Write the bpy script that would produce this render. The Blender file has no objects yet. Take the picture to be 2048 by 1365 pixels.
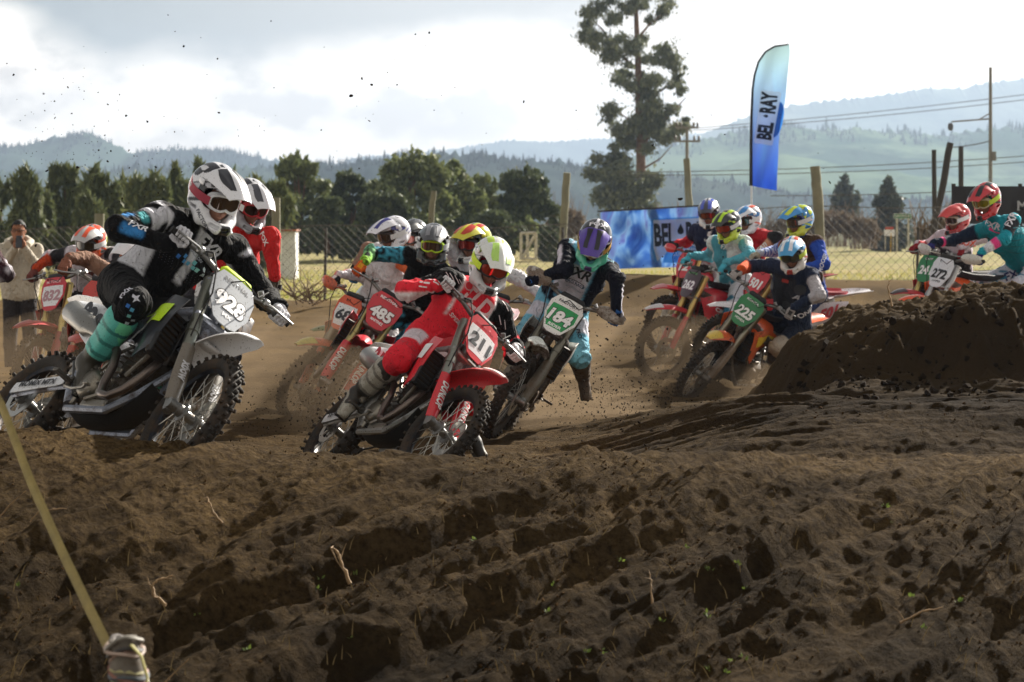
import bpy, bmesh, math, random
import numpy as np
from mathutils import Vector, Matrix
from mathutils.bvhtree import BVHTree
R=math.radians
rng=np.random.default_rng(7); random.seed(7)
SC=bpy.context.scene
COL=SC.collection
# ------------------------------------------------------------------ camera
F=4836.0; CAMH=1.55            # focal length in photo pixels (2048 wide), camera height
cam_d=bpy.data.cameras.new('camera'); cam=bpy.data.objects.new('camera',cam_d); COL.objects.link(cam)
cam_d.sensor_width=36; cam_d.lens=36*F/2048; cam.location=(0,0,CAMH); cam.rotation_euler=(R(90),0,0)
cam_d.shift_y=-(682.5-460)/2048; cam_d.clip_start=.5; cam_d.clip_end=20000
cam_d.dof.use_dof=True; cam_d.dof.focus_distance=14.6; cam_d.dof.aperture_fstop=5.6
SC.camera=cam
# ------------------------------------------------------------------ sky and sun
SUN_AZ=R(38); SUN_EL=R(29)     # azimuth measured from +Y (view direction) towards +X
SC.view_settings.view_transform='Standard'; SC.view_settings.look='None'
SC.view_settings.exposure=1.35; SC.view_settings.gamma=1.0
world=bpy.data.worlds.new('World'); SC.world=world; world.use_nodes=True
def sky_nodes():
    nt=world.node_tree; nt.nodes.clear(); N=nt.nodes.new; L=nt.links.new
    out=N('ShaderNodeOutputWorld'); bg=N('ShaderNodeBackground'); bg.inputs[1].default_value=.066
    sky=N('ShaderNodeTexSky'); sky.sky_type='NISHITA'; sky.sun_disc=False
    sky.sun_elevation=SUN_EL; sky.sun_rotation=SUN_AZ; sky.dust_density=2.0
    tc=N('ShaderNodeTexCoord'); sep=N('ShaderNodeSeparateXYZ'); L(tc.outputs['Generated'],sep.inputs[0])
    def m(op,a,b=None,c=None,clamp=False):
        n=N('ShaderNodeMath'); n.operation=op; n.use_clamp=clamp
        for i,v in enumerate((a,b,c)):
            if v is None: continue
            if isinstance(v,(int,float)): n.inputs[i].default_value=v
            else: L(v,n.inputs[i])
        return n.outputs[0]
    ay=m('MAXIMUM',m('ABSOLUTE',sep.outputs[1]),.12)
    X=m('DIVIDE',sep.outputs[0],ay); Z=m('DIVIDE',sep.outputs[2],ay)
    cmb=N('ShaderNodeCombineXYZ'); L(X,cmb.inputs[0]); L(m('MULTIPLY',Z,1.7),cmb.inputs[1])
    def noise(scale,det,rough,off=0):
        n=N('ShaderNodeTexNoise'); n.inputs['Scale'].default_value=scale; n.inputs['Detail'].default_value=det
        n.inputs['Roughness'].default_value=rough
        mp=N('ShaderNodeMapping'); mp.inputs['Location'].default_value=(off,off*.7,0); L(cmb.outputs[0],mp.inputs[0]); L(mp.outputs[0],n.inputs[0])
        return n.outputs[0]
    def ramp(v,a,b):
        n=N('ShaderNodeMapRange'); n.interpolation_type='SMOOTHSTEP'; L(v,n.inputs[0]); n.inputs[1].default_value=a; n.inputs[2].default_value=b
        return n.outputs[0]
    def mix(f,a,b):
        n=N('ShaderNodeMix'); n.data_type='RGBA'
        if isinstance(f,(int,float)): n.inputs[0].default_value=f
        else: L(f,n.inputs[0])
        for i,v in ((6,a),(7,b)):
            if isinstance(v,tuple): n.inputs[i].default_value=(*v,1)
            else: L(v,n.inputs[i])
        return n.outputs[2]
    n1=noise(17,6,.52,3.3); n2=noise(42,6,.55,1.7); n3=noise(9,3,.5,5.2)
    puff=ramp(m('ADD',m('MULTIPLY',n1,.65),m('MULTIPLY',n2,.35)),.47,.60)
    # grey puffs are commoner towards the left and in a high band
    side=m('ADD',ramp(X,.13,-.10),.25,clamp=True)
    hi=m('ADD',ramp(Z,.026,.042),0.0,clamp=True)
    puff=m('MULTIPLY',m('MULTIPLY',puff,side),hi)
    white=mix(ramp(n3,.35,.7),(16.0,14.1,11.8),(11.0,9.5,7.8))
    base=mix(m('MULTIPLY',puff,.8),white,(6.0,4.9,3.9))
    base=mix(.04,base,sky.outputs[0])
    # broad slate cloud with a soft lower edge
    edge=m('ADD',m('ADD',.062,m('MULTIPLY',m('MAXIMUM',m('ADD',X,.12),0),.13)),m('MULTIPLY',m('MAXIMUM',m('SUBTRACT',-.165,X),0),.45))
    zz=m('SUBTRACT',m('ADD',Z,m('MULTIPLY',m('SUBTRACT',n1,.5),.028)),edge)
    slab=m('MULTIPLY',ramp(zz,-.009,.017),ramp(X,.20,.02))
    slab=m('MAXIMUM',slab,ramp(Z,.12,.5))  # also darkens the unseen sky overhead, to limit its fill light
    dark=mix(ramp(X,-.26,.03),(1.6,1.7,1.5),(4.8,4.4,3.8))
    dark=mix(m('MULTIPLY',ramp(n2,.35,.7),.2),dark,(3.8,3.8,3.5))
    dark=mix(ramp(Z,.13,.5),dark,(1.7,1.62,1.5))
    base=mix(slab,base,dark)
    # unseen sky behind the camera: invented tone, set to fill the riders
    base=mix(ramp(sep.outputs[1],.15,-.35),base,(3.9,3.65,3.3))
    L(base,bg.inputs[0]); L(bg.outputs[0],out.inputs[0])
sky_nodes()
sd=bpy.data.lights.new('sun','SUN'); sd.energy=5.0; sd.angle=R(.6); sd.color=(1,.93,.82)
sun=bpy.data.objects.new('sun',sd); COL.objects.link(sun)
sdir=Vector((math.sin(SUN_AZ)*math.cos(SUN_EL),math.cos(SUN_AZ)*math.cos(SUN_EL),math.sin(SUN_EL)))
sun.rotation_euler=sdir.to_track_quat('Z','Y').to_euler(); sun.location=(20,30,30)
SC.cycles.max_bounces=6; SC.cycles.diffuse_bounces=2; SC.cycles.glossy_bounces=2; SC.cycles.transparent_max_bounces=12
SC.cycles.volume_bounces=0; SC.cycles.use_denoising=True; SC.cycles.sample_clamp_indirect=4
# ------------------------------------------------------------------ helpers
def P(px,py,d):
    """point at depth d that the photograph shows at pixel px,py"""
    return np.array([(px-1024)/F*d, d, CAMH-(py-460)/F*d])
def lin(h):
    if isinstance(h,str):
        h=h.lstrip('#'); c=[int(h[i:i+2],16)/255 for i in (0,2,4)]
        return tuple(x/12.92 if x<=.04045 else ((x+.055)/1.055)**2.4 for x in c)
    return tuple(h)
def _h(ix,iy,iz=0,seed=0):
    n=(ix.astype(np.int64)*374761393+iy.astype(np.int64)*668265263+(np.asarray(iz).astype(np.int64))*2147483647//7+seed*1274126177)&0xffffffff
    n=((n^(n>>13))*1274126177)&0xffffffff
    return ((n^(n>>16))&0xffff)/65535.0
def noise2(x,y,seed=0):
    xi=np.floor(x);yi=np.floor(y);fx=x-xi;fy=y-yi;u=fx*fx*fx*(fx*(fx*6-15)+10);v=fy*fy*fy*(fy*(fy*6-15)+10)
    a=_h(xi,yi,0,seed);b=_h(xi+1,yi,0,seed);c=_h(xi,yi+1,0,seed);d=_h(xi+1,yi+1,0,seed)
    return ((a*(1-u)+b*u)*(1-v)+(c*(1-u)+d*u)*v)*2-1
def fbm2(x,y,oct=5,seed=0,gain=.5):
    r=0;a=1;s=0
    for o in range(oct):
        r=r+a*noise2(x*2**o+o*17.3,y*2**o+o*9.1,seed+o);s+=a;a*=gain
    return r/s
def noise3(p,seed=0):
    pi=np.floor(p);f=p-pi;w=f*f*(3-2*f);r=0
    for dx in(0,1):
        for dy in(0,1):
            for dz in(0,1):
                k=(w[:,0] if dx else 1-w[:,0])*(w[:,1] if dy else 1-w[:,1])*(w[:,2] if dz else 1-w[:,2])
                r=r+k*_h(pi[:,0]+dx,pi[:,1]+dy,pi[:,2]+dz,seed)
    return r*2-1
def sm(x,a,b):
    t=np.clip((x-a)/(b-a),0,1);return t*t*(3-2*t)
# ------------------------------------------------------------------ materials
MATS={}
def mat(name,col=(.5,.5,.5),rough=.6,metal=0.,dirt=0.,dscale=9.,dcol='5a4632',bump=0.,bscale=60.,attr=False,coat=0.,trans=0.,sheen=0.,var=.0,emis=None,spec=.5):
    key=(name,tuple(lin(col)) if not attr else 'a',rough,metal,dirt,bump)
    if key in MATS: return MATS[key]
    m=bpy.data.materials.new(name); m.use_nodes=True; nt=m.node_tree; N=nt.nodes.new; L=nt.links.new
    b=nt.nodes['Principled BSDF']; b.inputs['Roughness'].default_value=rough; b.inputs['Metallic'].default_value=metal
    b.inputs['Specular IOR Level'].default_value=spec; b.inputs['Coat Weight'].default_value=coat; b.inputs['Transmission Weight'].default_value=trans; b.inputs['Sheen Weight'].default_value=sheen
    tc=N('ShaderNodeTexCoord')
    if attr:
        c=N('ShaderNodeAttribute'); c.attribute_name='kit'; cs=c.outputs['Color']
    else:
        c=N('ShaderNodeRGB'); c.outputs[0].default_value=(*lin(col),1); cs=c.outputs[0]
    if var>0:
        n=N('ShaderNodeTexNoise'); n.inputs['Scale'].default_value=dscale*.6; n.inputs['Detail'].default_value=5; L(tc.outputs['Object'],n.inputs[0])
        mr=N('ShaderNodeMapRange'); L(n.outputs[0],mr.inputs[0]); mr.inputs[1].default_value=.3; mr.inputs[2].default_value=.7; mr.inputs[3].default_value=1-var; mr.inputs[4].default_value=1+var
        mx=N('ShaderNodeVectorMath'); mx.operation='SCALE'; L(cs,mx.inputs[0]); L(mr.outputs[0],mx.inputs['Scale']); cs=mx.outputs[0]
    if dirt>0:
        n=N('ShaderNodeTexNoise'); n.inputs['Scale'].default_value=dscale; n.inputs['Detail'].default_value=8; n.inputs['Roughness'].default_value=.72; L(tc.outputs['Object'],n.inputs[0])
        mr=N('ShaderNodeMapRange'); L(n.outputs[0],mr.inputs[0]); lo=.72-.42*dirt
        mr.inputs[1].default_value=lo; mr.inputs[2].default_value=lo+.16; mr.inputs[4].default_value=min(1,.45+.5*dirt)
        mx=N('ShaderNodeMix'); mx.data_type='RGBA'; L(mr.outputs[0],mx.inputs[0]); L(cs,mx.inputs[6]); mx.inputs[7].default_value=(*lin(dcol),1); cs=mx.outputs[2]
        # fine splatter
        v=N('ShaderNodeTexNoise'); v.inputs['Scale'].default_value=dscale*13; v.inputs['Detail'].default_value=3; L(tc.outputs['Object'],v.inputs[0])
        mr2=N('ShaderNodeMapRange'); L(v.outputs[0],mr2.inputs[0]); mr2.inputs[1].default_value=.66-.10*dirt; mr2.inputs[2].default_value=.70-.10*dirt; mr2.inputs[4].default_value=.75
        mx=N('ShaderNodeMix'); mx.data_type='RGBA'; L(mr2.outputs[0],mx.inputs[0]); L(cs,mx.inputs[6]); mx.inputs[7].default_value=(*[x*.6 for x in lin(dcol)],1); cs=mx.outputs[2]
        rr=N('ShaderNodeMapRange'); L(mr.outputs[0],rr.inputs[0]); rr.inputs[3].default_value=rough; rr.inputs[4].default_value=.95; L(rr.outputs[0],b.inputs['Roughness'])
    L(cs,b.inputs['Base Color'])
    if bump>0:
        n=N('ShaderNodeTexNoise'); n.inputs['Scale'].default_value=bscale; n.inputs['Detail'].default_value=6; L(tc.outputs['Object'],n.inputs[0])
        bp=N('ShaderNodeBump'); bp.inputs['Strength'].default_value=min(1,bump); bp.inputs['Distance'].default_value=.01; L(n.outputs[0],bp.inputs['Height']); L(bp.outputs[0],b.inputs['Normal'])
    if emis: b.inputs['Emission Color'].default_value=(*lin(emis),1)
    MATS[key]=m; return m
# ------------------------------------------------------------------ mesh builder
def mesh_from(name,V,Fc,smooth=True):
    me=bpy.data.meshes.new(name)
    V=np.asarray(V,dtype=np.float32).reshape(-1,3)
    if isinstance(Fc,np.ndarray) and Fc.ndim==2:
        k=Fc.shape[1]; n=len(Fc)
        me.vertices.add(len(V)); me.vertices.foreach_set('co',V.ravel())
        me.loops.add(n*k); me.loops.foreach_set('vertex_index',Fc.astype(np.int32).ravel())
        me.polygons.add(n); me.polygons.foreach_set('loop_start',np.arange(0,n*k,k,dtype=np.int32))
        me.polygons.foreach_set('loop_total',np.full(n,k,dtype=np.int32))
        me.update(calc_edges=True)
    else:
        me.from_pydata([tuple(map(float,v)) for v in V],[],[tuple(int(i) for i in f) for f in Fc])
    if smooth: me.polygons.foreach_set('use_smooth',np.ones(len(me.polygons),dtype=bool))
    me.validate(); me.update()
    return me
def auto_smooth(me,ang=40):
    try: me.set_sharp_from_angle(angle=R(ang))
    except Exception: pass
def ob(name,me,m=None,parent=None,matrix=None,**props):
    o=bpy.data.objects.new(name,me); COL.objects.link(o)
    if m is not None and me is not None:
        if len(me.materials)==0: me.materials.append(m)
        else:
            if me.materials[0] is not m:
                o.material_slots[0].link='OBJECT'; o.material_slots[0].material=m
    if parent is not None: o.parent=parent
    if matrix is not None: o.matrix_local=matrix
    for k,v in props.items(): o[k]=v
    return o
def tag(o,label,cat,group=None,kind=None):
    if label:o['label']=label
    if cat:o['category']=cat
    if group:o['group']=group
    if kind:o['kind']=kind
    return o
def empty(name,loc=(0,0,0),matrix=None):
    o=bpy.data.objects.new(name,None); COL.objects.link(o); o.empty_display_size=.1
    if matrix is not None:o.matrix_world=matrix
    else:o.location=loc
    return o
def frame_from(z,hint=(0,0,1)):
    z=np.asarray(z,float); z=z/np.linalg.norm(z); h=np.asarray(hint,float)
    if abs(np.dot(z,h))>.95*np.linalg.norm(h): h=np.array([1.,0,0]) if abs(z[0])<.9 else np.array([0,1.,0])
    x=np.cross(h,z);x/=np.linalg.norm(x);y=np.cross(z,x);return x,y,z
class MB:
    def __init__(s): s.V=[];s.F=[];s.n=0
    def add(s,V,Fc):
        V=np.asarray(V,float).reshape(-1,3); s.V.append(V); s.F+= [tuple(int(i)+s.n for i in f) for f in Fc]; s.n+=len(V); return s
    def box(s,c,size,M=None,ch=.0):
        hx,hy,hz=[a/2 for a in size]
        if ch>0:
            V=[];ch=min(ch,hx*.9,hy*.9,hz*.9)
            for sx in(-1,1):
                for sy in(-1,1):
                    for sz in(-1,1):
                        V+=[(sx*hx,sy*(hy-ch),sz*(hz-ch)),(sx*(hx-ch),sy*hy,sz*(hz-ch)),(sx*(hx-ch),sy*(hy-ch),sz*hz)]
            I=lambda a,b,c,k:(((a*2+b)*2+c)*3+k)
            Fc=[]
            for a in(0,1):
                q=[I(a,0,0,0),I(a,1,0,0),I(a,1,1,0),I(a,0,1,0)];Fc.append(q if a else q[::-1])
                q=[I(0,a,0,1),I(0,a,1,1),I(1,a,1,1),I(1,a,0,1)];Fc.append(q if a else q[::-1])
                q=[I(0,0,a,2),I(1,0,a,2),I(1,1,a,2),I(0,1,a,2)];Fc.append(q if a else q[::-1])
            for a in(0,1):
                for b in(0,1):
                    q=[I(a,b,0,0),I(a,b,0,1),I(a,b,1,1),I(a,b,1,0)];Fc.append(q if a==b else q[::-1])
                    q=[I(a,0,b,0),I(a,0,b,2),I(a,1,b,2),I(a,1,b,0)];Fc.append(q[::-1] if a==b else q)
                    q=[I(0,a,b,1),I(0,a,b,2),I(1,a,b,2),I(1,a,b,1)];Fc.append(q if a==b else q[::-1])
            for a in(0,1):
                for b in(0,1):
                    for c2 in(0,1):
                        q=[I(a,b,c2,0),I(a,b,c2,1),I(a,b,c2,2)];Fc.append(q if (a+b+c2)%2 else q[::-1])
        else:
            V=[(x,y,z) for x in(-hx,hx) for y in(-hy,hy) for z in(-hz,hz)]
            Fc=[(0,1,3,2),(4,6,7,5),(0,4,5,1),(2,3,7,6),(0,2,6,4),(1,5,7,3)]
        V=np.array(V,float)
        if M is not None: V=V@np.asarray(M,float).T
        return s.add(V+np.asarray(c,float),Fc)
    def tube(s,path,r,n=8,flat=(1,1),hint=(0,0,1),cap=True):
        P_=np.asarray(path,float);k=len(P_);r=np.broadcast_to(np.asarray(r,float),(k,))
        V=[];T=np.gradient(P_,axis=0) if k>2 else np.tile(P_[1]-P_[0],(k,1))
        x,y,z=frame_from(T[0],hint)
        for i in range(k):
            t=T[i]/np.linalg.norm(T[i]); x=x-np.dot(x,t)*t;x/=np.linalg.norm(x);y=np.cross(t,x)
            a=np.arange(n)*2*np.pi/n
            V.append(P_[i]+r[i]*(np.cos(a)[:,None]*x*flat[0]+np.sin(a)[:,None]*y*flat[1]))
        V=np.concatenate(V);Fc=[]
        for i in range(k-1):
            for j in range(n):
                a=i*n+j;b=i*n+(j+1)%n;Fc.append((a,b,b+n,a+n))
        if cap: Fc.append(tuple(range(n))[::-1]);Fc.append(tuple(range((k-1)*n,k*n)))
        return s.add(V,Fc)
    def lathe(s,prof,c,axis=(0,1,0),n=24,closed=False):
        """prof: (radius, along) pairs"""
        x,y,z=frame_from(axis);c=np.asarray(c,float);a=np.arange(n)*2*np.pi/n;V=[]
        for r_,h in prof: V.append(c+z*h+r_*(np.cos(a)[:,None]*x+np.sin(a)[:,None]*y))
        k=len(prof);Fc=[]
        for i in range(k if closed else k-1):
            for j in range(n):
                i2=(i+1)%k;Fc.append((i*n+j,i*n+(j+1)%n,i2*n+(j+1)%n,i2*n+j))
        if not closed:
            if prof[0][0]>1e-4:Fc.append(tuple(range(n))[::-1])
            if prof[-1][0]>1e-4:Fc.append(tuple(range((k-1)*n,k*n)))
        return s.add(np.concatenate(V),Fc)
    def sheet(s,G,th):
        """grid G (a,b,3) given thickness along its normals"""
        G=np.asarray(G,float);a,b,_=G.shape
        du=np.gradient(G,axis=0);dv=np.gradient(G,axis=1);n=np.cross(du,dv);n/=np.linalg.norm(n,axis=2)[...,None]+1e-9
        V=np.concatenate([(G+n*th/2).reshape(-1,3),(G-n*th/2).reshape(-1,3)]);o=a*b;Fc=[]
        for i in range(a-1):
            for j in range(b-1):
                q=(i*b+j,(i+1)*b+j,(i+1)*b+j+1,i*b+j+1);Fc.append(q);Fc.append(tuple(x+o for x in q[::-1]))
        rim=[i*b for i in range(a)]+[(a-1)*b+j for j in range(1,b)]+[i*b+b-1 for i in range(a-2,-1,-1)]+[j for j in range(b-2,0,-1)]
        for i in range(len(rim)):
            p,q=rim[i],rim[(i+1)%len(rim)];Fc.append((q,p,p+o,q+o))
        return s.add(V,Fc)
    def prism(s,poly,o,x,y,th):
        """closed 2-d outline placed with axes x,y at o, thickness th both ways"""
        x=np.asarray(x,float);y=np.asarray(y,float);n=np.cross(x,y);n/=np.linalg.norm(n);o=np.asarray(o,float);k=len(poly)
        B=[o+p[0]*x+p[1]*y for p in poly];V=[b+n*th/2 for b in B]+[b-n*th/2 for b in B]
        Fc=[tuple(range(k)),tuple(range(2*k-1,k-1,-1))]+[(i,i+k,(i+1)%k+k,(i+1)%k) for i in range(k)]
        return s.add(V,Fc)
    def mesh(s,name,ang=40):
        me=mesh_from(name,np.concatenate(s.V),s.F)
        bm=bmesh.new();bm.from_mesh(me);bmesh.ops.recalc_face_normals(bm,faces=bm.faces);bm.to_mesh(me);bm.free()
        auto_smooth(me,ang);return me
def tri_wire(segs,r,n=3):
    """many straight thin bars; segs (k,2,3)"""
    mb=MB()
    for a,b in segs: mb.tube([a,b],r,n,cap=False)
    return mb
def big(V,Fc,name): return mesh_from(name,V,Fc,True)
# ------------------------------------------------------------------ text
_TX={}
def text2d(s,bold=.02,shear=0.,sub=.12,spacing=1.0):
    key=(s,bold,shear,sub,spacing)
    if key in _TX: return _TX[key]
    cu=bpy.data.curves.new('t','FONT'); cu.body=s; cu.offset=bold; cu.shear=shear; cu.space_character=spacing; cu.resolution_u=3; cu.align_x='CENTER'
    o=bpy.data.objects.new('t',cu); COL.objects.link(o); dg=bpy.context.evaluated_depsgraph_get(); me=bpy.data.meshes.new_from_object(o.evaluated_get(dg))
    bpy.data.objects.remove(o); bm=bmesh.new(); bm.from_mesh(me); bmesh.ops.remove_doubles(bm,verts=bm.verts,dist=1e-4); bmesh.ops.triangulate(bm,faces=bm.faces)
    for _ in range(3):
        L_=[e for e in bm.edges if e.calc_length()>sub]
        if not L_: break
        bmesh.ops.subdivide_edges(bm,edges=L_,cuts=1); bmesh.ops.triangulate(bm,faces=bm.faces)
    V=np.array([v.co[:2] for v in bm.verts]); bm.verts.index_update(); Fc=[tuple(v.index for v in f.verts) for f in bm.faces]; bm.free(); bpy.data.meshes.remove(me)
    mn,mx=V.min(0),V.max(0); V=(V-(mn+mx)/2)/(mx[1]-mn[1])   # unit height, centred
    _TX[key]=(V,Fc); return _TX[key]
def poly2d(poly,sub=.12,bev=0):
    bm=bmesh.new(); vs=[bm.verts.new((p[0],p[1],0)) for p in poly]; bm.faces.new(vs); bmesh.ops.triangulate(bm,faces=bm.faces)
    for _ in range(4):
        L_=[e for e in bm.edges if e.calc_length()>sub]
        if not L_: break
        bmesh.ops.subdivide_edges(bm,edges=L_,cuts=1); bmesh.ops.triangulate(bm,faces=bm.faces)
    bm.verts.index_update(); V=np.array([v.co[:2] for v in bm.verts]); Fc=[tuple(v.index for v in f.verts) for f in bm.faces]; bm.free(); return V,Fc
def rrect(w,h,r_=.1,n=4):
    out=[]
    for cx,cy,a0 in((w/2-r_,h/2-r_,0),(-w/2+r_,h/2-r_,90),(-w/2+r_,-h/2+r_,180),(w/2-r_,-h/2+r_,270)):
        for i in range(n+1): a=R(a0+90*i/n); out.append((cx+r_*math.cos(a),cy+r_*math.sin(a)))
    return out
def disc2(r_,n=20): return [(r_*math.cos(2*math.pi*i/n),r_*math.sin(2*math.pi*i/n)) for i in range(n)]
DROP=[(0,.62),(.16,.28),(.30,0),(.34,-.18),(.28,-.40),(.12,-.52),(-.12,-.52),(-.28,-.40),(-.34,-.18),(-.30,0),(-.16,.28)]
def samp(L_,n):
    A=np.array(L_,float);d=np.r_[0,np.cumsum(np.linalg.norm(np.diff(A,axis=0),axis=1))];t=np.linspace(0,d[-1],n);return np.stack([np.interp(t,d,A[:,0]),np.interp(t,d,A[:,1])],1)
# ================================================================== GROUND
CONTACT=[]  # (x,y,z) of every tyre contact, filled from the poses below
def ground_base(x,y):
    """smooth shape of the land"""
    yk=np.array([-40,5.5,7.2,8.4,9.4,10.1,10.6,10.95,11.3,12.4,14.3,15.8,17.5,30,60,150,9000])
    zk=np.array([-.5,-.5,-.42,-.20,.08,.32,.495,.54,.45,.31,.06,.01,.0,.0,.0,.0,.0])
    sh=.10*np.sin(x*1.1+.4)
    z=np.interp(y+sh,yk,zk)
    u=x/np.maximum(y,1)*F+1024          # where on the bend (angle seen from the corner)
    z=z+.11*sm(-x,.6,2.6)*sm(y,8,10)*sm(-y,-13,-11.5)
    # raised outer bank of the bend on the right
    r=sm(x,.15,1.9)*sm(y,11.2,12.4)*sm(-y,-20.5,-17.5)
    z=z+r*(.30+.02*np.sin(y*1.6))
    # cut berm beyond it, steep toward the corner
    top=np.interp(x+.04*np.sin(x*11)+.05*noise2(x*7,y*7,211),[1.85,2.16,2.34,2.50,2.68,2.84,3.05,3.5,4.0,6,9],[-.5,.16,.40,.60,.73,.82,.86,.93,1.04,1.1,1.1])
    yy=y+.18*np.sin(x*2.1)+.09*np.sin(x*5.3+1)+.20*fbm2(x*3.2,y*1.6,3,201)+.16*fbm2(x*8,y*11,4,203)
    face=sm(yy,18.0,18.62)*sm(-yy,-22.6,-21.0)
    tal=sm(yy,17.0,18.3)*sm(-yy,-22.,-20.)*sm(x,2.15,2.6)*.13; z=np.maximum(z,z+tal*(1-face))
    z=np.where(x>1.8,np.maximum(z,z*(1-face)+(top+.06*fbm2(x*3.5,y*2.5,4,205)+.03*fbm2(x*13,y*9,3,207))*face),z)
    # shoulder mound in front of the fence
    z=z+np.exp(-((y-46)/1.9)**2)*(.20+.50*sm(x,-1.0,.8)-.1*sm(x,4,7))
    z=z+np.exp(-((y-36)/3)**2)*.12*sm(x,3,7)
    return z
def ground_detail(x,y):
    near=sm(-y,-13.0,-10.8)*sm(y,5,7)
    # rills and clods on the facing slope: ridges run from lower left to upper right
    c,s=math.cos(R(38)),math.sin(R(38)); a=x*c+y*s; b=-x*s+y*c
    wv=fbm2(x*1.3+4,y*1.3,3,11)
    rid=.45-np.abs(fbm2(a*.30+wv*.2,b*2.1+wv*.22,4,21,.42))*2
    rid2=.4-np.abs(fbm2(a*.8+5,b*4.6+wv*.5,4,31))*2
    lump=fbm2(a*1.2,b*4.,4,41,.5)
    # slumped ledges: each rises steeply toward the track and then lies almost flat
    def ledge(ph,st):
        k=np.floor(ph); f=ph-k; return k*0+np.where(f<st,f/st,1-(f-st)/(1-st))
    c2,s2=math.cos(R(50)),math.sin(R(50)); a2=x*c2+y*s2; b2=-x*s2+y*c2
    warp=.42*fbm2(a2*.35,b2*.6,3,401)+.10*fbm2(a2*2.2,b2*2.2,3,403)
    L1=ledge(b2*1.30+warp*1.25+.10*fbm2(a2*3.5,b2*3.5,3,415)+3.2,.36)*(.40+.60*sm(fbm2(a2*.25,b2*1.1,2,405),-.35,.30))
    L2=ledge(b2*2.9+warp*2.4+.2*fbm2(a2*5,b2*5,3,417)+1.3,.34)*sm(fbm2(a2*.4+9,b2*1.9,2,407),-.35,.25)
    L3_=ledge(b2*7.+warp*4,.3)*sm(fbm2(a2*.9+2,b2*3.9,2,409),-.2,.3)
    streak=fbm2(a2*2.6,b2*19,3,411)
    slope=sm(-y,-10.75,-9.7)*near
    d=slope*(.135*L1+.070*L2-.09+.026*fbm2(a2*1.5,b2*6.5,4,419))+near*(.022*L2*(1-slope)+.030*L3_+.024*streak+.004*lump+.012*rid-.020)
    far=1-near
    # ruts across the track
    wy=y+.5*fbm2(x*.35,y*.35,3,51)-right*.18*x if False else y+.5*fbm2(x*.35,y*.35,3,51)
    rut=.5-np.abs(fbm2(x*.28+3,wy*1.5,4,61))*2
    rut2=.5-np.abs(fbm2(x*.7,wy*4.3,4,71))*2
    right=sm(x,-.2,1.4)*sm(-y,-21,-17)*sm(y,11,12)
    tr=sm(-y,-60,-40)
    d=d+far*tr*((.034+.085*right)*rut+(.020+.035*right)*rut2+.016*right*fbm2(x*1.3,wy*9,3,75))
    d=d+(.013*tr-.006*right*far+.0010*near)*fbm2(x*9,y*9,5,81,.62)
    # vertical spade cuts on the berm face
    f=sm(x,1.9,2.2)*sm(y,17.8,18.2)*sm(-y,-22.5,-21)
    d=d+f*(.05*fbm2(x*5,y*6.0,4,91)+.045*fbm2(x*13,y*16,4,95))
    crumb=noise2(x*26,y*26,101)*.6+noise2(x*47,y*47,102)*.4
    d=d+(.0045*near+.005*tr+.003*right)*np.maximum(crumb-.05,-.02)
    d=d+sm(y,60,90)*.12*fbm2(x*.4,y*.4,3,111)
    return d
_W=None
def contact_fix(x,y):
    global _W
    if _W is None:
        C=np.array(CONTACT); g=C[:,2]-.02-ground_base(C[:,0],C[:,1])
        D2=((C[:,None,:2]-C[None,:,:2])**2).sum(2); K=np.exp(-D2/(2*.45**2))
        _W=(C,np.linalg.solve(K+np.eye(len(C))*.15,g))
    C,w=_W; out=np.zeros(x.shape)
    m=(y>10)&(y<31)
    xs,ys=x[m],y[m]; acc=np.zeros(xs.shape)
    for c,wi in zip(C,w): acc+=wi*np.exp(-((xs-c[0])**2+(ys-c[1])**2)/(2*.45**2))
    out[m]=acc
    return out
def ground_z(x,y):
    x=np.asarray(x,float);y=np.asarray(y,float)
    return ground_base(x,y)+contact_fix(x,y)*sm(y,11.0,11.6)+ground_detail(x,y)
def gz(x,y): return float(ground_z(np.array([x]),np.array([y]))[0])
def build_ground():
    ys=list(np.linspace(-30,6.5,24))
    y=6.5
    while y<7000:
        ys.append(y)
        y+= .0105 if 8<y<11.4 else (.03 if y<8 else (y*.00115 if y<26 else (y*.004 if y<60 else y*.03)))
    ys=np.array(ys); s=np.linspace(-1,1,620)
    w=np.where(ys<4,8,np.maximum(3.0,.25*ys+.9)); w=np.where(ys>60,.25*60+.9+(ys-60)*.7,w)
    w=np.where((ys>0)&(ys<8),3.0+(8-ys)*.3,w); w[ys<=0]=12
    Y=np.repeat(ys[:,None],len(s),1); X=w[:,None]*s[None,:]
    Z=ground_z(X.ravel(),Y.ravel()).reshape(X.shape)
    V=np.stack([X,Y,Z],2).reshape(-1,3); a,b=X.shape
    i=np.arange(a-1)[:,None]*b+np.arange(b-1)[None,:]
    Fc=np.stack([i,i+1,i+b+1,i+b],2).reshape(-1,4)
    return big(V,Fc,'ground')
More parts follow.
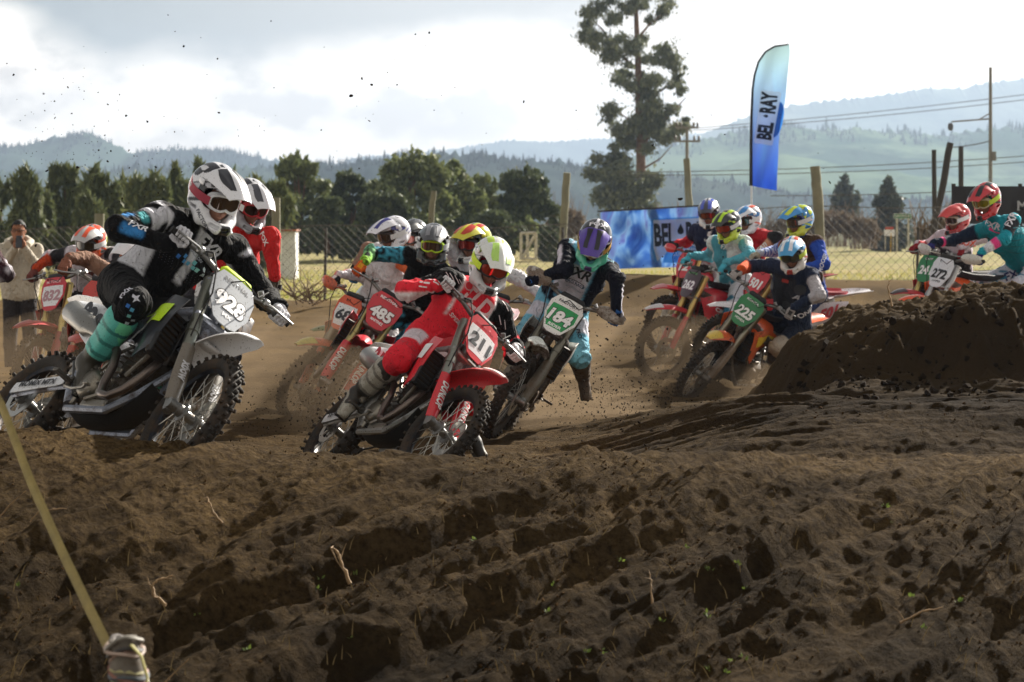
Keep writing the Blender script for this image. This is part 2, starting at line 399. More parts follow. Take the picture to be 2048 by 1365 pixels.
def ground_material():
    m=bpy.data.materials.new('moist_soil_and_field'); m.use_nodes=True; nt=m.node_tree; N=nt.nodes.new; L=nt.links.new
    b=nt.nodes['Principled BSDF']; b.inputs['Roughness'].default_value=.95; b.inputs['Specular IOR Level'].default_value=.04
    geo=N('ShaderNodeNewGeometry'); sep=N('ShaderNodeSeparateXYZ'); L(geo.outputs['Position'],sep.inputs[0])
    def noise(sc,det,r=.6):
        n=N('ShaderNodeTexNoise'); n.inputs['Scale'].default_value=sc; n.inputs['Detail'].default_value=det; n.inputs['Roughness'].default_value=r; L(geo.outputs['Position'],n.inputs[0]); return n.outputs[0]
    def rng_(v,a,b_,c=0,d=1):
        n=N('ShaderNodeMapRange'); L(v,n.inputs[0]); n.inputs[1].default_value=a;n.inputs[2].default_value=b_;n.inputs[3].default_value=c;n.inputs[4].default_value=d; return n.outputs[0]
    def mix(f,a,c):
        n=N('ShaderNodeMix'); n.data_type='RGBA'
        L(f,n.inputs[0])
        for i,v in ((6,a),(7,c)):
            if isinstance(v,str): n.inputs[i].default_value=(*lin(v),1)
            else: L(v,n.inputs[i])
        return n.outputs[2]
    def mth(op,a,b_):
        n=N('ShaderNodeMath'); n.operation=op
        for i,v in enumerate((a,b_)):
            if isinstance(v,(int,float)): n.inputs[i].default_value=v
            else: L(v,n.inputs[i])
        return n.outputs[0]
    y=sep.outputs[1]
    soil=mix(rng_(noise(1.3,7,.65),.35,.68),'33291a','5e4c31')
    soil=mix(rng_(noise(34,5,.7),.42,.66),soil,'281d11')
    # outer bank and berm: darker soil, the berm face's shade painted into it
    bank_dark=mth('MULTIPLY',rng_(sep.outputs[0],.2,2.2),rng_(y,24.5,22.0)); bank_dark=mth('MULTIPLY',bank_dark,rng_(y,11.2,12.5))
    soil=mix(mth('MULTIPLY',bank_dark,.95),soil,'1d160e')
    near_shade=mth('ADD',y,mth('MULTIPLY',noise(.9,4),1.6)); soil=mix(rng_(near_shade,11.4,9.9,0,.62),soil,mix(rng_(noise(2.2,6),.4,.62),'110e09','231b10'))  # near slope: shade and corner vignette painted into the soil colour
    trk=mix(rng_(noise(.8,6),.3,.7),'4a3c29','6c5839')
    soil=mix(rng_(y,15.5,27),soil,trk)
    nf=noise(.12,5); nf2=noise(1.4,6)
    field=mix(rng_(nf,.40,.6),'a2966e','787f45'); field=mix(rng_(nf2,.35,.65),field,'8b7e5b')
    far=mix(rng_(nf,.3,.7),'6f6a52','5d6344')
    yw=mth('ADD',y,mth('MULTIPLY',noise(.5,4),6.))
    colr=mix(rng_(yw,50.5,53.5),soil,field); colr=mix(rng_(y,170,260),colr,far)
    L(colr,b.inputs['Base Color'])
    n1=noise(45,8,.7); bp=N('ShaderNodeBump'); bp.inputs['Strength'].default_value=.9; bp.inputs['Distance'].default_value=.018; L(n1,bp.inputs['Height'])
    L(bp.outputs[0],b.inputs['Normal'])
    return m
# bike poses: x, depth, z, yaw, roll, pitch, steer (degrees)
POSES={
'928':(-2.181,11.851,0.391,-49.1,-40.6,-0.6,-7.0),'211':(-0.948,14.985,0.018,-61.4,-38.1,-3.9,6.8),
'184':(-0.133,18.560,-0.003,-95.0,-31.8,-2.8,-7.2),'485':(-1.614,19.438,0.020,-86.2,-33.1,-1.6,-0.2),
'68':(-1.405,21.580,-0.180,-127.6,-15.1,-0.4,1.2),'456':(-1.273,22.635,-0.138,-128.9,-11.9,-1.0,-7.5),
'262':(2.191,25.865,-0.034,-147.3,-7.2,0.9,-1.6),'honda':(2.305,28.559,0.100,-136.9,-2.8,0.1,1.2),
'225':(2.105,23.783,-0.164,-128.5,-27.5,-3.1,10.9),'501':(2.703,25.044,-0.014,-149.2,-13.5,-3.1,0.9),
'272':(4.574,24.675,0.104,-143.4,-8.5,0.9,1.4),'24':(4.844,26.658,0.093,-143.2,-2.6,0.2,3.3),
}
POSES.update({
'red_left':(-3.771,21.733,-0.037,-115.4,5.2,1.4,-3.1),'d':(-3.12,18.1,0.0,-98,-9,0,4),
'fox':(-2.190,16.388,0.071,-90.8,-12.6,-0.4,0.2),'j':(-0.443,20.233,-0.108,-97.2,-18.7,0.7,-0.3),
'ducati':(2.757,27.200,0.030,-149.2,-4.5,0.1,-0.7),'edge':(-4.46,18.270,-0.04,-95,-5.2,1.2,0)})
R27=R(27)
AXS=Vector((-math.sin(R27),0,math.cos(R27))); SPV=Vector((.325,0,1.11))
def bike_matrix(k):
    x,d,z,yaw,roll,pitch,steer=POSES[k]
    return Matrix.Translation((x,d,z))@Matrix.Rotation(R(yaw),4,'Z')@Matrix.Rotation(R(pitch),4,'Y')@Matrix.Rotation(R(roll),4,'X')
def steer_matrix(k):
    return Matrix.Translation(SPV)@Matrix.Rotation(R(POSES[k][6]),4,AXS)@Matrix.Translation(-SPV)
for _k in POSES:
    _m=bike_matrix(_k)
    for _x in(.74,-.74):
        # the tyre's lowest point once it leans
        _a=_m@Vector((_x,0,.345)); _n=(_m.to_3x3()@Vector((0,1,0))).normalized(); _dn=Vector((0,0,-1)); _dn=(_dn-_dn.dot(_n)*_n).normalized()
        _c=_a+_dn*.34; CONTACT.append((_c.x,_c.y,_c.z))
DEVONLY=None
HAZE=.00022
# ================================================================== SETTING
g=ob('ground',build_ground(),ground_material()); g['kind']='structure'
def ridge(name,pts,d,depth,c1,c2,seed,spike=6,n=900,patch=.004,conif=None):
    """hill range whose crest follows the traced skyline pts (px,py) at distance d"""
    pts=np.array(pts,float); u=np.linspace(pts[0,0],pts[-1,0],n); cy=np.interp(u,pts[:,0],pts[:,1])
    k=5; cy=np.convolve(np.pad(cy,k,'edge'),np.ones(2*k+1)/(2*k+1),'valid')
    x=(u-1024)/F*d; H=CAMH+(460-cy)/F*d
    rows=46; t=np.r_[np.linspace(0,.7143,33),np.linspace(.7143,1,14)[1:]]          # 0 foot (near) .. .72 crest .. 1 back
    G=np.zeros((rows,n,3))
    for i,ti in enumerate(t):
        y=d-depth+depth*1.4*ti; s=ti/.7143
        prof=np.where(s<=1.0001,min(s,1)**.8,1-(s-1)*1.6)
        sc=1.0
        rel=fbm2(x/ (depth*.16)+ti*1.2,np.full(n,ti*depth/(depth*.16)),5,seed)
        gully=1-np.abs(fbm2(x/(depth*.22),np.full(n,ti*3.0),4,seed+50))
        amp=(1-s)*s*4 if s<1 else 0
        z=H*prof+H*amp*(.22*rel-.16*gully)
        if abs(s-1)<.02: z=z+spike*np.maximum(0,noise2(x/(spike*1.1),x*0+3,seed+9))+spike*.5*np.maximum(0,noise2(x/(spike*.45),x*0+7,seed+19))
        G[i]=np.stack([x,np.full(n,y),np.maximum(z,-20) if s<1 else z],1)
    a,b=rows,n; i=np.arange(a-1)[:,None]*b+np.arange(b-1)[None,:]
    me=big(G.reshape(-1,3),np.stack([i,i+1,i+b+1,i+b],2).reshape(-1,4),name)
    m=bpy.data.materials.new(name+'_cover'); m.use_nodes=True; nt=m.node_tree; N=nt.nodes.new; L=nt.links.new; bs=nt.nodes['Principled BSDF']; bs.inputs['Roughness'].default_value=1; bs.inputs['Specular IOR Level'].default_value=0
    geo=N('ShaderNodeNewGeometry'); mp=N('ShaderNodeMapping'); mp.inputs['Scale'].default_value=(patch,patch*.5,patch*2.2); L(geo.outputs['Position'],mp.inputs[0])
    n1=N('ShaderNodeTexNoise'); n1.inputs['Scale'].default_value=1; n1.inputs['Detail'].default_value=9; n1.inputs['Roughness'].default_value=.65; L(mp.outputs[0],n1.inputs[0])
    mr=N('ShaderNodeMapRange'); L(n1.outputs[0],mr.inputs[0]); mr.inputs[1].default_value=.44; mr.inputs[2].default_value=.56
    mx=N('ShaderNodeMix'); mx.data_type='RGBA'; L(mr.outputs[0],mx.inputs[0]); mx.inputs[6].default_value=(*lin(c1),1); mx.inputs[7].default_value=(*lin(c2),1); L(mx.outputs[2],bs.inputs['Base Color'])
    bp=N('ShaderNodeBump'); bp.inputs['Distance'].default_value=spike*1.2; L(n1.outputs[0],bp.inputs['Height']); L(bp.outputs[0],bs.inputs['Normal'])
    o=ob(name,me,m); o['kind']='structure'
    if conif:
        r=np.random.default_rng(seed+77); nC,h0,h1=conif; V=[];Fc=[];q=0; dens=np.clip(noise2(np.linspace(0,30,n),np.zeros(n),seed+5)+.55,0,1)
        for k in range(nC*6):
            i=int(r.integers(2,n-2)); 
            if r.random()>dens[i]: continue
            row=int(r.choice([28,29,30,31,32,32,32,33])); p=G[row,i]+np.array([r.uniform(-3,3),r.uniform(-6,6),-2]); h_=r.uniform(h0,h1)*(1 if r.random()<.85 else 1.35); w=h_*r.uniform(.16,.26); a0=r.uniform(0,6)
            for lv,(z0,z1,ww) in enumerate(((.12,.62,1.),(.38,.85,.72),(.62,1.08,.45))):
                b0=len(V); V.append(p+np.array([0,0,h_*z1])); V+= [p+np.array([w*ww*math.cos(a0+j*1.2566)*r.uniform(.7,1.15),w*ww*math.sin(a0+j*1.2566),h_*z0*r.uniform(.8,1.1)]) for j in range(5)]; Fc+=[(b0,b0+1+j,b0+1+(j+1)%5) for j in range(5)]
        fo_=ob('distant_forest',mesh_from('distant_forest',V,Fc,False),mat('far_conifer_'+c1,c1,1.)); tag(fo_,'far conifers standing along the hill crests','forest',kind='stuff')
    return o
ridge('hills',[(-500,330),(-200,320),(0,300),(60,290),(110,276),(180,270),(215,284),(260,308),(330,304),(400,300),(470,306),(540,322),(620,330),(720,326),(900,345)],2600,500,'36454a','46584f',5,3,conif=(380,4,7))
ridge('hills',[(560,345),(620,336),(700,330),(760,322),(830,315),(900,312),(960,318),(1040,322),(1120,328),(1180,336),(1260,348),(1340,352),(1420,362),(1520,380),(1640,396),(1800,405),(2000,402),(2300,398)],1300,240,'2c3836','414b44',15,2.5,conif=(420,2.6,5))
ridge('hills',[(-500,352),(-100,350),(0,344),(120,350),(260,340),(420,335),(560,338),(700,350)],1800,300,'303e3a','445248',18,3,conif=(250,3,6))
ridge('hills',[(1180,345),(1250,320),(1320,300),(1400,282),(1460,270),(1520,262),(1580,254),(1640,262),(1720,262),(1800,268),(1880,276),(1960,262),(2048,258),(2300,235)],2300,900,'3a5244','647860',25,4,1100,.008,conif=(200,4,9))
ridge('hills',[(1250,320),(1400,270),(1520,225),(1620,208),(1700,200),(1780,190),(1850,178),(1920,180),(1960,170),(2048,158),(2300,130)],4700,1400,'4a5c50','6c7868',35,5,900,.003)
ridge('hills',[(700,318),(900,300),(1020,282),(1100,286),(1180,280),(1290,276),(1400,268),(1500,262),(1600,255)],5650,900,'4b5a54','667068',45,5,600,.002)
# ------------------------------------------------------------------ foliage
def leaf_mat(name,c1,c2,tr=.25):
    m=bpy.data.materials.new(name); m.use_nodes=True; nt=m.node_tree; N=nt.nodes.new; L=nt.links.new
    b=nt.nodes['Principled BSDF']; b.inputs['Roughness'].default_value=.6; b.inputs['Specular IOR Level'].default_value=.3
    geo=N('ShaderNodeNewGeometry'); mx=N('ShaderNodeMix'); mx.data_type='RGBA'; L(geo.outputs['Random Per Island'],mx.inputs[0]); mx.inputs[6].default_value=(*lin(c1),1); mx.inputs[7].default_value=(*lin(c2),1)
    L(mx.outputs[2],b.inputs['Base Color']); t=N('ShaderNodeBsdfTranslucent'); L(mx.outputs[2],t.inputs[0]); ms=N('ShaderNodeMixShader'); ms.inputs[0].default_value=tr
    L(b.outputs[0],ms.inputs[1]); L(t.outputs[0],ms.inputs[2]); L(ms.outputs[0],nt.nodes['Material Output'].inputs[0]); return m
LM={'hedge':leaf_mat('hedge_leaf','4f5a3c','74784c'),'green':leaf_mat('willow_leaf','59653f','868c58'),'dark':leaf_mat('dark_leaf','3f4a32','5f6644'),
    'euc':leaf_mat('eucalyptus_leaf','555e48','7d8062'),'con':leaf_mat('conifer_leaf','3d443a','575b49'),'brown':leaf_mat('dry_twig','6b5b4b','7f705c'),'grass':leaf_mat('grass_blade','7f8a3a','b0a060',.4),'weed':leaf_mat('weed_leaf','4f6128','74853c',.3)}
BARK=mat('bark','6f523c',.9,var=.35,dscale=6,bump=.6,bscale=12)
PALEBARK=mat('dead_twig_bark','7c6a58',.9,var=.3,dscale=9)
def leaves(cl,n,size,aspect=2.2,up=0.,seed=0,hollow=.35,spread=.30):
    """n leaf quads through ellipsoid clumps cl: (x,y,z,rx,ry,rz)"""
    r=np.random.default_rng(seed); cl=np.array(cl,float); w=(cl[:,3]*cl[:,4]*cl[:,5])**(2/3); w/=w.sum()
    k=r.choice(len(cl),n,p=w); d=r.normal(size=(n,3)); d/=np.linalg.norm(d,axis=1)[:,None]
    rad=(hollow+(1-hollow)*r.random(n))**.7*(1+spread*r.normal(size=n)).clip(.1,2.4); c=cl[k,:3]+d*cl[k,3:]*rad[:,None]
    # uneven clumps: thin out with noise
    nz=noise3(c/(cl[k,3:].mean(1)[:,None]*.45),seed+3)
    keep=nz+.35*r.random(n)>-.12; c=c[keep]; d=d[keep]; m=len(c)
    a=r.normal(size=(m,3)); a[:,2]+=up*2.5; a/=np.linalg.norm(a,axis=1)[:,None]
    b=np.cross(a,r.normal(size=(m,3))); b/=np.linalg.norm(b,axis=1)[:,None]+1e-9
    s=size*(.6+.8*r.random(m))[:,None]; a=a*s*aspect/2; b=b*s/2
    V=np.stack([c-a,c-a*.1+b,c+a,c-a*.1-b],1).reshape(-1,3); return V,np.arange(m*4).reshape(-1,4)
def tree(name,label,cat,group,base,trunk,clumps,n,size,lm,bark=BARK,aspect=2.2,up=0.,seed=0,hollow=.35,kindname='crown',spread=.30):
    """trunk: list of (path,radii) in world coordinates"""
    root=empty(name,base); tag(root,label,cat,group); b=np.array(base)
    if trunk:
        mb=MB()
        for path,rad in trunk: mb.tube(np.array(path)-b,rad,7)
        ob('trunk',mb.mesh('trunk',70),bark,root)
    if n:
        V,Fc=leaves(clumps,n,size,aspect,up,seed,hollow,spread); ob(kindname,big(V-b,Fc,kindname),LM[lm],root)
    return root
r0=np.random.default_rng(3)
def px_clumps(lst,d,flat=.8,jit=.5,split=1):
    out=[]
    for (u,v,rp,*q) in lst:
        rv=q[0] if q else rp
        for k in range(split):
            f=.62 if split>1 else 1.; a=r0.uniform(0,6.28); q_=r0.uniform(.3,.75) if split>1 else 0
            p=P(u+math.cos(a)*rp*q_,v+math.sin(a)*rv*q_,d+r0.uniform(-jit,jit)*rp/F*d*1.2); g_=f*r0.uniform(.7,1.15); out.append((*p,rp/F*d*g_,rp/F*d*flat*g_,rv/F*d*g_*r0.uniform(.7,1.)))
    return out
# tall eucalyptus
D=190.
tp=lambda L_:[P(u,v,D) for u,v in L_]
euc=[(1195,48,42,28),(1240,22,40),(1176,84,22,16),(1168,62,22),(1300,15,42),(1322,62,26,30),(1230,98,26,20),(1205,120,24,18),(1225,148,22,12),(1300,112,34,24),(1335,122,36,18),(1368,158,32,22),(1300,170,44,24),(1330,182,34),(1375,192,22,26),(1252,215,30,20),(1342,215,48,24),(1282,240,42,24),(1240,250,26,20),(1320,262,38,18),(1228,232,18),(1268,150,20),(1265,60,26),(1212,20,24,16),(1350,248,24,16),(1270,-30,60),(1220,-40,40),(1320,-50,50)]
limbs=[([(1281,430),(1282,330),(1279,220),(1276,120),(1272,20),(1270,-50)],[.40,.38,.33,.26,.18,.08]),
 ([(1279,225),(1300,195),(1340,170),(1365,160)],[.16,.12,.08,.03]),([(1276,140),(1240,110),(1205,60),(1190,45)],[.16,.11,.08,.03]),
 ([(1281,300),(1305,262),(1345,225),(1372,195)],[.18,.12,.08,.03]),([(1280,270),(1258,240),(1238,225)],[.12,.08,.03]),([(1274,80),(1298,50),(1322,30)],[.12,.08,.03]),
 ([(1283,340),(1320,318),(1345,290)],[.10,.06,.02]),([(1281,290),(1250,262),(1230,250)],[.10,.06,.02])]
def in_outline(rows,n,r0_,r1_,seed,thr):
    r=np.random.default_rng(seed); R_=np.array(rows,float); out=[]
    while len(out)<n:
        v=r.uniform(R_[0,0],R_[-1,0]); a=np.interp(v,R_[:,0],R_[:,1]); b=np.interp(v,R_[:,0],R_[:,2]); u=r.uniform(a,b); q=r.uniform(r0_,r1_)
        if noise2(np.array([u/26.]),np.array([v/20.]),seed)[0]+noise2(np.array([u/60.]),np.array([v/50.]),seed+1)[0]*.6<thr: continue
        out.append((min(max(u,a+q*.7),b-q*.7),v,q,q*r.uniform(.6,1.)))
    return out
euc=in_outline([(-70,1200,1330),(-30,1185,1345),(0,1172,1348),(40,1152,1350),(85,1152,1342),(105,1195,1345),(130,1205,1382),(160,1215,1398),(200,1222,1399),(225,1202,1390),(255,1212,1375),(285,1238,1338),(300,1252,1300)],200,7,19,9,-.10)
tree('eucalyptus_tree','tall ragged eucalyptus with bare reddish lower trunk, reaching out of the top of the picture','tree',None,tuple(P(1281,500,D)),[(tp(a),b) for a,b in limbs],px_clumps(euc,D,jit=2.5),64000,.12,'euc',seed=5,aspect=3.2,up=.6,hollow=.02,spread=.55)
tree('eucalyptus_tree','low rounded dark eucalyptus at the foot of the tall ragged one','tree',None,tuple(P(1232,500,186)),[([P(1240,500,186),P(1238,430,186),P(1235,380,186)],[.2,.15,.08])],
     px_clumps([(1222,320,34,26),(1255,335,44,36),(1205,345,34,30),(1290,362,36),(1240,375,46),(1262,405,40,30),(1218,392,30),(1290,400,30,40),(1300,372,20,20),(1225,298,12,12)],186,split=4),20000,.17,'euc',seed=6,hollow=.1)
# mid distance tree line
G2='trees in the line behind the wire fence'
def crown_tree(label,u,top,w,d,n,lm,seed,size=.17,up=.3,foot=505,cat='tree',name='bushy_tree',group=G2,nb=24):
    w=w*1.12
    r=np.random.default_rng(seed); cl=[]; h=foot-top
    for i in range(nb*4):
        t=r.random()**.85; wid=w*(1-abs(t-.36)**1.9*1.5)*(1+.12*math.sin(t*9+seed)); q=w*(.10+.12*r.random()); cl.append((u+r.uniform(-1,1)*wid*.92,foot-h*(.02+.86*t),q,q*r.uniform(.8,1.2)))
    for i in range(12):
        uu=r.uniform(-1,1); cl.append((u+uu*w*.55,top+h*(.05+.16*abs(uu)+.05*r.random()),w*.06,w*.22))
    tr=[([P(u,foot+3,d),P(u+r.uniform(-4,4),foot-h*.4,d),P(u+r.uniform(-6,6),top+h*.2,d)],[.16,.10,.03])]
    for i in range(5):
        uu=u+r.uniform(-.6,.6)*w; tr.append(([P(u,foot-h*.2,d),P((u+uu)/2,foot-h*.45,d),P(uu,top+h*r.uniform(.1,.4),d)],[.08,.05,.015]))
    return tree(name,label,cat,group,tuple(P(u,foot,d)),tr,px_clumps(cl,d,jit=2.),int(n*2.0),size*.85,lm,seed=seed,up=up)
TL=[('feathery green tree with several pointed tops beside the pale shed',600,300,62,118,9000,'green',31),('dark round tree left of the broadest one in the tree line',700,338,56,122,8500,'dark',32),
    ('tallest and broadest yellow green tree of the tree line',828,292,92,120,13000,'green',33),('green tree leaning out on the right shoulder of the broadest one',905,318,60,124,8500,'green',34),
    ('thin upright tree between the broad green one and the last dark one',968,338,42,126,5500,'green',35),('last dark tree at the right end of the tree line',1046,326,64,119,9500,'dark',36),
    ('small dark tree filling the gap below the feathery one',655,385,42,112,5000,'dark',37),('low dark tree in front of the broad green one',770,378,60,114,7500,'dark',38),('low dark bush at the foot of the last trees',990,420,50,114,4500,'dark',39)]
for l,u,t,w,d,n,lm,s in TL: crown_tree(l,u,t,w,d,n,lm,s,up=.5)
for i,(u,v,w) in enumerate([(575,470,34),(632,462,38),(690,468,36),(748,472,40),(806,470,42),(868,466,44),(930,470,40),(992,474,36),(1050,468,34),(1100,482,26)]):
    tree('shrub',['shrub right beside the pale shed, first of the low row','second shrub of the low row behind the wire fence','third shrub of the low row behind the wire fence','fourth shrub of the low row behind the wire fence','shrub below the broadest tree, fifth of the low row','sixth shrub of the low row behind the wire fence','seventh shrub of the low row behind the wire fence','eighth shrub of the low row behind the wire fence','ninth shrub of the low row behind the wire fence','smallest shrub, at the right end of the low row'][i],'shrub','low row of shrubs under the tree line',tuple(P(u,505,116)),[([P(u,507,116),P(u,470,116)],[.05,.02])],px_clumps([(u+k_*w*.42,v+8*abs(k_),w*.5,30) for k_ in(-1,0,1)]+[(u,v+22,w*.8,20)],116,split=2),4200,.15,['dark','hedge','green'][i%3],seed=300+i,up=.4)
# left hedge of feathery saplings
HX=[-120,-60,-8,38,84,128,172,214,258,302,346,388,430,474,514,548]
HT=[345,350,350,342,362,352,372,340,358,346,352,338,350,356,348,372]
HN=['leftmost','second','third','fourth','fifth','sixth','seventh','eighth','ninth','tenth','eleventh','twelfth','thirteenth','fourteenth','fifteenth','last']
for i,(u,t) in enumerate(zip(HX,HT)):
    d=82+(i%3)*3; r=np.random.default_rng(60+i); cl=[]; t=t+r.uniform(-20,22); u=u+r.uniform(-14,14); wv=r.uniform(18,40)
    for k in range(15): cl.append((u+r.uniform(-1,1)*wv,r.uniform(t+34,515),15,24))
    for k in range(11): q=r.uniform(-1,1); cl.append((u+q*wv,t+abs(q)*16+r.uniform(2,34),3.8,r.uniform(12,26)))
    tree('sapling',f'dark feathery sapling, {HN[i]} from the left in the hedge behind the spectator','tree','saplings of the left hedge',tuple(P(u,530,d)),[([P(u,535,d),P(u+3,430,d),P(u,t+14,d)],[.06,.04,.01])],px_clumps(cl,d),5200,.13,'hedge',aspect=4.5,up=.9,seed=60+i)
# far conifers and dry brush on the right
tree('conifer_tree','lone dark conical conifer behind the green road sign','tree',None,tuple(P(1777,500,175)),[([P(1777,500,175),P(1777,372,175)],[.22,.04])],px_clumps([(1777,368,8,14),(1776,384,16,18),(1775,404,24,18),(1779,424,29,18),(1774,446,34,20),(1779,468,36,20),(1775,488,36,16)],175),9000,.24,'con',seed=7,up=.3)
tree('conifer_tree','grey conifer with a broken top left of the conical one','tree',None,tuple(P(1690,500,230)),[([P(1690,500,230),P(1690,362,230)],[.22,.04])],px_clumps([(1690,362,8,14),(1688,378,18,14),(1692,400,22,16),(1690,425,30,18),(1694,450,36,22)],230),6000,.3,'con',seed=8,up=.3)
for i,(u,v,w,h,lb) in enumerate([(1655,440,50,36,'bare brown brush right of the leaning wooden fence post'),(1730,452,36,28,'bare brown brush between the two conifers'),(1560,445,46,34,'bare brown brush behind the blue rider'),(1130,440,45,42,'leafless brown brush left of the blue banner'),(1340,440,40,30,'bare brown brush above the blue banner'),(1868,448,44,44,'dry brush at the foot of the dark leaning posts')]):
    d=150 if i!=5 else 75
    sg=[]; r=np.random.default_rng(80+i)
    for k in range(46):
        x0=u+r.uniform(-1,1)*w*.8; p0=P(x0,v+h+18,d+r.uniform(-2,2)); p1=P(x0+r.uniform(-.3,.3)*w,v+h*r.uniform(-.4,.5),d); p2=p1+(p1-p0)*.5+np.array([r.uniform(-.4,.4),0,.1]); sg.append(([p0,p1,p2],[.03,.02,.006]))
    tree('dry_brush',lb,'bush','patches of bare brush',tuple(P(u,500,d)),sg,px_clumps([(u+r.uniform(-.6,.6)*w,v+r.uniform(-.1,.6)*h,w*.45,h*.5) for _ in range(6)],d),2600,.16 if d>100 else .08,'brown',bark=PALEBARK,seed=90+i,aspect=4,up=.4,hollow=.1)
# bare branches lying behind the track at the left post
bb=MB(); r=np.random.default_rng(5)
for k in range(34):
    p=P(r.uniform(585,640),r.uniform(585,612),38.); a=[p]
    dv=np.array([r.uniform(-1,1.3),r.uniform(-.3,.3),r.uniform(.1,.9)]); 
    for j in range(4): p=p+dv*.16+r.normal(size=3)*.05; a.append(p)
    bb.tube(a,[.012,.010,.007,.005,.002],4)
tag(ob('fallen_branches',bb.mesh('fallen_branches',80),PALEBARK),'tangle of bare fallen branches beside the pale fence post','branches')
# ------------------------------------------------------------------ posts, wire fence
WOOD=mat('weathered_post','7d7a62',.9,var=.4,dscale=3,bump=.7,bscale=25); DARKW=mat('dark_post','3f3a33',.9,var=.3,dscale=4,bump=.5)
WIRE=mat('rusty_wire','5f584e',.8); 
def post(name,label,pts,r_,m=WOOD,group='wooden fence posts'):
    mb=MB(); n=len(pts); rr=[r_*(1+.10*math.sin(i*2.1)) for i in range(n)]; A=np.array(pts); o=A[-1].copy()
    # finely divided so that bark ridges and knots show
    T=np.linspace(0,n-1,12); PP=np.array([[np.interp(t,range(n),A[:,k]) for k in range(3)] for t in T]); PP[1:-1]+=np.random.default_rng(int(abs(A[0,0])*90)).normal(size=(10,3))*r_*.07
    mb.tube(PP-o,np.interp(T,range(n),rr),12); return tag(ob(name,mb.mesh(name,50),m,matrix=Matrix.Translation(o)),label,'post',group)
post('fence_post','pale upright post with green mossy top, behind the red sleeved rider',[P(552,396,42),P(553,500,42),P(552,640,42)],.075)
post('fence_post','stub of a pale post behind the orange and grey helmet',[P(199,428,44),P(200,520,44),P(200,600,44)],.09)
post('fence_post','thin curved brown post behind the grey helmets',[P(868,383,47),P(863,420,47),P(858,600,47)],.055)
post('fence_post','leaning mossy post between the trees and the blue banner',[P(1134,346,50),P(1128,430,50),P(1118,600,50)],.075)
post('fence_post','thick mossy post in front of the far electricity pole',[P(1373,318,48.6),P(1379,415,48.6),P(1384,600,48.6)],.065)
post('fence_post','thick leaning post right of the feather flag',[P(1630,333,47),P(1636,400,47),P(1645,600,47)],.095)
post('dark_post','thin straight dark post left of the leaning one',[P(1868,300,52),P(1870,500,52),P(1870,600,52)],.05,DARKW,'dark posts at the right')
post('dark_post','bent dark post leaning to the right, tallest of three',[P(1901,286,51),P(1888,360,51),P(1866,470,51),P(1866,600,51)],.07,DARKW,'dark posts at the right')
post('dark_post','straight dark post standing at the black banner edge',[P(1922,293,53),P(1922,500,53),P(1922,600,53)],.055,DARKW,'dark posts at the right')
fr=empty('wire_fence',(0,49,0)); tag(fr,'sagging diamond wire fence running behind the whole track','fence')
def net(x0,x1,top0,top1,z0,y,cell,rad,name):
    seg=[];h=lambda x:top0+(top1-top0)*(x-x0)/(x1-x0)+.05*math.sin(x*1.3)
    def clip(xa,za,xb,zb): 
        return [(np.array([xa,y-49+.05*math.sin(xa*2),za]),np.array([xb,y-49+.05*math.sin(xb*2),zb]))]
    n=int((x1-x0)/cell)+14
    for i in range(-14,n):
        for s in(1,-1):
            xb=x0+i*cell; k=0; z=z0
            # broken into short straight pieces so that it sags with the top wire
            while True:
                xa_=xb+s*k*cell/1.0*.5; za=z0+k*cell*.5; x2=xb+s*(k+1)*cell*.5; z2=z0+(k+1)*cell*.5
                if za>h(min(max(xa_,x0),x1)): break
                if x0<=xa_<=x1 and x0<=x2<=x1: seg+=clip(xa_,za,x2,min(z2,h(x2)))
                k+=1
    xs=np.linspace(x0,x1,40)
    mb=tri_wire(seg,rad,3); mb.tube([(x,y-49,h(x)) for x in xs],rad*2,4); mb.tube([(x,y-49,z0+.02) for x in xs],rad*1.5,4)
    return ob(name,mb.mesh(name,80),WIRE,fr)
net(-12,1.75,1.55,1.62,.1,48.6,.17,.0036,'wire_mesh')
net(4.4,12,1.95,2.15,.3,50.5,.19,.0042,'wire_mesh')
for x in np.arange(-11,12,2.4):
    if 1.3<x<4.3: continue
    mb=MB().tube([(x,0,0),(x+.03,0,1.6+.0*x)],.03,7); ob('fence_stake',mb.mesh('fence_stake'),DARKW,fr)
# pale gate frame leaning on the fence
PALE=mat('bleached_timber','b9b2a3',.8,var=.2,dscale=8,bump=.3)
gt=empty('gate_frame',tuple(P(1057,520,56))); tag(gt,'small bleached timber gate frame with a diagonal brace','gate'); k=56/F
def bar(name,a,b,w,parent,m=PALE):
    A=np.array([a[0]*k,0,a[1]*k]);B=np.array([b[0]*k,0,b[1]*k]);mb=MB().tube([A,B],w*k/2*1.3,4,flat=(1,1));return ob(name,mb.mesh(name,30),m,parent)
for a,b in [((-15,0),(-15,54)),((15,0),(15,54)),((-15,53),(15,54)),((-15,2),(15,1)),((-12,3),(13,50)),((-2,2),(-2,52))]: bar('rail',a,b,4.5,gt)
# pale shed behind the left post
sh=empty('shed',tuple(P(567,558,76))); tag(sh,'small whitewashed plank shed behind the pale post','shed'); q=76/F
mb=MB()
for i in range(9): mb.box(((-24+i*6)*q,0,47*q),(5.6*q,1.2,94*q))
ob('plank_wall',mb.mesh('plank_wall',30),mat('whitewash','c9cac6',.8,var=.15,dscale=3,bump=.3),sh)
ob('roof',MB().box((0,0,97*q),(60*q,1.5,4*q)).mesh('roof'),mat('rusty_sheet','8a5a44',.8,var=.3),sh)
ob('sign_plate',MB().box((-20*q,-.63,80*q),(13*q,.03,11*q)).mesh('sign_plate'),mat('yellow_sign','c99a2b',.6),sh)
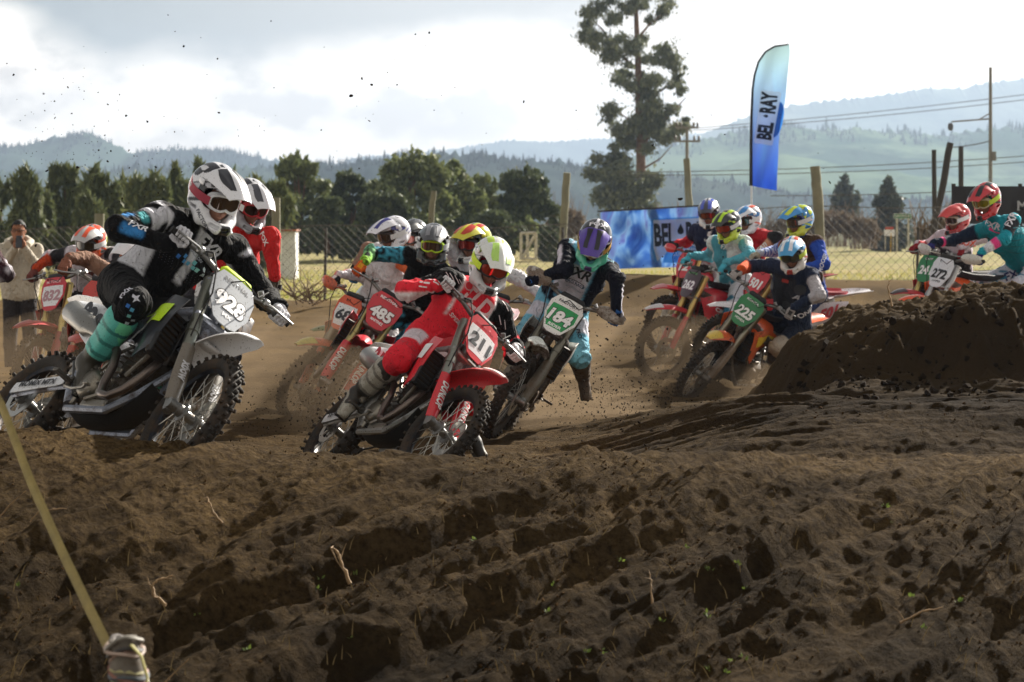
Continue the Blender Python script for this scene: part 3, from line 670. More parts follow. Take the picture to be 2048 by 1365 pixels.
# low rail at the far left
lw=MB().box((0,0,0),(1.6,.12,.06)); tag(ob('low_rail',lw.mesh('low_rail'),PALE,matrix=Matrix.Translation(P(350,485,60))),'low whitish rail seen behind the riders at the left','rail')
# ------------------------------------------------------------------ blue banner on the fence
def cloth_mat(name,cols,scale=.9,stretch=(1,1,1),rough=.45,fold=.0):
    m=bpy.data.materials.new(name); m.use_nodes=True; nt=m.node_tree; N=nt.nodes.new; L=nt.links.new; b=nt.nodes['Principled BSDF']; b.inputs['Roughness'].default_value=rough
    tc=N('ShaderNodeTexCoord'); mp=N('ShaderNodeMapping'); mp.inputs['Scale'].default_value=stretch; mp.inputs['Rotation'].default_value=(0,.6,0); L(tc.outputs['Object'],mp.inputs[0])
    n=N('ShaderNodeTexNoise'); n.inputs['Scale'].default_value=scale; n.inputs['Detail'].default_value=7; n.inputs['Distortion'].default_value=1.2; L(mp.outputs[0],n.inputs[0])
    cr=N('ShaderNodeValToRGB'); L(n.outputs[0],cr.inputs[0]); e=cr.color_ramp.elements
    while len(e)<len(cols): e.new(.5)
    for i,c in enumerate(cols): e[i].position=.34+.34*i/(len(cols)-1); e[i].color=(*lin(c),1)
    L(cr.outputs[0],b.inputs['Base Color'])
    t=N('ShaderNodeBsdfTranslucent'); L(cr.outputs[0],t.inputs[0]); ms=N('ShaderNodeMixShader'); ms.inputs[0].default_value=.6; L(b.outputs[0],ms.inputs[1]); L(t.outputs[0],ms.inputs[2]); L(ms.outputs[0],nt.nodes['Material Output'].inputs[0]); return m
def flatmat(name,c,tr=.62):
    m=cloth_mat(name,[c,c]); 
    for n in m.node_tree.nodes:
        if n.type=='MIX_SHADER': n.inputs[0].default_value=tr
    return m
BD=47.6
def banner_pt(u,v,off=0):
    """u,v in photo px -> on the rippled cloth"""
    p=P(u,v,BD); p[1]+=.06*math.sin(u*.045)+.045*math.sin(u*.11+v*.06)+.03*math.sin(v*.09-u*.03)-off; return p
def on_banner(V,Fc,u0,v0,s,ang=0,off=.012,pt=None,sx=1.):
    pt=pt or banner_pt; c,sn=math.cos(R(ang)),math.sin(R(ang)); return [pt(u0+s*(sx*x*c-y*sn),v0-s*(sx*x*sn+y*c),off) for x,y in V],Fc
def bobj(name,parts,m,parent,base):
    mb=MB()
    for V,Fc in parts: mb.add(np.array(V)-base,Fc)
    return ob(name,mesh_from(name,np.concatenate(mb.V),mb.F),m,parent)
bo=P(1330,535,BD); bn=empty('advertising_banner',tuple(bo)); tag(bn,'wide rippled blue advertising banner with a white shield, hanging on the fence','banner')
top=lambda u:np.interp(u,[1202,1380,1420,1560],[425,415,413,408]); bot=lambda u:np.interp(u,[1202,1380,1560],[539,534,528])
G_=[[banner_pt(u,top(u)+(bot(u)-top(u))*t)-bo for t in np.linspace(0,1,26)] for u in np.linspace(1201,1424,50)]
ob('banner_cloth',MB().sheet(np.array(G_),.006).mesh('banner_cloth',80),cloth_mat('banner_blue',['4a74b8','6a98d0','a8c8e6','9096cc','7fb0da'],1.6,(1,1,.6)),bn)
ob('top_cord',MB().tube([banner_pt(u,top(u)-2,.02)-bo for u in np.linspace(1195,1430,20)],.018,6).mesh('top_cord'),DARKW,bn)
WH=flatmat('print_white','eef2f4'); DKP=flatmat('print_dark','2b2f38'); LB=flatmat('print_light_blue','5fa8dc'); MBL=flatmat('print_mid_blue','2f74c0')
shield=[(-66,38),(66,44),(70,-20),(62,-44),(40,-30),(0,-12),(-36,-30),(-58,-48),(-66,-20)]
V,Fc=poly2d([(x/40,y/40) for x,y in shield],.2); bobj('logo_shield',[on_banner(V,Fc,1370,477,41,0,.010)],LB,bn,bo)
V,Fc=poly2d([(x/42.5,y/42.5) for x,y in shield],.2); bobj('logo_shield',[on_banner(V,Fc,1370,477,40.5,0,.016)],WH,bn,bo)
b1=[on_banner(*text2d('BEL',.04),1329,470,46,2,.024,sx=.44),on_banner(*text2d('RAY',.04),1397,466,46,2,.024,sx=.44)]
b1.append(on_banner(*poly2d(DROP,.3),1361,459,19,0,.024)); bobj('logo_lettering',b1,DKP,bn,bo)
arc=[(math.cos(a)*42,math.sin(a)*38-16) for a in np.linspace(0,math.pi,16)]; V,Fc=poly2d([(x/40,y/40) for x,y in arc],.2)
bobj('logo_arch',[on_banner(V,Fc,1368,510,40,0,.020)],LB,bn,bo)
bobj('logo_small_text',[on_banner(*text2d('PERFORMANCE',.02),1372,499,7,1,.026),on_banner(*text2d('LUBRICANTS',.02),1374,508,7,1,.026)],WH,bn,bo)
# ------------------------------------------------------------------ feather flag
FD=48.5; fo=P(1503,470,FD); fl=empty('feather_flag',(fo[0],fo[1],.4)); tag(fl,'tall blue feather flag with a black curved sleeve, above the wire fence','flag'); fo=np.array([fo[0],fo[1],.4])
def fl_pt(u,v,off=0):
    p=P(u,v,FD); a=(u-1503)/75; p[1]+=a*(.16*math.sin(v*.024)+.06*math.sin(v*.07+u*.05))+.05*math.sin((u*.9+v*.35)*.11)*min(1,a*3)-off; return p
Lp=[(1503,372),(1503,300),(1504,230),(1506,180),(1510,150),(1518,124),(1532,104),(1552,92),(1580,88)]
Rp=[(1553,382),(1557,330),(1558,290),(1562,250),(1567,210),(1572,170),(1576,140),(1578,120),(1580,106),(1580,90)]
La,Ra=samp(Lp,60),samp(Rp,60)
G_=[[fl_pt(*(a+(b-a)*t))-fo for t in np.linspace(0,1,16)] for a,b in zip(La,Ra)]
fm=cloth_mat('flag_blue',['1f56c0','2f74da','4a94e6','3479dc'],1.3,(1,1,.35)); nt=fm.node_tree
# printed fade from royal blue foot to pale turquoise tip, as on the cloth itself
tcn=nt.nodes.new('ShaderNodeTexCoord'); sp=nt.nodes.new('ShaderNodeSeparateXYZ'); nt.links.new(tcn.outputs['Object'],sp.inputs[0]); mr=nt.nodes.new('ShaderNodeMapRange'); nt.links.new(sp.outputs[2],mr.inputs[0]); mr.inputs[1].default_value=1.8; mr.inputs[2].default_value=4.7
mx=nt.nodes.new('ShaderNodeMix'); mx.data_type='RGBA'; nt.links.new(mr.outputs[0],mx.inputs[0]); src=[l.from_socket for l in nt.links if l.to_node.type=='BSDF_PRINCIPLED'][0]; nt.links.new(src,mx.inputs[6]); mx.inputs[7].default_value=(*lin('d2e8ee'),1)
for n_ in nt.nodes:
    if n_.type in('BSDF_PRINCIPLED',): nt.links.new(mx.outputs[2],n_.inputs['Base Color'])
    if n_.type=='BSDF_TRANSLUCENT': nt.links.new(mx.outputs[2],n_.inputs[0])
ob('flag_cloth',MB().sheet(np.array(G_),.004).mesh('flag_cloth',80),fm,fl)
ob('pole_sleeve',MB().tube([fl_pt(u-1,v)-fo for u,v in La],np.linspace(.035,.016,60),8).mesh('pole_sleeve'),mat('black_cloth','15161a',.7),fl)
ob('pole',MB().tube([fl_pt(1503,372)-fo,fl_pt(1503,420)-fo,fl_pt(1503,520)-fo],.018,8).mesh('pole'),mat('alloy_pole','c8c8c8',.35,.8),fl)
V,Fc=poly2d(rrect(2.9,1.05,.12),.2); bobj('logo_panel',[on_banner(V,Fc,1534,236,37,82,.012,fl_pt)],WH,fl,fo)
bobj('logo_lettering',[on_banner(*text2d('BEL',.05),1530,262,31,82,.026,fl_pt,sx=.56),on_banner(*text2d('RAY',.05),1536,206,31,82,.026,fl_pt,sx=.56),on_banner(*poly2d(DROP,.3),1530,233,9,82,.026,fl_pt)],DKP,fl,fo)
bobj('logo_arch',[on_banner(*poly2d([(math.cos(a)*1.35,math.sin(a)*.55) for a in np.linspace(math.pi,2*math.pi,12)],.2),1552,240,26,82,.020,fl_pt)],MBL,fl,fo)
# ------------------------------------------------------------------ black banner at the right edge
kb=P(1985,440,34.); bk=empty('black_banner',tuple(kb)); tag(bk,'black banner with part of a white word, at the right edge','banner')
G_=[[P(u,373+(v)*75,34+.03*math.sin(u*.09))-kb for v in np.linspace(0,1,8)] for u in np.linspace(1905,2120,30)]
ob('banner_cloth',MB().sheet(np.array(G_),.006).mesh('banner_cloth',80),mat('black_tarp','1b1a1c',.6,var=.2),bk)
bobj('banner_lettering',[on_banner(*text2d('MX',.03),2055,412,20,0,.05,lambda u,v,o:P(u,v,34-o))],WH,bk,kb)
for u in(1907,2040): ob('support',MB().tube([P(u,368,34.1)-kb,P(u,560,34.1)-kb],.03,7).mesh('support'),DARKW,bk)
# ------------------------------------------------------------------ road sign, notice boards
so=P(1805,500,112); sg=empty('road_sign',tuple(so)); tag(sg,'green road sign with two words of pale capitals on two pale posts','sign'); q=112/F
ob('sign_board',MB().box((0,0,67*q),(35*q,.05,10*q)).mesh('sign_board'),mat('sign_green','1e6b41',.4),sg)
mb=MB(); 
for y in(5.2,-5.2): mb.box((0,-.03,(67+y*.93)*q),(35*q,.02,.7*q))
for x in(17.2,-17.2): mb.box((x*q,-.032,67*q),(.7*q,.02,10*q))
ob('sign_border',mb.mesh('sign_border'),mat('sign_white','d8d8cc',.5),sg)
V,Fc=text2d('JOSE ORDENA',.02); W=V[:,0].max()*2; s_=4.6*q; sx=30*q/(W*s_)
ob('sign_lettering',mesh_from('sign_lettering',[(x*s_*sx,-.035,67*q+y*s_) for x,y in V],Fc),mat('sign_white','d8d8cc',.5),sg)
for x in(-11,12): ob('leg',MB().box((x*q,.03,30*q),(3*q,.08,68*q)).mesh('leg'),PALE,sg)
ko=P(1779,500,100); nb=empty('notice_board',tuple(ko)); tag(nb,'small white notice board with a red top behind a yellow stake','sign'); q=100/F
ob('panel',MB().box((0,0,34*q),(21*q,.05,13*q)).mesh('panel'),mat('white_panel','d9d9e0',.5),nb); ob('red_top',MB().box((0,-.01,43*q),(16*q,.06,5*q)).mesh('red_top'),mat('red_panel','b3402f',.5),nb)
for x in(-8,8): ob('leg',MB().box((x*q,.05,14*q),(1.6*q,.05,28*q)).mesh('leg'),PALE,nb)
tag(ob('marker_stake',MB().tube([(0,0,0),(0.02,0,.78)],.018,6).mesh('marker_stake'),mat('yellow_stake','c9a13a',.7),matrix=Matrix.Translation(P(1781,505,98))),'thin yellow stake in front of the white notice board','stake')
# ------------------------------------------------------------------ power line
CONC=mat('grey_pole','77736b',.8,var=.15,dscale=3)
def epole(label,u,ytop,d,r_,arms,base=500):
    o=P(u,base,d); t=empty('electricity_pole',tuple(o)); tag(t,label,'pole','electricity poles'); q=d/F
    ob('pole_shaft',MB().tube([(0,0,0),(0,0,(base-ytop)*q)],[r_,r_*.7],8).mesh('pole_shaft'),CONC,t)
    for v,w in arms:
        ob('crossarm',MB().box((0,-.12,(base-v)*q),(w*q,.12,.12)).mesh('crossarm'),CONC,t)
        for s in(-.9,-.55,.55,.9):
            ob('insulator',MB().lathe([(.05,0),(.08,.08),(.05,.14),(.08,.2),(.03,.26)],(s*w/2*q,-.12,(base-v)*q+.06),(0,0,1),8).mesh('insulator'),mat('insulator','4a4038',.4),t)
    return t
epole('grey electricity pole with two crossarms above the thick mossy post',1374,255,140,.13,[(256,46),(283,52)])
lp=epole('tall grey pole with a long camera arm at the right',1981,135,95,.09,[])
q=95/F
ob('arm',MB().tube([(0,-.02,(500-238)*q),(-78*q,-.02,(500-244)*q)],.035,6).tube([(0,-.02,(500-226)*q),(-22*q,-.02,(500-239)*q)],.025,5).mesh('arm'),CONC,lp)
ob('camera_housing',MB().lathe([(.02,.16),(.09,.12),(.11,0),(.09,-.12),(.02,-.16)],(-80*q,-.02,(500-254)*q),(0,0,1),10).mesh('camera_housing'),mat('housing','4b4b50',.5),lp)
ob('box',MB().box((.12,-.06,(500-313)*q),(.16,.14,.36)).mesh('box'),CONC,lp)
def wire(label,pts,d,sag=0,r_=.018):
    A=[P(u,v,d) for u,v in pts]; o=A[0]; tag(ob('power_cable',MB().tube([a-o for a in A],r_,4).mesh('power_cable'),mat('cable','55524e',.6),matrix=Matrix.Translation(o)),label,'cable','overhead cables')
def sagl(u0,v0,u1,v1,s,n=24): return [(u0+(u1-u0)*t,v0+(v1-v0)*t+s*4*t*(1-t)) for t in np.linspace(0,1,n)]
wire('upper overhead cable running right across the pale hills',sagl(1374,258,2200,170,6),130)
wire('overhead cable just under the upper one',sagl(1376,262,2200,180,8),131)
wire('lower overhead cable passing behind the feather flag',sagl(1240,345,2200,300,10),120,r_=.02)
wire('second low cable close under the lower one',sagl(1240,350,2200,312,12),121,r_=.02)
wire('short cable from the dark posts to the tall grey pole',sagl(1905,295,1981,282,2),95,r_=.02)
wire('thin cable over the wire fence at the right',sagl(1540,392,2100,372,5),60,r_=.010)
# ------------------------------------------------------------------ strap and taped stake in the foreground
sp_=[P(-18,775,8.6),P(5,815,8.4),P(60,960,8.0),P(120,1095,7.6),P(180,1220,7.2),P(228,1318,6.9),P(236,1400,6.7)]
so_=np.array([sp_[5][0],sp_[5][1],-.3]); A=np.array(sp_); T=np.linspace(0,6,40); A=np.stack([np.interp(T,range(7),A[:,i]) for i in range(3)],1)
tag(ob('boundary_strap',MB().tube(A-so_,.017,6,flat=(1,.35),hint=(0,1,0)).mesh('boundary_strap',60),mat('olive_webbing','8a7a45',.8,var=.25,dscale=20,bump=.5,bscale=200),matrix=Matrix.Translation(so_)),'slack olive yellow boundary strap running down to the taped stake','strap')
st=empty('stake',tuple(P(262,1400,6.75))); tag(st,'short stake bound with pink, yellow and grey tape, at the lower left','stake')
so2=P(262,1400,6.75)
ob('post',MB().tube([P(262,1400,6.75)-so2+np.array([0,0,-.12]),P(255,1340,6.75)-so2,P(245,1276,6.75)-so2],[.052,.050,.040],10).mesh('post'),mat('stake_wood','6d665c',.8,dirt=.5,var=.3,dscale=30),st)
def tape_lump():
    mb=MB(); r=np.random.default_rng(8)
    for i in range(13):
        v=1284+i*7.5; c0=P(247+(v-1288)*.17,v,6.75)-so2; tl_=r.uniform(-.030,.030); rr_=.043+.007*math.sin(i*.9)-(.012 if i==0 else 0)
        yield c0,tl_,rr_,['6a6460','8f8a80','b09a8c','3c3836','a88a7c','7c7f5c','58524e','a9a274','8a5f52','4a5156','9a957a','6a6460','8a8f58'][i]
for c0,tl_,rr_,cc in tape_lump():
    ob('tape',MB().tube([c0+np.array([rr_*math.cos(a)*1.02,rr_*math.sin(a),tl_*math.cos(a+1)+.004*math.sin(a*3)]) for a in np.linspace(0,6.2832,15)],.0085,6,flat=(1,.7),cap=False).mesh('tape'),mat('tape_'+cc,cc,.6,dirt=.45,dscale=30),st)
ob('knot',MB().tube([P(262,1290,6.70)-so2+np.array(q) for q in((0,0,0),(.03,-.01,-.03),(.045,0,-.09),(.04,.0,-.16),(.03,.01,-.2))],[.010,.008,.007,.006,.005],6,flat=(1,.4)).mesh('knot'),mat('yellow_band','8a8238',.7,dirt=.3),st)
# roots and twigs on the slope, small weeds
ROOT=mat('root','8f7350',.8,var=.3,dscale=30)
def on_slope(u,v,lift=0.):
    t=np.arange(5.5,12.,.012); x=(u-1024)/F*t; z=CAMH-(v-460)/F*t; g=ground_z(x,t)
    k=int(np.argmax(z<g+lift)) or len(t)-1; return P(u,v,t[k])
def root(label,pts,r_,lift=.02):
    A=[]
    ds=on_slope(*pts[-1])[1]; A=[P(u,v,ds-.02*i) for i,(u,v) in enumerate(pts)]; A[-1][2]-=.02
    o=np.array(A[-1]); n=len(A); rr_=np.random.default_rng(int(pts[0][1])); T=np.linspace(0,n-1,n*4); B_=np.stack([np.interp(T,range(n),[a[i] for a in A]) for i in range(3)],1)-o; B_[1:-1]+=np.random.default_rng(int(pts[0][0])).normal(size=(len(B_)-2,3))*r_*.25
    mbr=MB().tube(B_,np.linspace(r_*.35,r_*.85,len(B_))*(1+.18*rr_.normal(size=len(B_))).clip(.6,1.4),6)
    for q in range(3):
        k=rr_.integers(1,len(B_)-1); dv=rr_.normal(size=3)*r_*3.5; mbr.tube([B_[k],B_[k]+dv*.6,B_[k]+dv*1.1+rr_.normal(size=3)*r_],[r_*.35,r_*.2,r_*.08],4)
    tag(ob('root',mbr.mesh('root',70),ROOT,matrix=Matrix.Translation(o)),label,'root','broken roots on the dirt slope')
root('pale root standing up like a finger from the middle of the slope',[(661,1094),(676,1105),(684,1130),(700,1158)],.010)
root('curved pale root shaped like a hook at the left of the slope',[(345,1152),(316,1160),(305,1170),(307,1190),(332,1200)],.009)
root('short pale root sticking up near the top of the slope',[(414,994),(420,1010),(428,1028),(445,1038)],.008)
root('thin twig lying across the left slope behind the strap',[(165,1020),(120,1018),(78,1022),(60,1035)],.004)
root('long thin twig pointing up at the far left edge',[(52,982),(28,1003),(0,1024)],.004)
root('thin twig right of the taped stake',[(378,1318),(350,1345),(318,1370)],.004)
root('short upright twig in the right half of the slope',[(1300,1148),(1302,1170),(1304,1205)],.005)
root('pale twig lying on the clods at the right of the slope',[(1890,1215),(1850,1222),(1800,1236)],.006)
root('thin stem arching over the cut berm at the right',[(1778,562),(1776,580),(1784,605)],.006)
r=np.random.default_rng(9); V=[];Fc=[];n=0
for i in range(30):
    u=r.uniform(0,2048) if i<9 else r.choice([1150,1430,1460,680,1860,900,1060,450])+r.uniform(-60,60); v=r.uniform(1130,1350) if i>8 else r.uniform(940,1330)
    p=on_slope(u,v)
    for k in range(r.integers(4,9)):
        a=r.normal(size=3); a[2]=abs(a[2])+.6; a/=np.linalg.norm(a); b=np.cross(a,r.normal(size=3)); b/=np.linalg.norm(b); s=r.uniform(.008,.018); c=p+a*.01
        V+=[c,c+a*s*.6+b*s*.35,c+a*s*1.3,c+a*s*.6-b*s*.35]; Fc.append((n,n+1,n+2,n+3)); n+=4
tag(ob('weeds',mesh_from('weeds',V,Fc),LM['weed']),'tiny green weed seedlings scattered over the dirt slope','weeds',kind='stuff')
V=[];Fc=[];n=0
for i in range(420):
    u=r.uniform(-60,2100); v=r.uniform(950,1365)
    if r.random()>(.25+.75*(v-950)/415): continue
    p=on_slope(u,v); h=r.uniform(.02,.08); w=.0016; dx=r.normal()*.5*h; a=np.array([dx*.4,0,h*.6]); b=np.array([dx,r.normal()*.2*h,h]); s=np.array([w,0,0])
    V+=[p-s,p+s,p+a+s*.8,p+a-s*.8,p+b]; Fc+=[(n,n+1,n+2,n+3),(n+3,n+2,n+4)]; n+=5
tag(ob('dry_grass',mesh_from('dry_grass',V,Fc),mat('straw','8f7a50',.8)),'sparse dry straws on the dirt slope','grass',kind='stuff')
# straw tufts on the field edge
V=[];Fc=[];n=0
for i in range(9000):
    y=r.uniform(52,90); x=r.uniform(-.26,.26)*y; z=gz_fast(x,y) if False else 0.0; h=r.uniform(.05,.22); s=.012
    V+=[(x-s,y,z),(x+s,y,z),(x+r.normal()*.06,y,h)]; Fc.append((n,n+1,n+2)); n+=3
V=np.array(V); V[:,2]+=ground_z(V[:,0],V[:,1]); tag(ob('field_grass',mesh_from('field_grass',V,Fc),LM['grass']),'pale straw and green grass of the field behind the fence','grass',kind='stuff')
# clods
def clods(name,pts,size,label,m,seed):
    r=np.random.default_rng(seed); phi=(1+5**.5)/2
    bm=bmesh.new(); bmesh.ops.create_icosphere(bm,subdivisions=1,radius=1); bv=np.array([v.co[:] for v in bm.verts]); bm.verts.index_update(); bf=np.array([[v.index for v in f.verts] for f in bm.faces]); bm.free()
    n=len(pts); k=len(bv); dv=bv[None]*(1+.45*r.normal(size=(n,k,1)).clip(-1,1)); A=r.normal(size=(n,3,3)); Q=np.linalg.qr(A)[0]; dv=np.einsum('nij,nkj->nki',Q,dv*np.array([1,.8,.65]))
    V=(dv*size[:,None,None]+pts[:,None]).reshape(-1,3); Fc=(bf[None]+(np.arange(n)*k)[:,None,None]).reshape(-1,3)
    me=big(V,Fc,name); me.polygons.foreach_set('use_smooth',np.zeros(len(me.polygons),dtype=bool)); return tag(ob(name,me,m),label,'dirt',kind='stuff')
SOIL=mat('clod_soil','4a3823',1.,spec=.05,var=.35,dscale=3,bump=.5,bscale=120); 
n=16000; y=np.r_[r.uniform(7.5,11.2,12000),11.2+r.exponential(5,4000)]; x=r.uniform(-1,1,n)*(.25*y+.3); k_=noise2(x*2.2,y*2.2,500)+.4*r.random(n)>.12; x,y=x[k_],y[k_]; s=.0022+.0065*r.random(len(x))**3; s[y>11.2]*=1.2
clods('dirt_clods',np.stack([x,y,ground_z(x,y)+s*.35],1),s,'crumbled clods strewn over the dirt',SOIL,1)
n=700; x=r.uniform(2.1,5.0,n); y=np.where(r.random(n)<.6,r.uniform(17.0,18.2,n),r.uniform(18.2,19.4,n)); s=.010+.035*r.random(n)**3; clods('dirt_clods',np.stack([x,y,ground_z(x,y)+s*.3],1),s,'fallen clods at the foot of the cut berm',mat('dark_clod','241c14',1.,spec=.05,var=.3,dscale=3,bump=.5,bscale=120),21)
n=3200; y=r.uniform(13,23.5,n); x=r.uniform(.3,5.2,n); s=.004+.011*r.random(n)**3; clods('dirt_clods',np.stack([x,y,ground_z(x,y)+s*.4],1),s,'dark clods on the outer bank of the bend',mat('dark_clod','241c14',1.,spec=.05,var=.3,dscale=3,bump=.5,bscale=120),2)
# ================================================================== MOTORCYCLES
GC={}
def geo_(key,fn,ang=40):
    if key not in GC:
        mb=fn(); GC[key]=mb.mesh(key,ang) if isinstance(mb,MB) else mb
    return GC[key]
def tyre_mesh(Rm,rw,Ro,kn):
    mb=MB(); prof=[]
    for i in range(14):
        a=2*math.pi*i/14; prof.append((Rm+rw*.92*math.cos(a)*(1 if math.cos(a)<0 else .9),rw*math.sin(a)))
    mb.lathe(prof,(0,0,0),(0,1,0),56,closed=True); r=np.random.default_rng(2)
    rt=Rm+rw*.80
    for i in range(kn):
        a0=2*math.pi*i/kn
        for (yy,da,tilt,w,l) in ((-.42,0,0,.40,.017),(.42,0,0,.40,.017),(0,.5,0,.42,.019),(-.95,.25,.75,.30,.018),(.95,.25,-.75,.30,.018)):
            a=a0+da*2*math.pi/kn; rr=rt-(abs(yy)**2.2)*rw*.40; h=Ro-rt+.006-(abs(yy)>.9)*.004
            er=np.array([math.cos(a),0,math.sin(a)]); et=np.array([-math.sin(a),0,math.cos(a)]); ey=np.array([0,1.,0])
            n_=er*math.cos(tilt)+ey*(-math.sin(tilt)); s=np.cross(et,n_)
            c=er*rr+ey*yy*rw*.95+n_*h*.4
            mb.box(c,(l,w*rw,h*1.3*(1+.1*r.normal())),np.stack([et,s,n_],1),.002)
    return mb
def spokes_mesh(Rr,hw):
    mb=MB()
    for i in range(32):
        a=2*math.pi*i/32; s=1 if i%2 else -1; b=a+(.55 if (i//2)%2 else -.55)
        mb.tube([(.045*math.cos(b),s*hw,.045*math.sin(b)),(Rr*math.cos(a),s*.006,Rr*math.sin(a))],.0021,4,cap=False)
    return mb
def wheel(name,parent,c,front,cs,mtx,lod):
    hub=geo_('hub_f' if front else 'hub_r',lambda:MB().lathe([(.012,-.085),(.03,-.08),(.034,-.05),(.05,-.045),(.05,-.035),(.026,-.03),(.026,.03),(.05,.035),(.05,.045),(.034,.05),(.03,.08),(.012,.085)],(0,0,0),(0,1,0),18))
    w=ob(name,hub,mat('hub_metal','8a8a88',.4,.8,dirt=.5,dscale=18),parent,matrix=mtx@Matrix.Translation(c)@Matrix.Rotation(rng.uniform(0,6),4,'Y'))
    if front:
        ty=geo_('tyre_f',lambda:tyre_mesh(.302,.042,.348,34),50); rim=geo_('rim_f',lambda:MB().lathe([(.268,-.02),(.272,-.016),(.262,-.012),(.255,0),(.262,.012),(.272,.016),(.268,.02),(.25,.012),(.246,0),(.25,-.012)],(0,0,0),(0,1,0),48,closed=True)); Rr=.252
    else:
        ty=geo_('tyre_r',lambda:tyre_mesh(.277,.054,.336,30),50); rim=geo_('rim_r',lambda:MB().lathe([(.236,-.03),(.24,-.026),(.23,-.02),(.222,0),(.23,.02),(.24,.026),(.236,.03),(.218,.02),(.213,0),(.218,-.02)],(0,0,0),(0,1,0),48,closed=True)); Rr=.222
    ob('tyre',ty,mat('muddy_rubber','26221e',.85,dirt=.62,dscale=14,dcol='4a3a2a',bump=.3),w)
    ob('rim',rim,mat('rim_'+cs.get('rim','1d1d20'),cs.get('rim','1d1d20'),.35,.7,dirt=.5,dscale=14),w)
    ob('spokes',geo_('spokes_f' if front else 'spokes_r',lambda:spokes_mesh(Rr,.042)),mat('spoke_steel','b0aea8',.35,.9),w)
    def disc():
        mb=MB(); n=36; r0_,r1=.085,.13 if front else .12
        V=[];
        for s in(-.0018,.0018):
            for rr_ in(r0_,r1):
                for i in range(n):
                    a=2*math.pi*i/n; r2=rr_*(1+(.045 if (i%4)<2 else 0)*(rr_==r1)); V.append((r2*math.cos(a),s,r2*math.sin(a)))
        Fc=[]
        for i in range(n):
            j=(i+1)%n; Fc+=[(i,j,n+j,n+i),(2*n+i,3*n+i,3*n+j,2*n+j),(n+i,n+j,3*n+j,3*n+i),(i,2*n+i,2*n+j,j)]
        mb.add(V,Fc)
        for i in range(6):
            a=2*math.pi*i/6; mb.box((.068*math.cos(a),0,.068*math.sin(a)),(.05,.003,.014),np.array(Matrix.Rotation(-a,3,'Y')))
        return mb
    ob('brake_disc',geo_('disc_f' if front else 'disc_r',disc),mat('disc_steel','c2c0bb',.3,.9,dirt=.25,dscale=20),w,matrix=Matrix.Translation((0,.062 if front else -.062,0)))
    if not front: ob('sprocket',geo_('sprocket',lambda:MB().lathe([(.05,-.003),(.1,-.003),(.103,0),(.1,.003),(.05,.003)],(0,.062,0),(0,1,0),40,closed=True)),mat('sprocket','8f8f8b',.4,.8,dirt=.5),w)
    return w
def ribbon(path,width,arch,edge=.0,n=28,m=9):
    """fender: path of (x,z), width(t), crown height arch(t)"""
    A=np.array(path,float); d=np.r_[0,np.cumsum(np.linalg.norm(np.diff(A,axis=0),axis=1))]; t=np.linspace(0,1,n); 
    # smooth the path
    from math import pi
    X=np.interp(t*d[-1],d,A[:,0]); Z=np.interp(t*d[-1],d,A[:,1]); kk=np.ones(5)/5
    for _ in range(2):
        X[2:-2]=np.convolve(X,kk,'valid'); Z[2:-2]=np.convolve(Z,kk,'valid')
    T=np.stack([np.gradient(X),np.gradient(Z)],1); T/=np.linalg.norm(T,axis=1)[:,None]; G=np.zeros((n,m,3))
    for i,ti in enumerate(t):
        w=np.interp(ti,*width)/2; a=np.interp(ti,*arch)
        for j,v in enumerate(np.linspace(-1,1,m)):
            h=-a*abs(v)**2.2-edge*(abs(v)>.95); G[i,j]=(X[i]-T[i,1]*h*1.0*(-1)*-1, v*w, Z[i]+T[i,0]*h)
            G[i,j,0]=X[i]-T[i,1]*h
    return G
def panel(topc,botc,yf,n=16,m=8):
    Tt=samp(topc,n);Bb=samp(botc,n);G=np.zeros((n,m,3))
    for i in range(n):
        for j,v in enumerate(np.linspace(0,1,m)):
            x,z=Tt[i]+(Bb[i]-Tt[i])*v; G[i,j]=(x,yf(x,z,i/(n-1),v),z)
    return G
LEGP=lambda s,t:np.array([.70,s*.10,.33])+t*np.array([-math.sin(R27),0,math.cos(R27)])
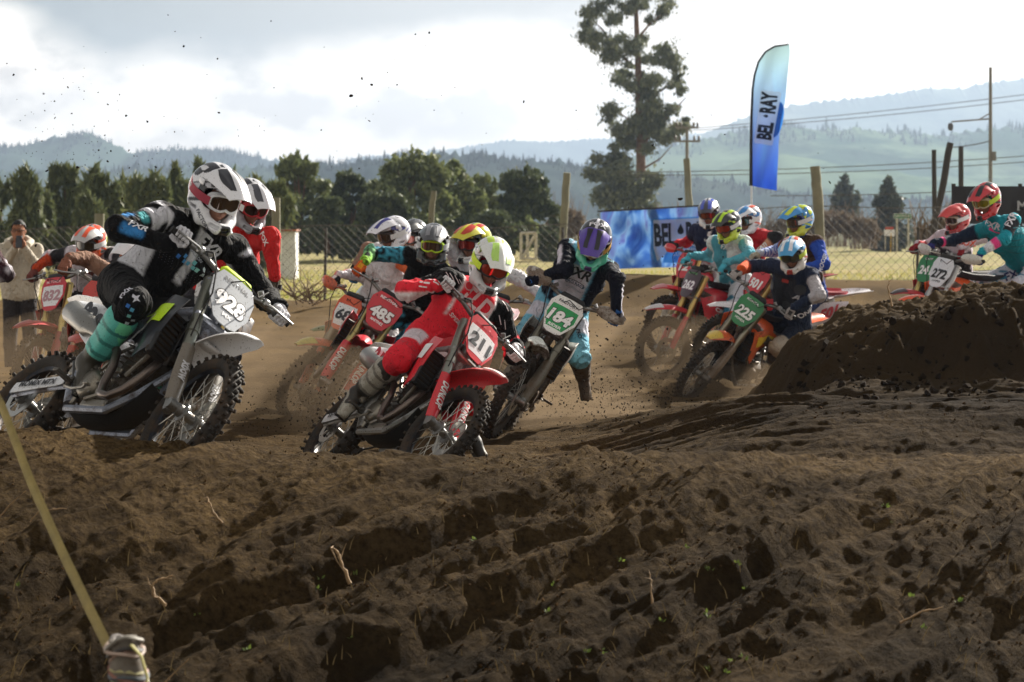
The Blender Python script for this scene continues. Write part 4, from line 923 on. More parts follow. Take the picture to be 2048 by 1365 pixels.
def bike(k,cs,label,lod=1):
    M=bike_matrix(k); S=steer_matrix(k); I=Matrix.Identity(4)
    root=empty('dirt_bike',matrix=M); tag(root,label,'motorcycle','motocross bikes racing through the bend')
    o={}
    def part(name,key,fn,m,parent=root,mt=I,ang=40): return ob(name,geo_(key,fn,ang),m,parent,matrix=mt)
    c=cs; dl=min(1,c.get('dirt',.35)+.10)
    plastic=lambda n,col,dd=0: mat(n+'_'+col,col,.32,dirt=max(0,dl+dd),dscale=7,bump=0,coat=.3)
    blk=mat('black_plastic','19191b',.55,dirt=min(1,dl+.1),dscale=9); alu=mat('frame_alloy',c.get('frame','9a9a98'),.42,.75,dirt=min(1,dl+.25),dscale=9)
    steel=mat('engine_metal','5d5a55',.5,.7,dirt=min(1,dl+.35),dscale=11,bump=.3); dark=mat('dark_metal','2c2a28',.6,.5,dirt=min(1,dl+.35),dscale=11)
    gold=mat('fork_tube_'+c.get('tube','b9a468'),c.get('tube','b9a468'),.28,.85,dirt=.2,dscale=14); rub=mat('rubber','1b1a1a',.8,dirt=.3)
    wheel('front_wheel',root,Vector((.74,0,.345)),True,cs,S,lod); wheel('rear_wheel',root,Vector((-.74,0,.335)),False,cs,I,lod)
    # ---- fork
    for s,nm in((-1,'r'),(1,'l')):
        leg=part('fork_leg','fork_leg'+nm,lambda:MB().tube([LEGP(s,.40),LEGP(s,.88)],[.031,.031],14).tube([LEGP(s,.50),LEGP(s,.55)],.036,14),gold,root,S)
        part('slider','slider'+nm,lambda:MB().tube([LEGP(s,-.02),LEGP(s,.42)],[.022,.022],12).lathe([(.0,-.03),(.028,-.03),(.028,.03),(.0,.03)],(.74,s*.1,.345),(0,1,0),14).box(LEGP(s,.02)+np.array([.02,0,0]),(.07,.04,.07),None,.012),mat('slider_metal','8b8a86',.35,.85,dirt=dl),leg)
        gm=plastic('guard',c.get('guard','c8202c'),.1)
        def guard():
            G=np.zeros((10,7,3))
            for i,t in enumerate(np.linspace(.03,.40,10)):
                w=.054-.010*abs(t-.2)/.2
                for j,a in enumerate(np.linspace(-1.25,1.25,7)):
                    p=LEGP(s,t)+np.array([math.cos(R27),0,math.sin(R27)])*(w*math.cos(a)*.9-.002)+np.array([0,s*w*math.sin(a)*.9,0]); G[i,j]=p
            return MB().sheet(G,.004)
        gd=part('fork_guard','guard'+nm,guard,gm,leg)
        if c.get('gtext'):
            V,Fc=text2d(c['gtext'],.035,0,.25); g2=[]
            for x,y in V:
                t=.215-x*.040; p=LEGP(s,t)+np.array([math.cos(R27),0,math.sin(R27)])*(.057*math.cos(y*1.12)*.9+.001)+np.array([0,.057*math.sin(y*1.12)*.9,0]); g2.append(p)
            ob('guard_lettering',mesh_from('guard_lettering',g2,Fc),mat('decal_'+c.get('gtcol','e8e8e8'),c.get('gtcol','e8e8e8'),.4,dirt=dl*.7,dscale=7),gd)
    part('triple_clamp','clamp',lambda:MB().box(LEGP(0,.86)+np.array([-.01,0,0]),(.075,.25,.032),np.array(Matrix.Rotation(-R27,3,'Y')),.01).box(LEGP(0,.62)+np.array([-.012,0,0]),(.08,.26,.038),np.array(Matrix.Rotation(-R27,3,'Y')),.012).tube([LEGP(0,.6)+np.array([-.03,0,0]),LEGP(0,.88)+np.array([-.03,0,0])],.024,10),alu,root,S)
    # ---- bars
    hb=part('handlebar','bar',lambda:MB().tube([(.262,-.40,1.212),(.275,-.27,1.205),(.30,-.19,1.195),(.325,-.10,1.165),(.33,0,1.162),(.325,.10,1.165),(.30,.19,1.195),(.275,.27,1.205),(.262,.40,1.212)],.0145,10),mat('bar_alloy',c.get('bar','7c7c7a'),.4,.8,dirt=dl),root,S)
    if c.get('pad',1): part('bar_pad','pad',lambda:MB().box((.345,0,1.185),(.05,.20,.055),None,.018),mat('pad_'+c.get('padc','222225'),c.get('padc','222225'),.7,dirt=dl*.5),hb)
    for s in(-1,1):
        part('grip','grip%d'%s,lambda:MB().lathe([(.0,-.062),(.021,-.062),(.017,-.055),(.0165,.05),(.024,.056),(.024,.062),(.0,.062)],(.268,s*.342,1.209),(0.1*-s,-s,-.03),12),rub,hb)
        part('lever','lever%d'%s,lambda:MB().tube([(.30,s*.225,1.205),(.335,s*.26,1.20),(.345,s*.33,1.196),(.338,s*.395,1.196)],[.010,.008,.006,.008],7).box((.295,s*.225,1.208),(.05,.045,.04),None,.01).tube([(.31,s*.19,1.21),(.315,s*.16,1.235)],.016,8),mat('lever_alloy','9b9b9b',.35,.8,dirt=.3),hb)
        if c.get('hg'):
            def hgf():
                G=np.zeros((12,7,3))
                for i,t in enumerate(np.linspace(0,1,12)):
                    y=s*(.205+t*.22); hw=.052*(1-abs(2*t-1)**3*.6)
                    for j,v in enumerate(np.linspace(-1,1,7)): G[i,j]=(.392-.03*t-.05*max(0,t-.75)*4*.5-.018*v*v,y,1.215+v*hw+.012*t)
                return MB().sheet(G,.005).tube([(.30,s*.15,1.2),(.38,s*.21,1.212),(.37,s*.3,1.215)],.006,5)
            part('hand_guard','hg%d'%s,hgf,plastic('handguard',c['hg'],.1*c.get('hgd',0)),hb)
    part('brake_hose','hose',lambda:MB().tube([(.30,-.2,1.22),(.40,-.2,1.20),(.47,-.17,1.12),(.49,-.13,1.0),(.48,-.12,.88),(.52,-.12,.75)],.0045,6).tube([(.30,.2,1.22),(.41,.16,1.22),(.47,.10,1.14),(.45,.0,1.17),(.38,-.06,1.12)],.004,6),rub,hb)
    # ---- number plate
    po=np.array([.452,0,1.04]); up=np.array([-math.sin(R27*.9),0,math.cos(R27*.9)])
    def pp(x,y,off=0): # x toward bike left, y up
        n_=np.array([up[2],0,-up[0]]); return po+np.array([0,1,0])*x+up*y+n_*(off-.9*x*x-.0)
    PO=[(x*1.16,y*1.14) for x,y in [(-.085,.135),(.085,.135),(.118,.08),(.112,-.02),(.062,-.125),(.03,-.14),(-.03,-.14),(-.062,-.125),(-.112,-.02),(-.118,.08)]]
    def plate(sc=1,off=0,th=.006,poly=None):
        V,Fc=poly2d([(x*sc,y*sc) for x,y in (poly or PO)],.03); A=[pp(x,y,off) for x,y in V]; n=len(A); mb=MB()
        B_=[pp(x,y,off-th) for x,y in V]; mb.add(A+B_,list(Fc)+[tuple(i+n for i in f[::-1]) for f in Fc]); return mb
    pl=part('number_plate','plate',lambda:plate(),plastic('plate',c['plate'],-.15),root,S)
    if c.get('panel'): part('number_panel','npanel',lambda:plate(1,.0008,.0005,[(-.108,.075),(.108,.075),(.116,-.012),(.068,-.118),(-.068,-.118),(-.116,-.012)]),mat('panel_'+c['panel'],c['panel'],.4,dirt=dl*.6,dscale=7),pl)
    def txt(s,x,y,h,w,col,parent,bold=.05,shear=0.,off=.0030,name='race_number'):
        V,Fc=text2d(s,bold,shear,.2); ww=V[:,0].max()*2*h; sx=min(1.25,w/ww) if w else 1
        A=[pp(x+a*h*sx,y+b*h,off) for a,b in V]; return ob(name,mesh_from(name,A,Fc),mat('decal_'+col,col,.4,dirt=dl*.4,dscale=7),parent)
    if c.get('num'):
        if c.get('num_edge'): txt(c['num'],0,-.018,.118,.205,c['num_edge'],pl,.095,.1,.0016,'number_outline')
        txt(c['num'],0,-.018,.104,.19,c['numc'],pl,.045,.1)
    if c.get('name'): txt(c['name'],0,-.098,.024,.11,c['numc'],pl,.03,0,.0019,'plate_lettering')
    if c.get('top'): txt(c['top'],0,.112,.024,.16,c.get('topc','e0e0e0'),pl,.03,0,.0019,'plate_lettering')
    # ---- front fender
    fg=lambda:MB().sheet(ribbon([(.36,.70),(.45,.755),(.58,.80),(.74,.822),(.90,.81),(1.0,.775)],([0,.2,.5,.8,1],[.11,.17,.165,.135,.05]),([0,.3,.7,1],[.035,.05,.04,.01])),.005)
    ff=part('front_fender','ffender',fg,plastic('fender',c['fender'],c.get('fdirt',0)),root,S,70)
    part('fender_tip' if c.get('tip') else 'fender_brace','ftip' if c.get('tip') else 'fbrace',(lambda:MB().sheet(ribbon([(.80,.828),(.90,.817),(1.003,.781)],([0,.5,1],[.128,.105,.045]),([0,1],[.034,.010]),n=12),.007)) if c.get('tip') else (lambda:MB().box((.50,0,.76),(.1,.1,.02),None,.006)),plastic('fender',c.get('tip',c['fender'])),ff,I,70)
    if c.get('ftext'):
        V,Fc=text2d(c['ftext'],.04,.15,.2)
        for s in(-1,1): ob('fender_lettering',mesh_from('fender_lettering',[(.66+ -s*x*.028,s*(.083-.006*abs(y)),.783+y*.026+.0) for x,y in V],Fc),mat('decal_'+c.get('ftc','e8e8e8'),c.get('ftc','e8e8e8'),.4),ff)
    # ---- main body
    part('frame','frame',lambda:MB().tube([(.36,0,.98),(.39,0,.80)],.035,12).tube([(.36,.03,.95),(.20,.11,.86),(-.05,.13,.74),(-.20,.12,.62),(-.24,.11,.42),(-.18,.10,.30)],[.03,.032,.032,.034,.036,.026],10,(1,1.4)).tube([(.36,-.03,.95),(.20,-.11,.86),(-.05,-.13,.74),(-.20,-.12,.62),(-.24,-.11,.42),(-.18,-.10,.30)],[.03,.032,.032,.034,.036,.026],10,(1,1.4)).tube([(.39,0,.82),(.36,0,.60),(.30,.06,.42),(.18,.10,.28),(-.18,.10,.27)],.021,8).tube([(.36,0,.60),(.30,-.06,.42),(.18,-.10,.28),(-.18,-.10,.27)],.021,8).tube([(-.1,.08,.80),(-.55,.06,.86)],.014,6).tube([(-.1,-.08,.80),(-.55,-.06,.86)],.014,6).tube([(-.22,.08,.55),(-.52,.06,.84)],.013,6).tube([(-.22,-.08,.55),(-.52,-.06,.84)],.013,6),alu)
    en=part('engine','engine',lambda:MB().box((-.03,0,.40),(.36,.20,.20),None,.05).box((.05,0,.44),(.2,.18,.16),None,.04).box((.09,0,.60),(.17,.16,.19),np.array(Matrix.Rotation(R(12),3,'Y')),.02).box((.11,0,.73),(.19,.17,.09),np.array(Matrix.Rotation(R(12),3,'Y')),.03).lathe([(0,0),(.035,.01),(.035,.05),(.02,.07),(0,.07)],(.17,.08,.73),(0,1,0),12),steel)
    for i in range(5): part('cooling_fin','fin%d'%i,lambda:MB().box((.09-.006*i,0,.53+.035*i),(.20,.19,.006),np.array(Matrix.Rotation(R(12),3,'Y'))),steel,en)
    part('clutch_cover','clutch',lambda:MB().lathe([(0,.045),(.055,.045),(.075,.035),(.085,.012),(.088,0),(.088,-.03)],(-.09,-.10,.42),(0,-1,0),26).lathe([(0,.04),(.03,.04),(.045,.02),(.048,-.02)],(.06,-.09,.38),(0,-1,0),18).tube([(-.02,-.125,.32),(.10,-.125,.36),(.12,-.12,.44),(.0,-.13,.50)],.011,6),mat('cover_metal','8d877c',.38,.85,dirt=min(1,dl+.1),dscale=14),en)
    def bits():
        mb=MB(); r=np.random.default_rng(3)
        for i in range(9): a=i*.698; mb.lathe([(0,.008),(.006,.008),(.006,-.01)],(-.09+.088*math.cos(a),-.125,.42+.088*math.sin(a)),(0,-1,0),7)
        for s_ in(-1,1):
            mb.box((.05,s_*.105,.31),(.22,.02,.05),None,.008).box((-.17,s_*.10,.36),(.05,.03,.12),None,.01).box((.02,s_*.10,.52),(.14,.02,.03),None,.006)
            mb.tube([(.13,s_*.09,.50),(.20,s_*.10,.58),(.27,s_*.12,.62)],.013,8).tube([(.02,s_*.08,.70),(-.06,s_*.10,.62),(-.12,s_*.10,.50)],.009,6)
        mb.tube([(-.20,-.17,.36),(-.08,-.185,.335),(.02,-.19,.345),(.045,-.20,.355)],.008,6).box((.055,-.2,.358),(.035,.03,.012),None,.003)
        mb.tube([(-.16,.16,.40),(-.07,.18,.395),(-.02,.19,.40)],.007,6)
        mb.box((-.30,-.12,.50),(.07,.03,.09),None,.01).lathe([(.0,.03),(.02,.03),(.02,-.03)],(-.12,-.12,.60),(0,-1,0),10); return mb
    part('engine_fittings','enbits',bits,mat('fitting_metal','9b968c',.4,.8,dirt=min(1,dl+.15),dscale=14),en)
    part('ignition_cover','igncov',lambda:MB().lathe([(0,.04),(.05,.04),(.07,.02),(.075,-.03)],(-.0,.09,.39),(0,1,0),24),steel,en)
    part('skid_plate','skid',lambda:MB().sheet(np.array([[(x,y,z+.02*abs(y)/.1) for y in np.linspace(-.066,.066,5)] for x,z in((.36,.47),(.31,.38),(.22,.285),(.0,.255),(-.18,.255))]),.006),mat('skid_black','1b1a19',.7,dirt=.25,dscale=12,bump=.3))
    part('header_pipe','header',lambda:MB().tube([(.19,-.02,.70),(.27,-.05,.66),(.33,-.09,.58),(.35,-.13,.47),(.32,-.155,.37),(.25,-.165,.32),(.17,-.165,.33),(.12,-.16,.40),(.09,-.155,.50),(.02,-.15,.60),(-.10,-.15,.66),(-.25,-.155,.70)],[.022]*12,12),mat('pipe_metal','71665f',.3,.85,dirt=dl*.7,dscale=10))
    part('silencer','silencer',lambda:MB().tube([(-.22,-.155,.69),(-.32,-.16,.72),(-.38,-.16,.74),(-.66,-.155,.84),(-.70,-.155,.855)],[.022,.03,.052,.056,.035],14,(1,1.15)),mat('silencer_metal','8f8d88',.35,.8,dirt=dl),root)
    part('swingarm','swing',lambda:MB().tube([(-.22,.095,.44),(-.45,.105,.41),(-.76,.105,.335)],[.03,.038,.026],8,(.6,1.2)).tube([(-.22,-.095,.44),(-.45,-.105,.41),(-.76,-.105,.335)],[.03,.038,.026],8,(.6,1.2)).box((-.34,0,.43),(.09,.2,.06),None,.015).lathe([(0,-.13),(.022,-.13),(.022,.13),(0,.13)],(-.745,0,.335),(0,1,0),12),alu)
    sg_=part('swingarm_guard','swguard',lambda:MB().sheet(np.array([[(x,-.134-.004*math.sin(v*3),.345+(z0)+v*.062) for v in np.linspace(0,1,4)] for x,z0 in((-.74,-.03),(-.66,-.02),(-.5,.01),(-.34,.035),(-.30,.05))]),.005),plastic('swguard',c.get('swg','8e8e8c')))
    if c.get('swtext'):
        V,Fc=text2d(c['swtext'],.04,0,.3); w_=V[:,0].max()
        ob('guard_lettering',mesh_from('guard_lettering',[(-.52+x/w_*.16,-.146,.383+.11*(x/w_*.16)+y*.036) for x,y in V],Fc),mat('decal_26262c','26262c',.5,dirt=.2),sg_)
    part('chain_guide','chain',lambda:MB().tube([(-.1,.12,.42),(-.45,.125,.385),(-.74,.125,.40)],.007,6).tube([(-.1,.12,.36),(-.45,.125,.30),(-.74,.125,.27)],.007,6).box((-.58,.12,.27),(.14,.03,.06),None,.01),dark)
    part('shock','shock',lambda:MB().tube([(-.22,0,.42),(-.12,0,.74)],.022,8).add(*helix((-.21,0,.45),(-.13,0,.70),.042,.006,7)),mat('spring_'+c.get('spring','c9c9c9'),c.get('spring','c9c9c9'),.4,.3,dirt=dl))
    for s in(-1,1):
        part('footpeg','peg%d'%s,lambda:MB().box((-.22,s*.20,.40),(.05,.11,.018),None,.004).box((-.225,s*.14,.405),(.04,.04,.05),None,.008),steel)
        # radiator with louvres
        rd=part('radiator','rad%d'%s,lambda:MB().box((.315,s*.135,.72),(.05,.115,.27),np.array(Matrix.Rotation(R(-14),3,'Y')),.01),dark)
        def louv():
            mb=MB(); Mx=Matrix.Rotation(R(-14),3,'Y')
            for i in range(9):
                z=-.12+i*.03; p=Mx@Vector((.034,0,z)); mb.box((.315+p.x,s*.138,.72+p.z),(.012,.11,.012),np.array(Matrix.Rotation(R(20),3,'Y')))
            for y in(.08,.197): 
                mb.box((.35,s*y,.72),(.03,.008,.28),np.array(Matrix.Rotation(R(-14),3,'Y')))
            return mb
        part('louvre','louv%d'%s,louv,blk,rd)
        # shroud
        yf=lambda x,z,u,v:s*(.125+.085*sm(np.array(x),.02,.30)-.03*abs(v-.3))
        sh_=part('radiator_shroud','shroud%d'%s,lambda:MB().sheet(panel([(-.20,.80),(-.05,.86),(.12,.90),(.28,.93),(.44,.90)],[(-.16,.77),(.02,.70),(.14,.63),(.24,.545),(.34,.62)],yf,22,10),.005),plastic('shroud',c['shroud'],.02),root,I,70)
        if c.get('shroud2'):
            part('shroud_graphic','shroudg%d'%s,lambda:MB().sheet(panel([(-.10,.815),(.05,.845),(.2,.865),(.36,.86)],[(-.06,.795),(.08,.79),(.2,.77),(.33,.75)],lambda x,z,u,v:yf(x,z,u,.3)+s*.006,16,5),.002),mat('decal_'+c['shroud2'],c['shroud2'],.4,dirt=dl*.6,dscale=7),sh_,I,70)
        if c.get('stext'):
            V,Fc=text2d(c['stext'],.05,.2,.2); w_=V[:,0].max(); hh=.048; A=[]
            for x,y in V:
                X_=.13+(-s)*(-x)/w_*.11 if s>0 else .13+x/w_*.11
                if s>0: X_=.13-x/w_*.11
                Z_=.75+(X_-.13)*.35+y*hh; A.append((X_,float(yf(X_,Z_,0,.3))+s*.008,Z_))
            ob('shroud_lettering',mesh_from('shroud_lettering',A,Fc),mat('decal_'+c.get('stc','f0f0f0'),c.get('stc','f0f0f0'),.4,dirt=dl*.5,dscale=7),sh_)
        # side panel with number
        yp=lambda x,z,u,v:s*(.115+.03*math.sin(math.pi*min(1,max(0,v)))+.03*sm(np.array(-x),.3,.5))
        spn=part('side_panel','side%d'%s,lambda:MB().sheet(panel([(-.20,.83),(-.34,.88),(-.50,.905),(-.66,.915)],[(-.22,.62),(-.34,.64),(-.46,.70),(-.62,.86)],yp,14,8),.005),plastic('side',c['side'],.0),root,I,70)
        if c.get('snum'):
            V,Fc=text2d(c['snum'],.06,.1,.2); w_=V[:,0].max(); A=[]
            for x,y in V:
                X_=-.41+x/w_*.10*(1 if s<0 else -1); Z_=.79-(X_+.41)*.45+y*.13; A.append((X_,float(yp(X_,Z_,0,.5))+s*.012,Z_))
            ob('race_number',mesh_from('race_number',A,Fc),mat('decal_'+c.get('snc','f0f0f0'),c.get('snc','f0f0f0'),.4,dirt=dl*.5,dscale=7),spn)
    part('fuel_tank','tank',lambda:MB().sheet(ribbon([(-.12,.90),(.05,.955),(.22,.985),(.34,.95),(.40,.88)],([0,.4,.8,1],[.17,.24,.22,.14]),([0,.5,1],[.09,.12,.09]),m=11),.01),plastic('tank',c.get('tank',c['shroud'])),root,I,70)
    part('seat','seat',lambda:MB().sheet(ribbon([(.18,1.0),(.02,.955),(-.25,.93),(-.50,.945),(-.70,.965)],([0,.3,.6,1],[.09,.145,.165,.13]),([0,.4,1],[.05,.07,.035]),m=11),.02),mat('seat_cover_'+c.get('seat','1c1c1f'),c.get('seat','1c1c1f'),.75,dirt=dl*.8,dscale=9,bump=.3,bscale=300),root,I,70)
    part('rear_fender','rfender',lambda:MB().sheet(ribbon([(-.52,.90),(-.68,.93),(-.84,.965),(-1.0,1.0),(-1.06,1.005)],([0,.3,.7,1],[.20,.20,.17,.08]),([0,.5,1],[.06,.045,.012])),.005),plastic('rear',c.get('rear',c['fender'])),root,I,70)
    return root
def helix(a,b,r_,t,turns):
    a=np.array(a,float);b=np.array(b,float);x,y,z=frame_from(b-a,(0,1,0));n=turns*12;P_=[a+(b-a)*i/n+r_*(math.cos(i*2*math.pi/12)*x+math.sin(i*2*math.pi/12)*y) for i in range(n+1)]
    m=MB().tube(P_,t,5);return np.concatenate(m.V),m.F
BK={
'928':dict(plate='aeb2b8',num='928',numc='f2f2f4',num_edge='1e2026',top='RENTHAL',topc='5a5a60',name='MX',fender='f0f1f4',fdirt=-.15,shroud='2a2d33',shroud2='b9e02a',stext='FC',side='e4e6ea',snum='928',snc='3a3c42',guard='6f675c',gtext='xbow',gtcol='c8c8cc',tube='7f8076',rear='d9dbdf',tank='3a3d45',frame='8d93a0',swg='d8dade',swtext='MOMIX MTX',rim='20242c',dirt=.22,padc='c8e82c'),
'211':dict(plate='d2222e',panel='e6e6e8',num='211',numc='33353a',top='REMASTER',topc='cc2233',fender='dc2430',shroud='d82430',shroud2='eceef0',stext='HONDA',stc='2a3a7a',side='e8e8ea',snum='211',snc='b02030',guard='cf2430',gtext='DUNLOP',tube='8f8f86',rear='e8e8ea',tank='e6e6e8',swg='c9cace',swtext='IPONE',ftext='IPONE',ftc='26262a',tip='f0d0d0',dirt=.15,seat='c8343c'),  # tip: shine on the red fender painted as a pale colour
'184':dict(plate='e6e8e6',panel='1f9a54',num='184',numc='f4f4f4',num_edge='17603a',name='RIDER',top='FACTORY',topc='2a2c30',fender='dfe2dc',fdirt=.25,tip='e8ebe4',shroud='e6ebe6',side='cfd4d0',guard='5f5a4c',tube='6d6a60',rear='c9cdc8',tank='d8dcd8',hg='c2c2bc',hgd=3,dirt=.42,frame='85868a'),
'485':dict(plate='c81f30',num='485',numc='f4f4f4',num_edge='5a1018',name='MARTINEZ',top='RENTHAL',topc='f0f0f0',fender='d22434',shroud='cf2232',shroud2='f0f0f0',side='d02434',snum='485',guard='c82232',gtext='DUNLOP',tube='a89a68',dirt=.28),
'68':dict(plate='d9552a',panel='e8e8ea',num='68',numc='33353a',fender='d8592c',tip='c8c24a',shroud='d8592c',side='e4e4e6',guard='d8592c',tube='8a8578',hg='d8592c',dirt=.45,rear='d8592c'),
'456':dict(plate='cfe0e8',panel='e0b62c',num='456',numc='2a2a2e',top='YAMAHA',topc='2a7ab0',fender='4c7a4a',shroud='4c8a50',side='d8dcd8',guard='9a9a94',dirt=.4),
'262':dict(plate='4a3a44',num='262',numc='ecebf0',num_edge='6a3a66',top='MONSTER',topc='5aa05a',fender='c8303c',tip='d0ccd0',shroud='c62a36',stext='CRF',side='e0e0e4',guard='c4303c',tube='c2a868',dirt=.3),
'honda':dict(plate='c43a44',num='12',numc='e8e8e8',fender='cf3440',tip='d08a90',shroud='c62a36',side='e0e0e4',guard='b8b0a4',hg='cf2c3a',dirt=.25,tube='b89c60'),
'225':dict(plate='1d7d44',num='225',numc='f2f2f2',num_edge='12502c',name='HONDA',top='KOPITA',topc='e8e8e8',fender='e0602a',tip='d8b844',ftext='RB',ftc='2a3a8a',shroud='e4622a',shroud2='e8c430',side='2a8a4c',snum='225',guard='8a7a68',tube='8d8778',rear='e8652c',dirt=.35,seat='2a2c34'),
'501':dict(plate='c42c38',num='501',numc='f0f0f2',fender='e0dce0',shroud='c42c38',side='d8d2d6',snum='501',snc='c8505c',guard='9a938a',rear='e8e6ea',dirt=.28,seat='b8444e'),
'272':dict(plate='e2e6ee',num='272',numc='1e1e26',name='J.LOPEZ',fender='e2521e',ftext='motomania',shroud='e05a24',side='e6e8f0',snum='272',snc='3a2a6a',guard='c8c8c8',tube='a9a9aa',hg='d0cfc8',hgd=1,dirt=.2,seat='1c1c28',rear='e05a24',padc='2a2620'),
'24':dict(plate='1f7a46',num='241',numc='f0f0f0',top='KAWI',topc='e8e8e8',fender='b8323c',tip='4a4246',shroud='b83038',side='d0d0d0',guard='9a9a9a',dirt=.25),
'red_left':dict(plate='c0283a',panel='e0e0e4',num='832',numc='b08890',top='MOTOREX',topc='e8c0c4',fender='c02c3a',tip='a02430',shroud='b82a36',side='c83440',guard='a03038',dirt=.45),
'd':dict(plate='c0392f',num='7',numc='c8c0b8',fender='b83a30',shroud='c0392f',side='c0452f',guard='c03a2c',dirt=.5,tube='a8826a'),
'fox':dict(plate='c8c8c8',fender='b8b8b8',shroud='3a3c40',side='5a5c60',guard='5a554c',dirt=.6),
'j':dict(plate='c83040',fender='e0dce0',shroud='d0303c',side='e0a0a4',guard='d0303c',rear='e8c0c4',dirt=.3),
'ducati':dict(plate='8a2a34',fender='b02c38',shroud='a02834',side='c0c0c4',guard='9a9a94',dirt=.4),
'edge':dict(plate='3a4a8a',fender='c8c8cc',shroud='3a4a8a',side='c8c8cc',guard='8a8a84',dirt=.5)}
BL={'928':'muddy white bike numbered 928, nearest of all, in the left foreground','211':'red and white bike numbered 211 leaning in the centre foreground','184':'mud caked bike with the green plate 184, coming straight on',
'485':'red bike numbered 485 with gold forks, just behind the one numbered 211','68':'orange bike numbered 68 with an orange hand guard','456':'bike with the small yellow plate panel 456, half hidden behind the red one',
'262':'red bike numbered 262 in front of the blue banner, front wheel turned side on','honda':'red bike with red hand guards, farthest left under the blue banner','225':'orange bike with the green plate 225 leaning against the cut berm',
'501':'red and white bike numbered 501 with a long white tail','272':'orange bike with the white plate 272 above the berm at the right','24':'red bike with a green plate, half hidden behind the one numbered 272',
'red_left':'dusty red bike with a red and white plate at the left, near the spectator','d':'dusty red bike with the plain red plate, behind the tail of the one numbered 928','fox':'bike mostly hidden behind the rider in black and white',
'j':'red and pale bike hidden behind the one numbered 211','ducati':'red bike hidden behind the one numbered 262','edge':'bike cut off by the left edge of the picture'}
BIKES={k:bike(k,BK[k],BL[k]) for k in BK}
# ================================================================== PEOPLE
def surface_nets(D,o,h):
    """isosurface of the sampled distance field D"""
    S=D<0; nx,ny,nz=D.shape
    c=np.zeros((nx-1,ny-1,nz-1),dtype=np.int8)
    for a in(0,1):
        for b in(0,1):
            for d in(0,1): c+=S[a:nx-1+a,b:ny-1+b,d:nz-1+d]
    act=(c>0)&(c<8); idx=-np.ones(act.shape,dtype=np.int64); ci=np.argwhere(act); idx[act]=np.arange(len(ci))
    acc=np.zeros((len(ci),3)); cnt=np.zeros(len(ci)); cor=[(a,b,d) for a in(0,1) for b in(0,1) for d in(0,1)]
    val={k:D[ci[:,0]+k[0],ci[:,1]+k[1],ci[:,2]+k[2]] for k in cor}
    for i,k in enumerate(cor):
        for ax in range(3):
            if k[ax]: continue
            k2=list(k); k2[ax]=1; k2=tuple(k2); v0,v1=val[k],val[k2]; m=(v0<0)!=(v1<0)
            t=np.where(m,v0/(v0-v1+1e-12),0); p=np.array(k,float)[None]+np.zeros((len(ci),3)); p[:,ax]+=t; acc+=p*m[:,None]; cnt+=m
    V=(ci+acc/cnt[:,None])*h+o; Fq=[]
    for ax in range(3):
        b,cx=[(1,2),(2,0),(0,1)][ax]
        sl=[slice(1,-1)]*3; s0=list(sl); s1=list(sl); s0[ax]=slice(0,-1); s1[ax]=slice(1,None)
        s0[b]=s1[b]=slice(1,-1); s0[cx]=s1[cx]=slice(1,-1)
        A=S[tuple(s0)];B=S[tuple(s1)]
        for flip,mm in((0,A&~B),(1,~A&B)):
            e=np.argwhere(mm); e=e+np.array([0 if i==ax else 1 for i in range(3)])
            def g(db,dc):
                q=e.copy(); q[:,b]+=db; q[:,cx]+=dc; return idx[q[:,0],q[:,1],q[:,2]]
            q=np.stack([g(-1,-1),g(0,-1),g(0,0),g(-1,0)],1)
            if flip:q=q[:,::-1]
            Fq.append(q)
    Fq=np.concatenate(Fq); return V,Fq[(Fq>=0).all(1)]
